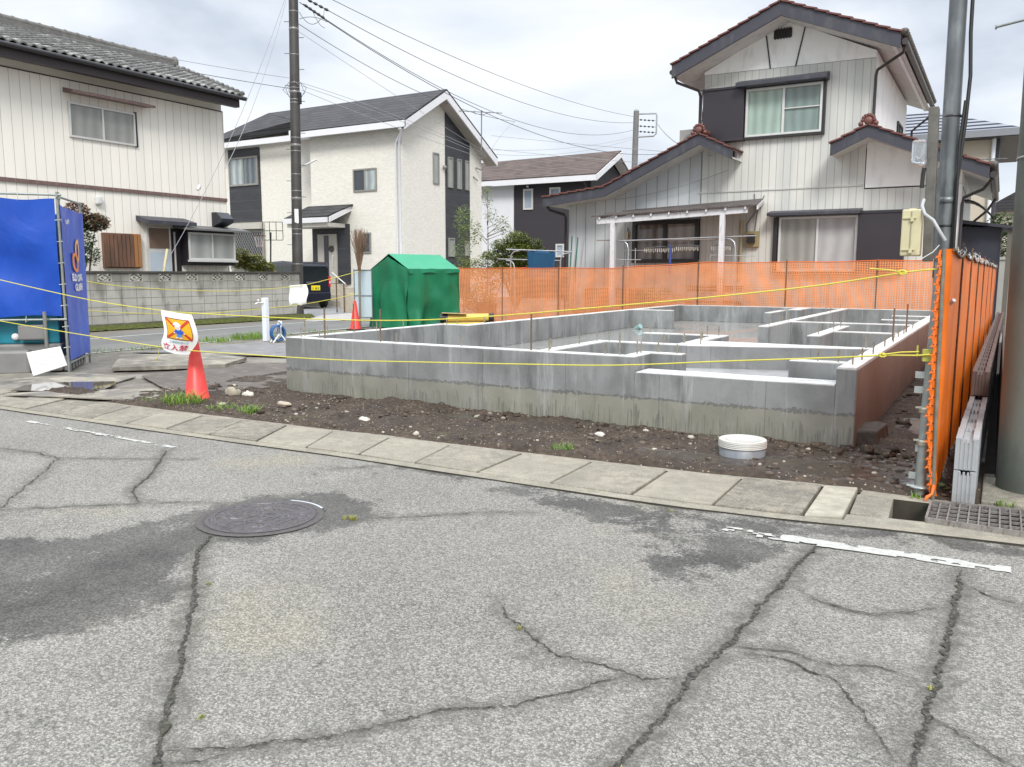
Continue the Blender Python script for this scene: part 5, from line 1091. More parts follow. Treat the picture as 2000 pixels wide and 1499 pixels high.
br2 = [(-13.4, 8.2, .73), (-13.42, 9.4, .62), (-13.45, 10.66, .56), (-13.5, 11.71, .57), (-13.42, 13.27, .64), (-13.3, 14.3, .75), (-13.2, 15.1, .87)]
rope(br1, .007, 'upper yellow rope along the side road, from blue enclosure to broom post')
rope(br2, .007, 'lower yellow rope along the side road, from blue enclosure to broom post')
# --- warning banner
t = thing('warning_banner', 'white no entry banner with a crossed out worker on orange, hung above the red cone', 'banner', (-7.2, 5.45, .5))
XLf = lambda v: interp([(0, -7.45), (.3, -7.385), (.55, -7.365), (.8, -7.46), (1, -7.40)], v); XRf = lambda v: interp([(0, -6.95), (.15, -6.905), (.4, -6.875), (.6, -6.89), (.8, -6.985), (1, -7.09)], v)
ZLf = lambda v: interp([(0, .973), (.55, .742), (.85, .60), (1, .565)], v); ZRf = lambda v: interp([(0, .935), (.4, .76), (.75, .62), (1, .525)], v)
def smooth(f, v): return (f(max(0, v-.08))+f(v)+f(min(1, v+.08)))/3
def SB(u, v, off=0):
    x = lerp(smooth(XLf, v), smooth(XRf, v), u); z = lerp(ZLf(v), ZRf(v), u)-.02*math.sin(math.pi*u)*v
    y = 5.475-.03*math.sin(math.pi*(u*1.1+v*.6)*.8)-.012*math.sin(v*5)-.008*u-off
    return (x, y, z)
def cpatch(name, u0, v0, u1, v1, mat, off, par, nu=10, nv=10, shear=0):
    mb = MB(); mb.grid(lambda a, c: SB(lerp(u0, u1, a)+shear*c, lerp(v0, v1, c), off), nu, nv); return build(name, mb, mat, par)
def cstrip(mb, pts, w, off, n=12):
    for (a, c) in zip(pts, pts[1:]):
        dx, dy = c[0]-a[0], (c[1]-a[1])*1.0; l = math.hypot(dx, dy) or 1; nx, ny = -dy/l*w/2, dx/l*w/2
        mb.grid(lambda s, q: SB(lerp(a[0], c[0], s)+nx*(q*2-1), lerp(a[1], c[1], s)+ny*(q*2-1), off), n, 1, False)
def cdisc(mb, cu, cv, ru, rv, off, n=20, a0=0, a1=2*math.pi):
    vs = [SB(cu, cv, off)]+[SB(cu+ru*math.cos(lerp(a0, a1, i/n)), cv+rv*math.sin(lerp(a0, a1, i/n)), off) for i in range(n+1)]
    mb.add(vs, [(0, i+1, i+2) for i in range(n)])
m_cloth = simple('banner_white', (.80, .80, .80), .5, .04, 5)
cloth = cpatch('cloth', 0, 0, 1, 1, m_cloth, 0, t, 24, 32)
cpatch('sign_field', .15, .15, .87, .62, simple('sign_orange', (.85, .44, .01), .45, .15, 6), .004, cloth, 16, 16)
mb = MB(); cstrip(mb, [(.15, .15), (.87, .15), (.87, .62), (.15, .62), (.15, .15)], .016, .0055)
build('sign_border', mb, simple('sign_maroon', (.22, .03, .02), .5), cloth)
mb = MB(); cstrip(mb, [(.15, .15), (.87, .62)], .055, .0065, 20); build('sign_cross', mb, simple('sign_red', (.58, .05, .015), .5), cloth)
mb = MB(); cstrip(mb, [(.87, .15), (.15, .62)], .055, .0072, 20); build('sign_cross', mb, simple('sign_red', (.58, .05, .015)), cloth)
wb, wd, wwt, wsk = simple('suit_blue', (.02, .10, .55), .5), simple('suit_blue_light', (.05, .28, .75), .5), simple('print_white', (.82, .82, .82), .5), simple('print_face', (.80, .68, .62), .5)
mb = MB(); cdisc(mb, .51, .335, .085, .065, .009); build('figure_face', mb, wsk, cloth)
mb = MB(); cdisc(mb, .505, .285, .105, .07, .0098, 20, math.pi, 2*math.pi); cstrip(mb, [(.39, .288), (.63, .288)], .018, .0102); build('figure_helmet', mb, wwt, cloth)
mb = MB(); cstrip(mb, [(.52, .385), (.525, .50)], .17, .0088); cstrip(mb, [(.46, .40), (.40, .455)], .05, .0092); cstrip(mb, [(.58, .40), (.65, .455)], .05, .0094); build('figure_jacket', mb, wb, cloth)
mb = MB(); cdisc(mb, .385, .47, .022, .018, .0099); cdisc(mb, .665, .47, .022, .018, .0099); build('figure_hand', mb, wwt, cloth)
mb = MB(); cstrip(mb, [(.49, .49), (.475, .56)], .062, .0090); cstrip(mb, [(.56, .49), (.57, .56)], .062, .0093); build('figure_trousers', mb, wd, cloth)
mb = MB(); cdisc(mb, .465, .575, .04, .014, .0096); cdisc(mb, .585, .575, .04, .014, .0098); build('figure_shoes', mb, wwt, cloth)
mb = MB(); cstrip(mb, [(.47, .345), (.485, .345)], .01, .0108); cstrip(mb, [(.535, .345), (.55, .345)], .01, .0108); cstrip(mb, [(.49, .37), (.53, .37)], .006, .0108); build('figure_features', mb, m_dkframe, cloth)
def text_data(body, bold=0.0, ext=0):
    c = bpy.data.curves.new('txt', 'FONT'); c.body = body; c.size = 1; c.resolution_u = 3; c.offset = bold
    o = bpy.data.objects.new('txt', c); COL.objects.link(o); dg = bpy.context.evaluated_depsgraph_get(); me = bpy.data.meshes.new_from_object(o.evaluated_get(dg))
    vs = [tuple(v.co) for v in me.vertices]; fs = [tuple(p.vertices) for p in me.polygons]
    bpy.data.objects.remove(o); bpy.data.curves.remove(c); bpy.data.meshes.remove(me)
    x0 = min(v[0] for v in vs); x1 = max(v[0] for v in vs); y0 = min(v[1] for v in vs); y1 = max(v[1] for v in vs)
    return [((v[0]-x0)/(x1-x0), (v[1]-y0)/(y1-y0)) for v in vs], fs
def ctext(name, body, u0, v0, u1, v1, mat, par, surf, off, bold=.01, shear=0):
    vs, fs = text_data(body, bold); mb = MB(); mb.add([surf(lerp(u0, u1, x)+shear*(1-y), lerp(v1, v0, y), off) for x, y in vs], fs); return build(name, mb, mat, par)
ctext('lettering', '工事関係者以外', .26, .66, .80, .715, simple('print_teal', (.10, .34, .42), .5), cloth, SB, .006, .004)
ctext('lettering', '立入禁', .08, .735, .84, .895, simple('print_crimson', (.58, .02, .08), .5), cloth, SB, .008, .012)
build('loose_cord', MB().tube([(-7.47, 5.46, .62), (-7.50, 5.46, .52), (-7.56, 5.46, .42)], .0035, 5), m_rope, t)
# --- blank white banner on the side ropes
mb = MB(); mb.grid(lambda u, v: (lerp(-13.60, -13.28, u)-.02*math.sin(v*5+u*2), lerp(13.28, 13.50, u)+.03*math.sin(v*6), lerp(1.07+.03*u, .62+.04*abs(math.sin(u*5)), v)), 14, 16)
tag(build('cloth_banner', mb, m_cloth, solid=.003), 'blank white banner seen from behind, hanging between two yellow ropes by the black van', 'banner')
# --- cones
mred = simple('cone_red', (.66, .040, .030), .42, .08, 5, dirt=(.70, .10, .09))
def cone(x, y, label, basemat):
    t = thing('traffic_cone', label, 'traffic cone', (x, y, 0), 'red traffic cones')
    build('body', MB().lathe((x, y, .03), [(.132, 0), (.130, .02), (.122, .025), (.032, .655), (.028, .67), (.018, .672)], 32), mred, t)
    build('base', MB().box(x-.165, y-.165, 0.0, x+.165, y+.165, .032), basemat, t, bevel=.012); return t
c1 = cone(-7.26, 5.72, 'large red traffic cone in the weeds under the no entry banner', mred); c1.rotation_euler = (0, 0, .4)
c2 = cone(-13.2, 14.98, 'smaller red traffic cone on a black base left of the green shelter', m_black)
c2b = [c for c in c2.children if c.name.startswith('base')][0]
# --- stones, weeds, soil clods
def stone(x, y, s, c, label, sq=(1.2, .9, .6)):
    mb = MB(); mb.ball((x, y, s*.35+.012), s, 10, 14, sq, .55); return tag(build('stone', mb, c), label, 'stone', 'loose stones on the soil')
st1 = simple('stone_tan', (.36, .33, .25), .85, .3, 20, bump=.3); st2 = simple('stone_pale', (.62, .59, .52), .8, .25, 25, bump=.3)
stone(-7.12, 6.07, .085, st1, 'largest tan stone in the soil right of the cone', (1.2, .8, .9)); stone(-6.98, 6.16, .06, st2, 'pale stone touching the largest tan stone', (1.1, .9, .8)); stone(-6.18, 5.91, .06, simple('stone_buff', (.45, .38, .30), .8, .2, 20), 'flat buff stone between the weeds and the foundation corner', (1.6, .8, .45))
stone(-4.88, 5.63, .052, st2, 'bright white stone near the gutter lids, left of centre'); stone(-2.79, 6.16, .035, st2, 'small pale stone before the foundation wall, left of the inspection chamber'); stone(-4.11, 6.34, .035, st1, 'small grey stone close to the long foundation wall'); stone(-6.69, 5.57, .05, st1, 'half buried tan stone among the weeds beside the cone', (1.5, .8, .5))
mb = MB(); mb.prism([(-.90, 6.86, 0), (-.74, 6.90, 0), (-.70, 7.25, .02), (-.78, 7.42, .0), (-.90, 7.30, 0)], (0, 0, -.03), (-.03, 0, .13)); tag(build('rubble', mb, simple('rubble_dark', (.12, .115, .10), .8, .5, 15, bump=.8), bevel=.015), 'broken grey concrete offcut lying against the right corner of the foundation', 'rubble')
mb = MB()
for i in range(950):
    x = R.uniform(-8.3, -.1); y = lerp(bk(x)+.1, 6.68, R.random()) if R.random() < .86 or x < -.9 else R.uniform(6.7, 11); 
    if y > 6.68 and x < -.86: continue
    s = R.choice([.006, .008, .01, .014, .02]) * R.uniform(.7, 1.3); mb.ball((x, y, .022+.012*R.random()), s, 4, 6, (R.uniform(.8, 1.5), R.uniform(.7, 1.2), R.uniform(.5, .9)), .6)
b = NB('pebble_mix'); ri = b.n('ShaderNodeNewGeometry').outputs['Random Per Island']; rr = b.n('ShaderNodeValToRGB'); b.L(ri, rr.inputs[0]); ce = rr.color_ramp.elements; ce[0].color = (.07, .05, .04, 1); ce[1].position = .97; ce[1].color = (.42, .38, .32, 1); q_ = ce.new(.75); q_.color = (.14, .11, .085, 1); b.base(rr.outputs[0]); b.rough(.85)
tag(build('gravel', mb, b.m), None, None, kind='stuff')
mb = MB()
for i in range(420):
    x = R.uniform(-8.2, -.1); y = lerp(bk(x)+.12, 6.66, R.random()**.8)
    if R.random() < .15: x = R.uniform(-.86, -.1); y = R.uniform(6.7, 12)
    s = R.uniform(.012, .036)*(1.3 if y > 6.3 else .9); mb.ball((x, y, .018+s*.2), s, 6, 9, (R.uniform(.9, 1.7), R.uniform(.8, 1.3), R.uniform(.4, .8)), .9)
mb.at = {'wet': [0]*len(mb.v)}
tag(build('soil_clods', mb, mt('soil')), None, None, kind='stuff')
mgr = leafmat('weed_green', (.13, .27, .03), (.26, .36, .07)); mgr2 = leafmat('weed_yellow', (.30, .32, .08), (.40, .38, .14))
def tuft(mb, x, y, r, h, n, z=.01):
    for i in range(n):
        a = R.random()*6.28; d = r*math.sqrt(R.random()); px, py = x+math.cos(a)*d, y+math.sin(a)*d; b_ = R.random()*6.28
        hh = h*R.uniform(.45, 1.15); ln_ = hh*R.uniform(.3, 1.0); w = R.uniform(.0025, .006)*(1+h*3); nx, ny = -math.sin(b_)*w, math.cos(b_)*w; vs = []
        for k in range(4):
            t_ = k/3; ox = math.cos(b_)*ln_*t_*t_; oy = math.sin(b_)*ln_*t_*t_; ww = (1-t_*.92); zz = z+hh*(t_-.32*t_*t_*t_)
            vs += [(px+ox-nx*ww, py+oy-ny*ww, zz), (px+ox+nx*ww, py+oy+ny*ww, zz)]
        mb.add(vs, [(0, 1, 3, 2), (2, 3, 5, 4), (4, 5, 7, 6)])
for (x, y, r, h, n, lab) in ((-7.08, 5.42, .20, .20, 240, 'biggest grass tuft growing round the foot of the front red cone'), (-7.5, 5.38, .12, .09, 70, 'short grass tuft left of the front red cone'), (-6.5, 5.42, .14, .10, 110, 'grass tuft second to the right of the front red cone'), (-6.15, 5.44, .12, .12, 100, 'upright grass tuft right of the cone, last of the thick ones'),
    (-5.45, 5.42, .16, .05, 60, 'thin low weed patch between the cone and the white stone'), (-3.8, 5.43, .16, .035, 50, 'thin creeping weed on the soil edge near the middle'), (-2.8, 5.48, .10, .08, 120, 'round green weed tuft at the gutter edge before the foundation'), (-.36, 5.41, .03, .05, 14, 'tiny weed at the foot of the steel post'), (.10, 5.50, .05, .05, 30, 'tiny weed at the foot of the concrete pole')):
    mb = MB(); tuft(mb, x, y, r, h, n); tag(build('weed_tuft', mb, mgr), lab, 'weed', 'weeds along the gutter')
mb = MB()
for (x, y, r, h, n) in ((-13.27, 8.47, .5, .08, 120), (-12.95, 9.3, .4, .08, 100), (-13.2, 10.9, .3, .16, 140), (-13.2, 11.7, .35, .22, 240), (-13.25, 12.3, .35, .14, 150), (-13.4, 12.9, .25, .10, 60), (-13.6, 14.0, .3, .07, 60), (-12.9, 13.9, .4, .08, 90)): tuft(mb, x, y, r, h, n)
tag(build('roadside_weeds', mb, mgr), None, None, kind='stuff')
mb = MB()
for i in range(5): tuft(mb, -3.02+R.uniform(-.04, .03), 3.33+R.uniform(-.03, .03), .02, .035, 12, 0)
for (x, y) in ((-.80, 1.95), (-1.5, 2.6), (-.11, 2.9), (-2.02, 1.55), (-2.9, 2.3), (-1.55, 4.42)): tuft(mb, x, y, .012, .018, 9, 0)
tag(build('crack_weeds', mb, mgr2), None, None, kind='stuff')
mb = MB()
for k in range(4): 
    a = k*1.7; c = Vector((-.235, 5.66, .03+.012*k)); d = Vector((math.cos(a), math.sin(a), .2)); n_ = Vector((-d.y, d.x, 0)); mb.add([c, c+d*.03+n_*.02, c+d*.06, c+d*.03-n_*.02], [(0, 1, 2, 3)])
tag(build('seedling', mb, mgr), 'small broad leaved seedling between the conduit and the orange net', 'plant')
# --- inspection chamber
t = thing('inspection_chamber', 'white ribbed plastic lid on a grey plastic inspection chamber standing in the mud', 'inspection chamber', (-1.57, 6.0, 0))
build('chamber', MB().lathe((-1.57, 6.0, -.03), [(.165, 0), (.165, .115), (.160, .118)], 40), simple('chamber_grey', (.22, .24, .27), .45, .2, 9, dirt=(.16, .14, .11)), t)
lidm = simple('lid_white', (.56, .56, .53), .6, .1, 14, dirt=(.55, .48, .40))
prof = [(.171, 0)]
for k in range(4): prof += [(.173, .002+k*.012), (.173, .008+k*.012), (.167, .010+k*.012)]
prof += [(.173, .052), (.168, .056), (.150, .057), (.148, .053), (.0, .053)]
build('lid', MB().lathe((-1.57, 6.0, .09), prof, 48), lidm, t)
mb = MB()
for i in range(28): a = i/28*6.283; mb.ball((-1.57+.12*math.cos(a), 6.0+.12*math.sin(a), .145), .006, 4, 6)
build('lid_studs', mb, lidm, t)
# --- manhole cover
t = thing('manhole_cover', 'large round cast iron manhole cover with a wavy relief set in the asphalt', 'manhole cover', (-3.47, 3.12, 0))
mir = simple('cast_iron', (.12, .112, .125), .36, .3, 30, metal=.5, dirt=(.14, .125, .12), bump=.4, bscale=150)
build('frame', MB().lathe((-3.47, 3.12, -.02), [(.30, .018), (.302, .024), (.338, .024), (.345, .0215)], 64), simple('ring_iron', (.115, .105, .10), .6, .4, 30, metal=.3), t)
def mh(u, v):
    r = u*.297; a = v*2*math.pi; x, y = r*math.cos(a), r*math.sin(a); q = Vector((x*13, y*13, 3.3)); n1 = mnoise.noise(q); n2 = mnoise.noise(q*.9+Vector((9, 2, 5)))
    h = .0055 if (abs(n1) < .09 or abs(n2) < .08) else 0
    if r > .275: h = .006
    if abs(r-.175) < .006 or r < .012: h = .005
    return (-3.47+x, 3.12+y, -.001+h)
build('relief', MB().grid(mh, 110, 300, False), mir, t)
mb = MB(); n = 24
vs = [(-3.47+rr_*math.cos(a), 3.12+rr_*math.sin(a), .0035) for a in [lerp(rad(60), rad(108), i/n) for i in range(n+1)] for rr_ in (.322, .352)]
mb.add(vs, [(2*i, 2*i+1, 2*i+3, 2*i+2) for i in range(n)]); build('pale_arc', mb, simple('arc_pale', (.50, .54, .58), .6, .1, 20), t)
mb = MB(); vs = [(-3.47+rr_*math.cos(a), 3.12+rr_*math.sin(a), .0035) for a in [lerp(rad(50), rad(59), i/4) for i in range(5)] for rr_ in (.318, .350)]; mb.add(vs, [(2*i, 2*i+1, 2*i+3, 2*i+2) for i in range(4)]); build('dark_slot', mb, m_black, t)
# --- mats and puddle
def flat(name, pts, th, mat, label, cat, grp, z=0.0, warp=.012):
    cx = sum(p[0] for p in pts)/len(pts); cy = sum(p[1] for p in pts)/len(pts); mb = MB(); n = 14; ring = []
    m = len(pts); out = []
    for i in range(m):
        a, b_ = pts[i], pts[(i+1) % m]
        for k in range(8): out.append((lerp(a[0], b_[0], k/8), lerp(a[1], b_[1], k/8)))
    N = len(out); vs = []
    for layer in (0, 1):
        for s in (1, .75, .5, .25, .02):
            for (x, y) in out:
                X_, Y_ = cx+(x-cx)*s, cy+(y-cy)*s
                vs.append((X_, Y_, z+th*layer+warp*(1+mnoise.noise(Vector((X_*1.4, Y_*1.4, z*50)))*1.2)))
    fs = []
    for layer in (0, 1):
        o = layer*5*N
        for r_ in range(4):
            for i in range(N):
                q = (o+r_*N+i, o+r_*N+(i+1) % N, o+(r_+1)*N+(i+1) % N, o+(r_+1)*N+i); fs.append(q if layer else q[::-1])
    for i in range(N): fs.append((i, (i+1) % N, 5*N+(i+1) % N, 5*N+i))
    mb.add(vs, fs, False); return tag(build(name, mb, mat), label, cat, grp)
G_ = 'ground protection mats'
flat('ground_mat', [(-9.3, 4.80), (-8.93, 5.42), (-8.02, 5.98), (-7.57, 5.45), (-8.09, 5.12)], .012, mt('mat'), 'front rubber mat between the gutter lids and the puddle', 'mat', G_, .02)
flat('ground_mat', [(-10.6, 4.9), (-9.79, 5.02), (-8.97, 5.63), (-9.55, 6.6), (-10.72, 6.39), (-11.5, 5.6)], .012, mt('mat'), 'large mat in front of the blue enclosure and the white panel', 'mat', G_, .0)
flat('ground_mat', [(-10.35, 6.8), (-9.35, 7.86), (-9.88, 8.72), (-10.9, 8.82), (-11.79, 7.9)], .05, mt('mat'), 'thick raised mat with a pale front edge behind the cone', 'mat', G_, .01)
flat('ground_mat', [(-8.04, 5.96), (-7.35, 6.35), (-7.2, 7.39), (-9.1, 8.78), (-9.55, 8.40), (-9.50, 6.65)], .01, simple('mat_brown', (.13, .11, .095), .75, .35, 3, dirt=(.2, .18, .15)), 'wide brown mat stretching back from the red cone', 'mat', G_, .004)
flat('ground_mat', [(-12.5, 8.6), (-12.08, 8.9), (-9.76, 9.40), (-7.4, 9.2), (-7.3, 10.2), (-10.73, 10.9), (-12.4, 11.2)], .01, simple('mat_bluegrey', (.22, .22, .23), .5, .35, 1.6, dirt=(.34, .32, .27)), 'long blue grey mat between the white pipe and the foundation', 'mat', G_, .004)
mb = MB(); pts = [(-9.5, 5.02), (-9.1, 5.2), (-8.72, 5.62), (-9.0, 5.95), (-9.25, 6.1), (-9.7, 5.75), (-9.85, 5.35)]; mb.poly([(x, y, .036) for x, y in pts]); b = NB('puddle_water'); b.base((.10, .085, .07)); b.rough(.03); b.set(Specular_IOR_Level=1.0); tag(build('puddle', mb, b.m), None, None, kind='structure')
# boards dark gaps
# --- blue enclosure (scaffold frame, tarps), toilet
K = Vector((-10.75, 6.44, 0)); ud = Vector((-.67, -.742, 0)).normalized(); vd = Vector((-.742, .67, 0)).normalized()
def KP(s, t_, z): return K+ud*s+vd*t_+Vector((0, 0, z))
t = thing('pipe_frame', 'grey scaffold pipe frame holding up the blue tarpaulins at the left edge', 'frame', tuple(K))
for (s, q, h) in ((0, 0, 2.40), (0, .07, 2.40), (1.9, 0, 2.40), (0, 1.5, 2.38), (1.9, 1.5, 2.4)): build('upright', MB().tube([KP(s, q, 0), KP(s, q, h)], .017, 10), m_galv, t)
for a, c in ((KP(-.05, 0, 2.36), KP(1.95, 0, 2.36)), (KP(0, -.05, 2.34), KP(0, 1.55, 2.36)), (KP(-.02, -.02, .73), KP(1.9, -.02, .73)), (KP(0, 0, .13), KP(0, 1.5, .13)), (KP(1.9, 0, 2.36), KP(1.9, 1.5, 2.36))): build('rail', MB().tube([a, c], .015, 8), m_galv, t)
for s in (.22, 1.02): build('stake', MB().tube([KP(s, -.12, 0), KP(s, -.12, .84)], .024, 8), simple('stake_pipe', (.21, .215, .20), .5, .3, 9, dirt=(.3, .28, .22)), t)
mb = MB()
for i in range(8): z = .35+i*.28; mb.tube([KP(.04, -.03, z), KP(-.03, 0, z+.01), KP(-.02, .09, z-.01), KP(.0, .12, z)], .005, 5, False)
for s in (.45, 1.1, 1.7): mb.tube([KP(s, -.03, 2.39), KP(s, -.035, 2.30), KP(s+.01, -.02, 2.27)], .004, 5, False); mb.tube([KP(s, -.05, .78), KP(s+.01, -.05, .70), KP(s-.02, -.03, .73)], .004, 5, False)
build('cord_ties', mb, simple('cord_pale', (.66, .68, .60), .6), t)
def tarp1(u, v):
    s = .03+u*1.85; z = lerp(2.31, .77, v); d = .035*math.sin(6*u+5*v)*(1-abs(2*v-1))+.02*mnoise.noise(Vector((u*5, v*4, 1)))+.012*abs(math.sin(u*24))*(1-v)**4
    z += -.025*math.sin(u*math.pi*2.5)**2*(1-v)+(.02*math.sin(u*9))*(v > .95); return KP(s, -.02-d, z)
def tarp2(u, v, off=0):
    s = .03+u*1.45; z = lerp(2.24, .17, v); fold = .012*math.sin(u*14+v*1.5)*(1-v*.7)+.010*mnoise.noise(Vector((u*4, v*5, 7))); z += .03*abs(math.sin(u*9))*(1-v)*-1
    return KP(-.015+fold-off if False else -.02-fold-off, s, z)
mb = MB(); mb.grid(tarp1, 60, 50); tag(build('tarpaulin', mb, mt('blue')), 'bright royal blue tarpaulin facing the road at the left edge, above the teal toilet', 'tarpaulin', 'blue tarpaulins')
t = thing('tarpaulin', 'narrow paler blue tarpaulin printed with an orange ring logo and white lettering', 'tarpaulin', tuple(KP(0, .7, .1)), 'blue tarpaulins')
mb = MB(); mb.grid(tarp2, 44, 50); sh = build('sheet', mb, mt('blue2'), t)
T2 = lambda u, v, off: tarp2(u, v, off)
def ring(cu, cv, ru, rv, w, mat, off):
    mb = MB(); n = 28; vs = []
    for i in range(n+1):
        a = 2*math.pi*i/n; ca, sa = math.cos(a), math.sin(a); ca = math.copysign(abs(ca)**.75, ca); sa = math.copysign(abs(sa)**.75, sa)
        vs += [T2(cu+ru*ca, cv+rv*sa, off), T2(cu+ru*(1-w)*ca, cv+rv*(1-w*.7)*sa, off)]
    mb.add(vs, [(2*i, 2*i+1, 2*i+3, 2*i+2) for i in range(n)]); return build('logo_ring', mb, mat, sh)
ring(.60, .275, .115, .080, .5, simple('logo_yellow', (.90, .50, .16), .5), .014); ring(.47, .355, .115, .065, .5, simple('logo_orange', (.86, .26, .06), .5), .018)
ctext('lettering', 'ELD CKING', .30, .435, .78, .485, simple('print_white', (.82, .82, .82)), sh, T2, .014, .05); ctext('lettering', 'GUIREN', .38, .50, .76, .55, simple('print_white', (.82, .82, .82)), sh, T2, .014, .05)
ctext('lettering', 'K·GUIREN', .12, .075, .34, .105, simple('print_white', (.82, .82, .82)), sh, T2, .014, .04)
t = thing('portable_toilet', 'teal portable toilet with grey tank, mostly hidden behind the blue tarpaulins', 'portable toilet', tuple(KP(.9, .8, 0)))
mteal = simple('toilet_teal', (.012, .22, .30), .4, .15, 2); mgt = simple('tank_grey', (.22, .215, .21), .55, .2, 4)
def kbox(s0, s1, t0, t1, z0, z1): 
    c = KP((s0+s1)/2, (t0+t1)/2, (z0+z1)/2); return MB().obox(c, ud*(s1-s0), vd*(t1-t0), (0, 0, z1-z0))
build('cabin', kbox(.12, 1.75, .18, 1.35, .40, 2.15), mteal, t, bevel=.02); build('base_tank', kbox(.10, 1.2, .14, 1.4, .02, .40), mgt, t, bevel=.03); build('tank', kbox(.45, 1.1, -.04, .16, .0, .33), mgt, t, bevel=.04)
mb = MB()
for i in range(6): mb.obox(KP(.06, .25+i*.2, .12), ud*.08, vd*.10, (0, 0, .2))
build('ribs', mb, mgt, t, bevel=.01)
build('side_box', kbox(.26, .58, .02, .18, .46, .66), mgt, t, bevel=.02); mb = MB(); mb.lathe((0, 0, 0), [(.045, 0), (.045, .03), (0, .03)], 14); mb.v = [tuple(KP(.64+v[0], .16-v[2], .50+v[1])) for v in mb.v]; build('spout', mb, wwt, t)
mb = MB(); a, b_, c, d = (Vector(p) for p in ((-10.72, 5.88, .33), (-10.34, 6.10, .41), (-10.25, 6.12, .17), (-10.62, 5.89, .03)))
def wp(u, v): p = a.lerp(b_, u).lerp(d.lerp(c, u), v); n_ = Vector((.5, -.75, .35)); return p+n_*(.016*(1 if abs(v-.5+.12*math.sin(u*12)) < .05 or abs(v-.25+.1*math.sin(u*12)) < .03 else 0)*(abs(u-.5) < .36 and abs(v-.5) < .36))
mb.grid(wp, 30, 26); tag(build('plastic_panel', mb, simple('panel_white', (.80, .82, .83), .4, .05, 6, dirt=(.6, .58, .52)), solid=.02), 'white moulded plastic panel leaning against the grey tank of the toilet', 'panel')
# --- white standpipe and hose reel
t = thing('standpipe', 'white square water standpipe with a small chrome tap near the hose reel', 'standpipe', (-12.55, 11.6, 0))
build('post', MB().box(-12.61, 11.55, 0, -12.50, 11.65, .86), simple('standpipe_white', (.72, .76, .82), .4, .05, 4), t, bevel=.012); build('tap', MB().tube([(-12.55, 11.55, .76), (-12.60, 11.46, .77), (-12.63, 11.42, .74)], .015, 8).ball((-12.60, 11.47, .81), .025, 6, 8), m_alu, t)
t = thing('hose_reel', 'blue hose on a white folding reel frame standing beside the white standpipe', 'hose reel', (-12.2, 11.6, 0))
H0 = Vector((-12.18, 11.55, .18)); ha = Vector((.45, .89, 0)); hb = Vector((.89, -.45, 0))
mb = MB()
for k in range(5): mb.tube([H0+ha*.13*math.cos(i*.42)+Vector((0, 0, .15*math.sin(i*.42)))+hb*(-.06+k*.03) for i in range(16)], .02, 6, False)
build('hose', mb, simple('hose_blue', (.03, .12, .32), .4, .3, 20), t); mb = MB()
for q in (-.09, .09): mb.tube([H0+hb*q+ha*-.12+Vector((0, 0, -.18)), H0+hb*q+ha*.02, H0+hb*q+ha*.05+Vector((0, 0, .22))], .016, 6); mb.tube([H0+hb*q+ha*.15+Vector((0, 0, -.18)), H0+hb*q+ha*.0+Vector((0, 0, .02))], .014, 6)
mb.tube([H0+hb*-.09+ha*.05+Vector((0, 0, .22)), H0+hb*.09+ha*.05+Vector((0, 0, .22))], .018, 6); build('stand', mb, simple('print_white', (.82, .82, .82)), t)
build('crank', MB().tube([H0+hb*.12, H0+hb*.14+Vector((0, 0, .15)), H0+hb*.22+Vector((0, 0, .19))], .014, 6), simple('crank_blue', (.05, .2, .5), .4), t)
# --- green shelter
t = thing('tarp_shelter', 'green tarpaulin draped over a small gabled frame shelter in the back of the plot', 'shelter', (-12.6, 16.3, 0))
P1, P2, P3 = Vector((-13.50, 15.93, 0)), Vector((-12.16, 15.70, 0)), Vector((-11.72, 17.2, 0)); P4 = P1+(P3-P2); AP1 = (P1+P2)/2; AP2 = AP1+(P3-P2)
eh, rh = 1.44, 1.80
def wall(A, B, zt, nu=30, folds=3.0, amp=.03, seed=0):
    d = (B-A); n_ = Vector((d.y, -d.x, 0)).normalized()
    def f(u, v):
        z = lerp(zt(u), .02, v); w = amp*(1.5*math.sin(u*folds*6.28+v*2.5*math.sin(u*5)+seed)*v+.9*mnoise.noise(Vector((u*4+seed, v*3, seed)))); sw = .05*v*math.sin(math.pi*u)
        dr = .035*math.sin(math.pi*u)*math.exp(-((v-.25+.2*math.sin(math.pi*u))*5)**2)
        p = A+d*u+n_*(w+sw+dr); return (p.x, p.y, z+.012*math.sin(u*20)*(v > .97))
    mb = MB(); mb.grid(f, nu, 26); return mb
g1 = mt('green'); build('front_sheet', wall(P1, P2, lambda u: lerp(eh, rh-.03, 1-abs(2*u-1))-.02*math.sin(math.pi*u), 70, 2.2, .07, 1), g1, t)
build('side_sheet', wall(P2, P3, lambda u: eh-.0-.03*math.sin(math.pi*u), 70, 2.1, .09, 4), g1, t); build('side_sheet', wall(P4, P1, lambda u: eh, 10), g1, t); build('back_sheet', wall(P3, P4, lambda u: lerp(eh, rh, 1-abs(2*u-1)), 10), g1, t)
mb = MB()
for (A, B, C, D) in ((P1, AP1, AP2, P4), (AP1, P2, P3, AP2)):
    za, zb = (eh, rh) if A is P1 else (rh, eh)
    def f(u, v, A=A, B=B, C=C, D=D, za=za, zb=zb): p = (A.lerp(B, u)).lerp(D.lerp(C, u), v); return (p.x, p.y, lerp(za, zb, u)+.012-.035*math.sin(math.pi*v)*math.sin(math.pi*u)+.01*mnoise.noise(p*4))
    mb.grid(f, 14, 20)
build('roof_sheet', mb, simple('tarp_green_top', (.012, .30, .15), .4, .1, 3), t)
build('overhang', MB().grid(lambda u, v: tuple((P2+(P3-P2)*u)+Vector((.02+.02*v, -.02, 0))+Vector((0, 0, eh+.01-.10*v-.02*math.sin(u*12)*v))), 20, 3), g1, t)
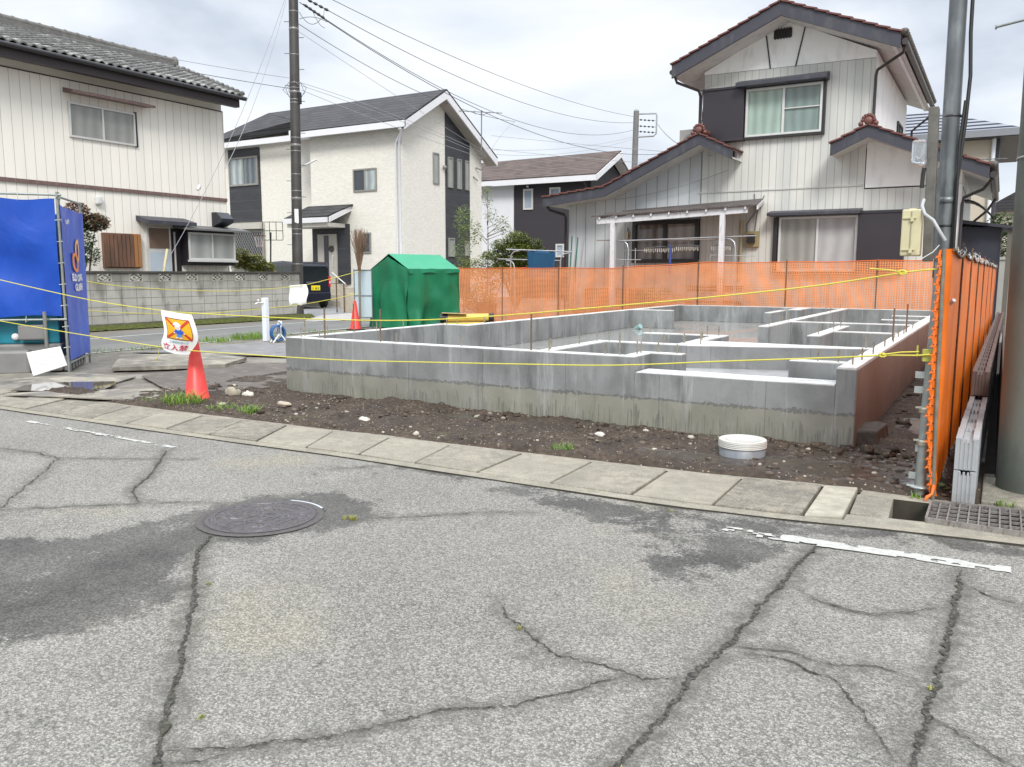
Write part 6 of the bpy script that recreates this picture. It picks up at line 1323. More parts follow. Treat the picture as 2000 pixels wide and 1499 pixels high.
for p in (P1, P2, P3, P4): q = p*1.0; build('frame_post', MB().tube([(lerp(q.x, -12.6, .15), lerp(q.y, 16.5, .15), 0), (lerp(q.x, -12.6, .15), lerp(q.y, 16.5, .15), eh-.05)], .018, 6), m_galv, t)
# glass panel and post with the broom
t = thing('glazed_panel', 'pale blue framed sheet panel standing on edge left of the green shelter', 'panel', (-13.6, 15.75, 0))
build('sheet', MB().obox((-13.42, 15.55, .84), (.36, .22, 0), (-.01, .015, 0), (0, 0, 1.16)), simple('sheet_paleblue', (.46, .56, .60), .15, .1, 1.5), t)
mb = MB(); 
for z in (.27, .80, 1.42): mb.obox((-13.42, 15.54, z), (.38, .23, 0), (-.015, .02, 0), (0, 0, .02))
for s in (-.5, .5): mb.obox((-13.42+.37*s, 15.54+.22*s, .72), (.02, .01, 0), (-.015, .02, 0), (0, 0, 1.44))
build('frame', mb, m_galv2, t)
t = thing('broom', 'upturned bamboo broom standing bristles up on a grey post behind the far cone', 'broom', (-13.24, 15.2, 0))
build('handle', MB().tube([(-13.24, 15.2, 0), (-13.25, 15.22, 1.6)], .028, 8), simple('handle_grey', (.2, .19, .165), .7), t); mb = MB()
for i in range(240):
    a = R.random()*6.28; r_ = R.random(); x_ = -13.25+.025*math.cos(a); y_ = 15.22+.025*math.sin(a); sp_ = .16*r_*(1 if R.random() < .8 else 1.6)
    mb.tube([(x_, y_, 1.42), (x_+math.cos(a)*sp_*.35+.01, y_+math.sin(a)*sp_*.35, 1.8), (x_+math.cos(a)*sp_+.03*r_, y_+math.sin(a)*sp_, R.uniform(2.0, 2.42))], .0035, 3, False)
build('twigs', mb, simple('twig_tan', (.30, .20, .13), .8, .4, 30), t); build('binding', MB().tube([(-13.25, 15.22, 1.40), (-13.25, 15.22, 1.62)], .04, 8), m_rust, t)
# yellow wrapped rolls on the ground
t0 = None
for i, (dx, dy, z, lab) in enumerate(((0, 0, .40, 'topmost yellow wrapped roll with black end caps, left of the orange net'), (-.03, -.10, .22, 'middle yellow wrapped roll with a black end, under the topmost one'), (.02, .12, .20, 'rear yellow roll lying behind the other two on the timber'))):
    A = Vector((-10.22+dx, 14.35+dy, z)); B = Vector((-9.30+dx, 14.9+dy, z+.02)); d = (B-A).normalized()
    t = thing('wrapped_roll', lab, 'roll', tuple((A+B)/2-Vector((0, 0, .1))), 'yellow wrapped rolls stacked behind the foundation')
    build('wrap', MB().tube([A+d*.12, B-d*.08], .085, 14), simple('wrap_yellow', (.72, .50, .10), .5, .25, 9), t); build('end_cap', MB().tube([A-d*.04, A+d*.12], .095, 12), m_black, t); build('end_cap', MB().tube([B-d*.08, B+d*.03], .092, 12), m_black, t)
tag(build('cardboard', MB().obox((-9.98, 14.45, .505), (.45, .26, -.02), (-.15, .2, .0), (0, 0, .008)), simple('cardboard', (.42, .27, .13), .8)), 'folded cardboard flap lying on top of the yellow rolls', 'cardboard')
tag(build('timber', MB().obox((-9.75, 14.6, .06), (1.1, .65, 0), (-.15, .25, 0), (0, 0, .11)), simple('timber_tan', (.5, .40, .16), .7, .2, 9)), 'pale timber bearers under the yellow rolls', 'timber')
# ================================================================== POLES, WIRES
def mast(name, label, base, top, r0, r1, grp='utility poles', mat=None):
    t = thing(name, label, 'utility pole', base, grp); build('shaft', MB().tube([base, top], [r0, r1], 20), mat or mt('oldpole'), t); return t
A0, A1 = Vector((-18.36, 18.27, 0)), Vector((-19.22, 19.36, 10.4))
PA = mast('utility_pole', 'dark weathered concrete utility pole with step bolts standing at the end of the block wall', tuple(A0), tuple(A1), .165, .14)
pa = lambda z: A0.lerp(A1, z/10.4)
for i, z in enumerate((.9, 1.6, 2.5, 2.65, 3.55, 3.8, 4.3, 5.0, 5.15, 5.4, 6.45, 6.55, 6.75, 6.9, 7.05, 7.9, 8.65, 9.2)):
    c = pa(z); build('band', MB().lathe(c, [(.165-.0024*z, 0), (.17-.0024*z, .005), (.17-.0024*z, .025 if i % 4 else .07), (.165-.0024*z, .03 if i % 4 else .075)], 18), simple('band_zinc', (.25, .25, .24), .4, .3, 20, metal=.4), PA)
for i in range(15):
    z = 2.2+i*.48; c = pa(z); s = 1 if i % 2 else -1; d = Vector((.861, .509, 0))*s
    build('step_bolt', MB().tube([c+d*.14, c+d*.30], .011, 6), m_galv2, PA)
mb = MB(); c = pa(6.6); mb.obox(c+Vector((.16, .02, 0)), (.10, 0, 0), (0, .1, 0), (0, 0, .34)); build('junction_box', mb, m_black, PA)
mb = MB(); c = pa(6.95)
for k in range(7):
    a = k*.9; mb.tube([c+Vector((.17*math.cos(a), .17*math.sin(a), .15)), c+Vector((.36*math.cos(a+.5), .36*math.sin(a+.5), -.02-.1*(k % 3))), c+Vector((.18*math.cos(a+.8), .18*math.sin(a+.8), -.3))], .009, 4, False)
build('loose_leads', mb, mw, PA)
build('street_lamp', MB().tube([pa(4.55)+Vector((.1, .1, 0)), pa(4.55)+Vector((.33, .25, .12)), pa(4.55)+Vector((.52, .36, .22))], .028, 8), m_alu, PA)
build('sign_plate', MB().obox(pa(3.05)+Vector((.12, -.13, 0)), (.10, .06, 0), (.01, -.015, 0), (0, 0, .42)), simple('print_white', (.82, .82, .82)), PA)
def insul(par, p, q, n=3, r=.045):
    p, q = Vector(p), Vector(q); mb = MB()
    mb.tube([p, q], .012, 5)
    for i in range(n):
        c = p.lerp(q, (i+.7)/(n+.4)); d = (q-p).normalized()*.085; mb.tube([c-d, c-d*.5, c, c+d*.5, c+d], [.012, r*.8, r, r*.8, .012], 8)
    build('insulator', mb, m_black, par)
insul(PA, (-18.88, 19.40, 9.45), (-18.26, 19.70, 8.99), 5); insul(PA, (-18.80, 19.46, 9.60), (-18.15, 19.79, 9.22), 4)
mb = MB()
for a, c, s in (((-18.95, 19.3, 9.2), (-18.35, 19.6, 9.0), .25), ((-18.95, 19.3, 9.0), (-18.2, 19.7, 8.9), -.1), ((-18.6, 19.53, 9.2), (-18.3, 19.7, 8.75), .1), ((-18.3, 19.7, 9.3), (-18.35, 19.65, 9.05), .1)):
    a, c = Vector(a), Vector(c); mb.tube([a.lerp(c, k/8)-Vector((0, 0, s*4*(k/8)*(1-k/8))) for k in range(9)], .010, 4, False)
build('jumper_lead', mb, mw, PA)
PB = mast('utility_pole', 'slender distant utility pole with a square bracket frame behind the red tiled roof', (-21.35, 51.6, 0), (-21.46, 52.25, 11.9), .24, .18, mat=simple('pole_far', (.17, .165, .16), .8, .2, 3))
mb = MB(); mb.tube([(-21.4, 52.2, 11.72), (-20.3, 52.85, 11.75), (-20.25, 52.8, 11.6), (-20.25, 52.75, 10.45), (-20.4, 52.7, 10.3), (-21.5, 52.0, 10.22)], .055, 6); build('bracket', mb, simple('bracket_far', (.28, .29, .30), .5), PB)
for z in (11.35, 10.95, 10.6): insul(PB, (-21.3, 52.2, z), (-20.3, 52.75, z-.08), 4, .06)
mb = MB(); mb.lathe((-21.46, 52.25, 11.9), [(.18, 0), (.14, .1), (0, .14)], 12); build('cap', mb, simple('bracket_far', (.28, .29, .30)), PB)
mwire = simple('wire_dark', (.07, .07, .075), .5); mwl = simple('wire_light', (.30, .31, .33), .5)
def wire(a, b_, sag, r, label, m=None, name='power_line'):
    r *= .85
    a, b_ = Vector(a), Vector(b_); n = 28
    P = [a.lerp(b_, i/n)-Vector((0, 0, sag*4*(i/n)*(1-i/n))) for i in range(n+1)]
    return tag(build(name, MB().tube(P, r, 5), m or mwire), label, 'wire', 'overhead wires')
ov = lambda k, s: s
wire((-19.05, 18.93, 10.13), (-21.18, 51.16, 11.37), .60, .013, 'highest of the dark power lines running from the near pole to the distant pole')
wire((-18.15, 19.79, 9.22), (-21.18, 51.34, 11.02), .93, .013, 'power line second from the top between the near pole and distant pole')
wire((-18.26, 19.70, 8.99), (-21.17, 51.52, 10.63), 1.5, .013, 'third power line down, starting at the black insulators of the near pole')
wire((-19.05, 19.43, 9.53), (-16.68, 47.5, 8.42), 1.64, .015, 'thick dark line passing below the distant pole to the red roof')
wire((-19.0, 19.24, 8.88), (-20.94, 35.64, 8.66), .53, .012, 'dark line dipping behind the beige house ridge and rising beyond it')
wire((-18.98, 19.21, 8.65), (-18.18, 28.67, 6.12), .03, .008, 'pale thin line from the near pole over the beige house gable', mwl)
wire((-18.77, 19.1, 7.08), (-17.9, 28.23, 5.98), -.14, .009, 'upper of three service lines crossing before the beige house gable', mwl)
wire((-18.76, 19.09, 6.99), (-17.89, 28.22, 5.9), -.10, .009, 'middle of three service lines crossing before the beige house gable', mwl)
wire((-18.75, 19.07, 6.86), (-17.86, 27.99, 5.81), .06, .009, 'lowest of three service lines crossing before the beige house gable', mwl)
wire((-18.92, 18.79, 7.17), (-19.9, 12.0, 6.95), .05, .008, 'upper line from the near pole towards the cream house roof', mwl)
wire((-18.9, 18.75, 6.86), (-19.9, 11.8, 6.70), .04, .010, 'lower dark line from the near pole towards the cream house roof')
wire((-20.94, 35.64, 8.66), (-18.12, 28.7, 6.05), -.14, .010, 'short curved drop wire beside the roof aerial of the beige house', mwl)
wire((-22.26, 34.65, 7.32), (-21.15, 50.98, 10.07), .32, .010, 'upper thin line from behind the beige house up to the distant pole', mwl)
wire((-22.25, 34.63, 7.12), (-21.14, 50.96, 9.94), .43, .010, 'lower thin line from behind the beige house up to the distant pole', mwl)
wire((-19.84, 51.88, 10.89), (-13.92, 39.62, 7.51), .13, .020, 'thick service cable falling from the distant pole bracket to the red roof')
wire((-18.6, 29.74, 6.99), (-6.65, 21.30, 4.36), .02, .008, 'upper long line from the beige house to the porch house gable', mwl)
wire((-18.74, 29.57, 6.47), (-8.05, 23.86, 4.46), .05, .008, 'lower long line from the beige house to the porch house roof', mwl)
wire((-9.3, 21.2, 3.35), (-6.2, 21.2, 3.95), .10, .010, 'thin cable hanging in front of the blue grey wall under the left gable', mwl)
gw = wire((-19.29, 19.05, 9.54), (-18.55, 13.75, 1.45), .48, .009, 'guy wire with a yellow plastic sleeve slanting down in front of the cream house', mwl, 'guy_wire')
wire((-19.12, 19.3, 10.46), (-16.45, 14.1, 3.86), .46, .009, 'upper guy wire crossing the sky left of the near pole', mwl, 'guy_wire')
tag(build('guy_sleeve', MB().tube([(-18.56, 13.72, 1.1), (-18.58, 13.95, 1.95)], .035, 8), simple('sleeve_cream', (.60, .55, .33), .6)), 'cream yellow plastic sleeve over the guy wire foot behind the block wall', 'sleeve')
tag(build('strain_insulator', MB().tube([(-18.8, 15.15, 3.55), (-18.8, 15.2, 3.62), (-18.82, 15.25, 3.70)], [.03, .06, .03], 8), m_alu), 'small white strain insulator on the guy wire before the cream house', 'insulator')
TA = thing('tv_antenna', 'roof aerial on a thin mast beside the beige house gable', 'antenna', (-18.4, 28.6, 6.1))
build('mast', MB().tube([(-18.38, 28.62, 6.2), (-18.45, 28.75, 7.82)], .022, 6), mw, TA); mb = MB().tube([(-19.25, 28.3, 7.80), (-17.75, 29.2, 7.72)], .016, 5)
for i in range(7): p = Vector((-19.2, 28.33, 7.8)).lerp(Vector((-17.9, 29.1, 7.73)), (i/6)**1.4); mb.tube([p+Vector((.12, -.18, 0)), p-Vector((.12, -.18, 0))], .008, 4)
mb.tube([(-18.75, 28.55, 7.77), (-18.65, 28.6, 7.68), (-18.35, 28.8, 7.66), (-18.2, 28.9, 7.74)], .012, 5); build('elements', mb, mw, TA)
# ================================================================== BLACK VAN
CH = rad(161); Cb = Vector((-22.53, 22.3, 0)); cf = Vector((math.cos(CH), math.sin(CH), 0)); cl = Vector((-math.sin(CH), math.cos(CH), 0))
# local: x forward from the rear face, y from the left side (0) towards the right side (1.475)
right = -cl
def cmap(mb): 
    mb.v = [tuple(Cb+cf*v[0]+Vector((.326, .945, 0))*v[1]+Vector((0, 0, v[2]))) for v in mb.v]; return mb
V = thing('parked_van', 'black boxy small van with yellow number plate parked before the beige house door', 'van', tuple(Cb+cf*1.7+Vector((.25, .7, 0))))
mcar = simple('van_black', (.008, .010, .022), .18, .2, 1); mcar.node_tree.nodes['Principled BSDF'].inputs['Coat Weight'].default_value = .25
mgl = simple('van_glass', (.015, .02, .022), .06, .2, 1)
prof = [(0, .28), (0, .98), (.05, 1.25), (.10, 1.62), (.22, 1.75), (1.2, 1.80), (2.3, 1.77), (2.52, 1.66), (2.93, 1.12), (3.32, .98), (3.39, .8), (3.39, .28), (2.9, .25), (.5, .25)]
mb = MB(); mb.prism([(x, 0, z) for x, z in prof], (0, 0, 0), (0, 1.475, 0)); build('body', cmap(mb), mcar, V, bevel=.07)
mb = MB(); mb.prism([(.035, 0, 1.08), (.075, 0, 1.58), (.06, 0, 1.60), (.015, 0, 1.08)], (0, .13, 0), (0, 1.345, 0)); build('rear_window', cmap(mb), mgl, V, bevel=.01)
for y0_, y1_ in ((-.006, .02), (1.455, 1.481)):
    mb = MB(); 
    for a, c in ((.25, .95), (1.05, 1.75), (1.85, 2.45)): mb.prism([(a, 0, 1.10), (c+(.25 if a > 1.8 else 0), 0, 1.10), (c, 0, 1.60), (a, 0, 1.62)], (0, y0_, 0), (0, y1_, 0))
    build('side_windows', cmap(mb), simple('van_side_glass', (.045, .06, .055), .35, .5, 1), V)
mb = MB(); mb.prism([(2.50, 0, 1.62), (2.92, 0, 1.14), (2.94, 0, 1.17), (2.53, 0, 1.66)], (0, .1, 0), (0, 1.375, 0)); build('windscreen', cmap(mb), mgl, V)
for y in (.02, 1.375):
    mb = MB().box(-.02, y, .82, .05, y+.085, 1.22); build('tail_lamp', cmap(mb), simple('lamp_red', (.60, .02, .03), .2), V, bevel=.01)
    mb = MB().box(-.024, y+.02, .95, -.018, y+.065, 1.05); build('reversing_lamp', cmap(mb), simple('lamp_clear', (.75, .6, .6), .2), V)
mb = MB().box(-.03, .64, .70, -.01, 1.0, .88); pl = build('number_plate', cmap(mb), simple('plate_yellow', (.85, .68, .02), .4), V)
vs, fs = text_data('1 83', .01); mb = MB(); mb.add([(-.034, .69+x*.26, .725+y*.085) for x, y in vs], fs); build('plate_lettering', cmap(mb), simple('plate_ink', (.05, .12, .03), .5), pl)
mb = MB().box(-.025, .45, .98, -.0, 1.02, 1.02); build('tailgate_trim', cmap(mb), simple('trim_chrome', (.3, .3, .32), .2, metal=.8), V); mb = MB().box(-.05, .03, .30, .02, 1.445, .62); build('rear_bumper', cmap(mb), mcar, V, bevel=.03)
for x in (.52, 2.85):
    for y in (.0, 1.32):
        mb = MB(); prof2 = [(0, 0), (.20, 0), (.275, .02), (.28, .06), (.28, .11), (.27, .15), (0, .15)]; mb.lathe((0, 0, 0), prof2, 24); mb.v = [(x+v[0], y+v[2], .28+v[1]) for v in mb.v]
        wh = build('wheel', cmap(mb), m_black, V); mb = MB().lathe((0, 0, 0), [(0, 0), (.17, 0), (.17, .006), (.0, .006)], 18); yy = y-.006 if y < 1 else y+.156; mb.v = [(x+v[0], yy+v[2]*(-1 if y < 1 else 1), .28+v[1]) for v in mb.v]; build('rim', cmap(mb), m_galv, wh)
# handrail by the steps
t = thing('handrail', 'slanting white and grey handrail by the tiled steps of the beige house', 'handrail', (-19.4, 21.2, 0))
build('rail', MB().tube([(-19.72, 21.25, 1.36), (-19.24, 21.37, .98)], .022, 6), m_alu, t)
for (x, y, h) in ((-19.56, 21.28, 1.20), (-19.30, 21.36, 1.03)): build('post', MB().tube([(x, y, 0), (x, y, h)], .022, 6), m_rust, t)
t = thing('garden_steps', 'low cream tiled steps right of the black van', 'steps', (-19.1, 21.9, 0)); ct = simple('tile_cream', (.50, .45, .36), .7, .2, 8)
for i in range(4): build('step', MB().box(-19.55+.22*i, 21.5, .0, -19.33+.22*i, 22.5, .86-.2*i), ct, t, bevel=.01)
build('ledge', MB().box(-19.5, 22.45, .86, -17.8, 22.7, .92), simple('print_white', (.82, .82, .82)), t); build('bank_wall', MB().box(-19.4, 22.5, 0, -17.7, 23.2, .86), simple('plinth_grey', (.38, .37, .35)), t)
# basketball hoop
t = thing('basketball_hoop', 'small basketball hoop on a black post behind the van', 'basketball hoop', (-22.0, 20.9, 0)); s = 1.03
build('post', MB().tube([(-22.1, 20.65, 0), (-22.15, 20.85, 2.75)], .028, 6), m_black, t); mb = MB()
bx = lambda a, z: Vector((-22.02, 20.78, z))+Vector((.86, .51, 0))*a
for z in (2.48, 2.8, 3.1): mb.tube([bx(-.32, z), bx(.38, z)], .012, 5)
for a in (-.32, -.08, .15, .38): mb.tube([bx(a, 2.48), bx(a, 3.1)], .012, 5)
build('backboard_frame', mb, m_black, t); mb = MB(); c = Vector((-22.28, 20.45, 2.62)); mb.tube([c+Vector((.2*math.cos(a*.4), .2*math.sin(a*.4), 0)) for a in range(17)], .012, 5); build('rim', mb, m_rust, t)
mb = MB()
for k in range(10): a = k*.628; mb.tube([c+Vector((.2*math.cos(a), .2*math.sin(a), 0)), c+Vector((.14*math.cos(a+.3), .14*math.sin(a+.3), -.2)), c+Vector((.1*math.cos(a), .1*math.sin(a), -.38))], .007, 3, False)
build('hoop_net', mb, simple('net_pink', (.7, .6, .6), .7), t)
# ================================================================== PLANTS
def leaves(mb, blobs, n, size, flat_=.5, dens=1.0):
    n *= 2.3; size *= 1.15
    tot = sum(b[3]*b[4]*b[5] for b in blobs)
    for (cx, cy, cz, rx, ry, rz) in blobs:
        for i in range(int(n*(rx*ry*rz)/tot)):
            while 1:
                p = Vector((R.uniform(-1, 1), R.uniform(-1, 1), R.uniform(-1, 1))); l = p.length
                if l < 1 and R.random() < .25+l*.75: break
            if mnoise.noise(Vector((p.x*2.2+cx*3, p.y*2.2+cy*3, p.z*3+cz*3))) < -.22: continue
            c = Vector((cx+p.x*rx, cy+p.y*ry, cz+p.z*rz)); a = R.random()*6.28; e_ = R.uniform(-.6, .6)*flat_*2
            d = Vector((math.cos(a)*math.cos(e_), math.sin(a)*math.cos(e_), math.sin(e_))); w = d.cross(Vector((R.uniform(-.4, .4), R.uniform(-.4, .4), 1))).normalized(); s = size*R.uniform(.6, 1.3)
            mb.add([c, c+d*s*.5+w*s*.28, c+d*s, c+d*s*.5-w*s*.28], [(0, 1, 2, 3)])
def branchy(par, base, tips, r0, mat, mid=None):
    mb = MB()
    for t_ in tips:
        b0 = Vector(base); t_ = Vector(t_); m = b0.lerp(t_, .5)+Vector((R.uniform(-.08, .08), R.uniform(-.08, .08), .12)); mb.tube([b0, m, t_], [r0, r0*.6, r0*.2], 5, False)
    return build('branch', mb, mat, par)
mtr = simple('bark_grey', (.17, .14, .11), .85, .4, 20)
def slim_tree(name, label, bx_, by_, h, blobs, n, size, lm, r=.03, lean=(0, 0)):
    t = thing(name, label, 'tree', (bx_, by_, 0)); top = Vector((bx_+lean[0], by_+lean[1], h))
    build('trunk', MB().tube([(bx_, by_, 0), Vector((bx_, by_, 0)).lerp(top, .5)+Vector((.04, .02, 0)), top], [r, r*.7, r*.2], 6), mtr, t)
    mb = MB()
    for (cx, cy, cz, rx, ry, rz) in blobs:
        for k in range(3):
            z0 = max(.6, cz-rz*R.uniform(.5, 1.4)); p0 = Vector((bx_, by_, 0)).lerp(top, min(.95, z0/h)); mb.tube([p0, Vector((cx+R.uniform(-1, 1)*rx*.8, cy+R.uniform(-1, 1)*ry*.8, cz+rz*R.uniform(-.2, .8)))], [.010, .003], 4, False)
    build('branches', mb, mtr, t); mb = MB(); leaves(mb, blobs, n, size); build('crown', mb, lm, t); return t
ml1 = leafmat('leaf_fresh', (.17, .28, .05), (.30, .38, .10)); ml2 = leafmat('leaf_olive', (.20, .26, .08), (.30, .30, .13)); mly = leafmat('leaf_yew', (.07, .125, .018), (.21, .22, .035), .2); mld = leafmat('leaf_dark', (.04, .09, .03), (.10, .16, .05), .2)
slim_tree('slender_tree', 'slender light green tree in front of the beige house charcoal strip', -14.72, 21.85, 3.5, [(-14.75, 21.9, 3.0, .32, .32, .5), (-14.62, 21.95, 2.5, .34, .3, .4), (-14.8, 21.85, 2.05, .36, .3, .32), (-14.7, 21.9, 1.6, .4, .3, .25)], 800, .062, ml1)
slim_tree('slender_tree', 'taller airy tree with pinkish twigs before the white wall, right of the light green tree', -14.1, 22.2, 4.0, [(-14.15, 22.35, 3.75, .2, .2, .35), (-13.75, 22.5, 2.9, .32, .25, .3), (-13.55, 22.6, 2.65, .3, .25, .2), (-14.35, 22.1, 2.6, .22, .2, .35), (-14.0, 22.3, 3.2, .22, .2, .3)], 420, .07, ml2, .022, (.0, .1))
t = thing('low_shrubs', 'loose light green shrubs above the orange net under the slender trees', 'shrub', (-13.9, 21.9, 0)); mb = MB(); leaves(mb, [(-14.35, 21.8, 1.55, .45, .3, .3), (-13.8, 22.0, 1.75, .5, .3, .28), (-13.3, 22.0, 1.6, .45, .3, .3), (-13.6, 22.1, 1.2, 1.1, .3, .35)], 1700, .08); build('foliage', mb, ml2, t); branchy(t, (-13.8, 21.9, 0), [(-14.4, 21.8, 1.6), (-13.6, 22, 1.7), (-13.2, 22, 1.6)], .02, mtr)
t = thing('clipped_yew', 'dense domed evergreen shrub with layered yellow green tips before the charcoal house', 'shrub', (-12.35, 21.2, 0))
bl = [(-12.3, 21.1, 2.36, .38, .35, .22), (-12.75, 20.9, 2.16, .34, .3, .2), (-11.95, 21.35, 2.18, .34, .3, .2), (-12.3, 21.05, 2.05, .6, .4, .2), (-12.95, 20.75, 1.88, .32, .3, .16), (-11.72, 21.5, 1.92, .3, .3, .16), (-12.35, 21.1, 1.75, .7, .4, .2), (-12.6, 20.9, 1.5, .55, .35, .16), (-11.95, 21.3, 1.5, .45, .35, .15)]
mb = MB(); leaves(mb, bl, 7500, .055, .7); build('crown', mb, mly, t); branchy(t, (-12.35, 21.1, .3), [tuple(b[:3]) for b in bl], .05, mtr)
t = thing('nandina_shrub', 'reddish tipped shrub between the blue enclosure and the wooden shutter', 'shrub', (-19.2, 11.9, 0)); s = 1.12
bl = [(-19.2, 11.95, 2.75, .35, .3, .28), (-19.0, 12.3, 2.55, .35, .3, .22), (-19.25, 11.85, 2.45, .4, .35, .3), (-19.15, 12.0, 2.1, .36, .3, .3), (-19.1, 12.1, 1.75, .32, .3, .25)]
mb = MB(); leaves(mb, [b for b in bl if b[2] > 2.5], 1500, .07); build('red_tips', mb, leafmat('leaf_red', (.24, .13, .09), (.36, .24, .17)), t); mb = MB(); leaves(mb, [b for b in bl if b[2] < 2.6], 2000, .07); build('foliage', mb, mld, t); branchy(t, (-19.15, 12.0, .4), [tuple(b[:3]) for b in bl], .03, mtr)
t = thing('garden_shrub', 'mixed green and orange leaved bush behind the wall by the lattice window', 'shrub', (-20.9, 18.9, 0)); bl = [(-20.9, 18.9, 1.65, .5, .35, .3), (-20.6, 19.1, 1.5, .4, .3, .2), (-21.2, 18.6, 1.8, .35, .3, .35)]
mb = MB(); leaves(mb, bl, 1700, .09); build('foliage', mb, leafmat('leaf_mix', (.12, .22, .04), (.35, .25, .07)), t); branchy(t, (-20.9, 18.9, .3), [tuple(b[:3]) for b in bl], .02, mtr)
t = thing('distant_shrub', 'dark green bush in the gap beside the concrete pole, beyond the side porch', 'shrub', (-.3, 33, 0)); mb = MB(); leaves(mb, [(-.3, 32.5, 2.3, .8, .6, .6), (-.1, 32.5, 3.0, .5, .5, .4)], 1400, .12); build('foliage', mb, mld, t); branchy(t, (-.3, 32.5, .2), [(-.3, 32.5, 2.3), (-.1, 32.5, 3)], .04, mtr)
# ================================================================== LAUNDRY, YARD THINGS
ma = simple('steel_tube', (.50, .51, .53), .3, .1, 5, metal=.6)
def hook_pole(par, x, y, z, s):
    build('post', MB().tube([(x, y, 0), (x, y, z-.22), (x+s*.03, y, z-.10), (x+s*.12, y, z-.02), (x+s*.28, y, z)], .020, 8), ma, par)
t = thing('drying_frame', 'tall curved steel laundry frame carrying a pole with a blue cloth', 'laundry frame', (-11.2, 20.2, 0)); hook_pole(t, -12.0, 20.2, 1.98, 1); hook_pole(t, -10.42, 20.2, 1.90, 1)
build('pole', MB().tube([(-12.15, 20.2, 2.02), (-10.05, 20.2, 1.93)], .016, 8), ma, t)
t = thing('drying_frame', 'lower curved steel laundry frame left of the blue cloth', 'laundry frame', (-12.0, 20.5, 0)); hook_pole(t, -12.05, 20.5, 1.72, -1); build('pole', MB().tube([(-12.6, 20.5, 1.76), (-10.6, 20.5, 1.70)], .014, 8), ma, t)
mb = MB(); mb.grid(lambda u, v: (lerp(-11.46, -10.58, u), 20.18+.04*math.sin(u*9+v*3), lerp(2.0-.05*u, 1.15, v)), 20, 10); tag(build('hanging_cloth', mb, simple('cloth_blue', (.004, .065, .15), .7, .2, 3), solid=.01), 'dark blue cloth hung over the laundry pole behind the orange net', 'cloth')
t = thing('laundry_stand', 'curved metal laundry stand under the porch roof with poles and shelf racks', 'laundry stand', (-7.3, 20.1, 0))
for x, s in ((-8.40, -1), (-5.62, -1)): hook_pole(t, x, 20.1, 2.2, s)
build('pole', MB().tube([(-8.75, 20.08, 2.19), (-5.12, 20.08, 2.25)], .016, 8), ma, t); build('pole', MB().tube([(-9.35, 20.2, 2.22), (-5.7, 20.2, 2.18)], .014, 8), simple('pole_dull', (.3, .26, .24), .5), t)
build('rack', MB().tube([(-8.7, 20.0, 1.71), (-8.0, 20.0, 1.70)], .012, 6).tube([(-8.6, 20.2, 1.95), (-7.9, 20.2, 1.94)], .010, 6).tube([(-8.2, 20.1, .6), (-8.2, 20.1, 2.0)], .012, 6), ma, t)
build('rack', MB().tube([(-6.2, 20.0, 1.80), (-5.1, 20.0, 1.77)], .010, 6).tube([(-6.2, 20.0, 1.80), (-6.2, 20.0, 1.65)], .008, 5), ma, t)
mpeg = simple('peg_mix', (.62, .58, .50), .5, .5, 9)
for k, (x0_, w_, z_, lab) in enumerate(((-7.95, .85, 2.0, 'long peg hanger with white pegs hanging before the dark window, left one'), (-7.1, .62, 2.03, 'peg hanger with yellowish pegs hanging before the right window pane'), (-6.2, .5, 2.03, 'dark peg hanger beside the right porch post'))):
    t = thing('peg_hanger', lab, 'peg hanger', (x0_+w_/2, 20.08, z_), 'hangers on the laundry pole')
    build('frame', MB().tube([(x0_, 20.08, z_-.01), (x0_+w_/2, 20.08, z_+.03), (x0_+w_, 20.08, z_-.01)], .010, 5).tube([(x0_+w_/2, 20.08, z_+.02), (x0_+w_/2, 20.08, 2.23)], .008, 5), m_galv2, t); mb = MB()
    for i in range(int(w_/.05)): mb.box(x0_+i*.05, 20.07, z_-.10-.02*(i % 2), x0_+i*.05+.014, 20.09, z_-.02)
    build('pegs', mb, mpeg, t)
mb = MB().box(-7.25, 20.05, 1.5, -7.17, 20.08, 2.0); tag(build('umbrella', MB().tube([(-7.24, 20.04, 1.35), (-7.24, 20.04, 1.75), (-7.24, 20.04, 2.1)], [.035, .035, .008], 8), simple('cloth_navy', (.03, .06, .25), .7)), 'narrow folded navy umbrella hanging between the two window panes', 'umbrella')
t = thing('pole_bundle', 'leaning green and grey garden poles at the corner of the blue grey wall', 'poles', (-10.2, 20.4, 0)); mg = simple('pole_green', (.03, .17, .11), .5)
for (xa, xb, z, m) in ((-10.25, -10.15, 2.36, mg), (-10.12, -9.98, 2.32, mg), (-10.05, -9.80, 2.28, ma), (-9.95, -9.84, 2.2, ma), (-10.2, -10.02, 2.1, ma)): build('pole', MB().tube([(xa, 20.3, 0), (xb, 20.35, z)], .018, 6), m, t)
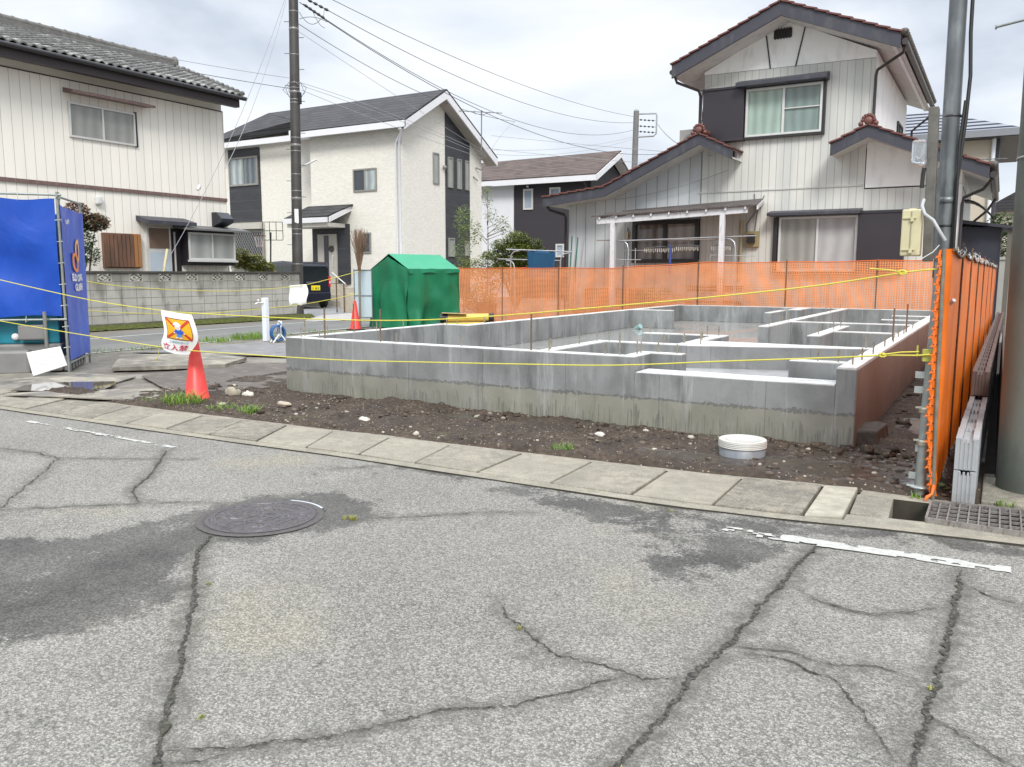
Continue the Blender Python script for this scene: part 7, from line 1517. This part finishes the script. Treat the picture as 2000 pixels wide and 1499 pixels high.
# things seen dimly through the back net
def crate(x, y, w, h, m, lab, cat='box', nm='storage_box', d=.5): tag(build(nm, MB().box(x, y, .0, x+w, y+d, h), m, bevel=.03), lab, cat)
crate(-9.9, 20.6, 1.9, .95, simple('bench_dark', (.16, .09, .06), .7), 'dark low bench behind the orange net, right of the shrubs', 'bench', 'garden_bench')
t = thing('garden_bench', 'dark wooden slatted bench behind the orange net below the porch', 'bench', (-6.3, 20.5, 0)); 
for k in range(5): build('slat', MB().box(-7.0, 20.45+k*.09, .62+k*.09 if k > 2 else .62, -5.6, 20.51+k*.09, .66+k*.1 if k > 2 else .66), simple('bench_dark', (.16, .09, .06)), t)
for x in (-6.95, -5.7): build('leg', MB().box(x, 20.45, 0, x+.06, 20.9, .62), simple('bench_dark', (.16, .09, .06)), t)
for (x, r_, h, lab) in ((-9.6, .3, .45, 'round white tub behind the orange net, left of the porch'), (-8.9, .22, .5, 'cream plant pot behind the orange net'), (-4.0, .28, .42, 'pale round basin behind the net below the wide window'), (-12.6, .3, .5, 'yellowish planter behind the orange net below the shrubs')):
    tag(build('planter', MB().lathe((x, 19.9, 0), [(r_*.75, 0), (r_, h), (r_*1.06, h), (r_*.9, h-.02), (0, h-.03)], 20), simple('pot_'+str(int(-x*10)), (.55, .48, .38), .6)), lab, 'planter')
for (x, lab) in ((-13.0, 'yellow green bush seen through the left of the orange net'), (-7.6, 'low leafy bush seen through the orange net below the porch window')):
    t = thing('low_bush', lab, 'shrub', (x, 20.1, 0)); mb = MB(); leaves(mb, [(x, 20.1, .6, .6, .35, .45)], 900, .08); build('foliage', mb, ml2, t); branchy(t, (x, 20.1, 0), [(x-.3, 20.1, .8), (x+.3, 20.1, .8)], .015, mtr)
tag(build('red_tricycle', MB().tube([(-12.15, 20.6, 1.47), (-11.8, 20.6, 1.49), (-11.5, 20.6, 1.46)], [.02, .035, .02], 8), simple('toy_red', (.55, .03, .03), .4)), 'red plastic toy roof just above the orange net below the evergreen dome', 'toy')
# distant roofs so that the horizon is built up
for i, (x, y, w, d, h, lab) in enumerate(((-48, 70, 14, 9, 5.2, 'low far house roof behind the beige house'), (6, 62, 14, 10, 5.0, 'far house beyond the concrete pole'), (-8, 75, 16, 9, 5.0, 'far house hidden behind the porch house'), (-75, 45, 12, 12, 5.5, 'far house behind the cream house'))):
    t = thing('house', lab, 'house', (x, y, 0)); build('wall', MB().box(x-w/2, y-d/2, 0, x+w/2, y+d/2, h), simple('beige_wall', (.52, .46, .37)), t); build('roof', MB().prism([(x-w/2-.5, 0, h), (x+w/2+.5, 0, h), (x+w/2-2.5, 0, h+1.8), (x-w/2+2.5, 0, h+1.8)], (0, y-d/2-.4, 0), (0, y+d/2+.4, 0)), shing, t)
tag(build('low_wall', MB().box(-.6, 26.8, 0, 1.2, 26.95, 1.75).box(-.62, 26.76, 1.75, 1.25, 27.0, 1.83), simple('plinth_grey', (.38, .37, .35))), 'pale garden wall with a grey coping beyond the navy side porch', 'wall')
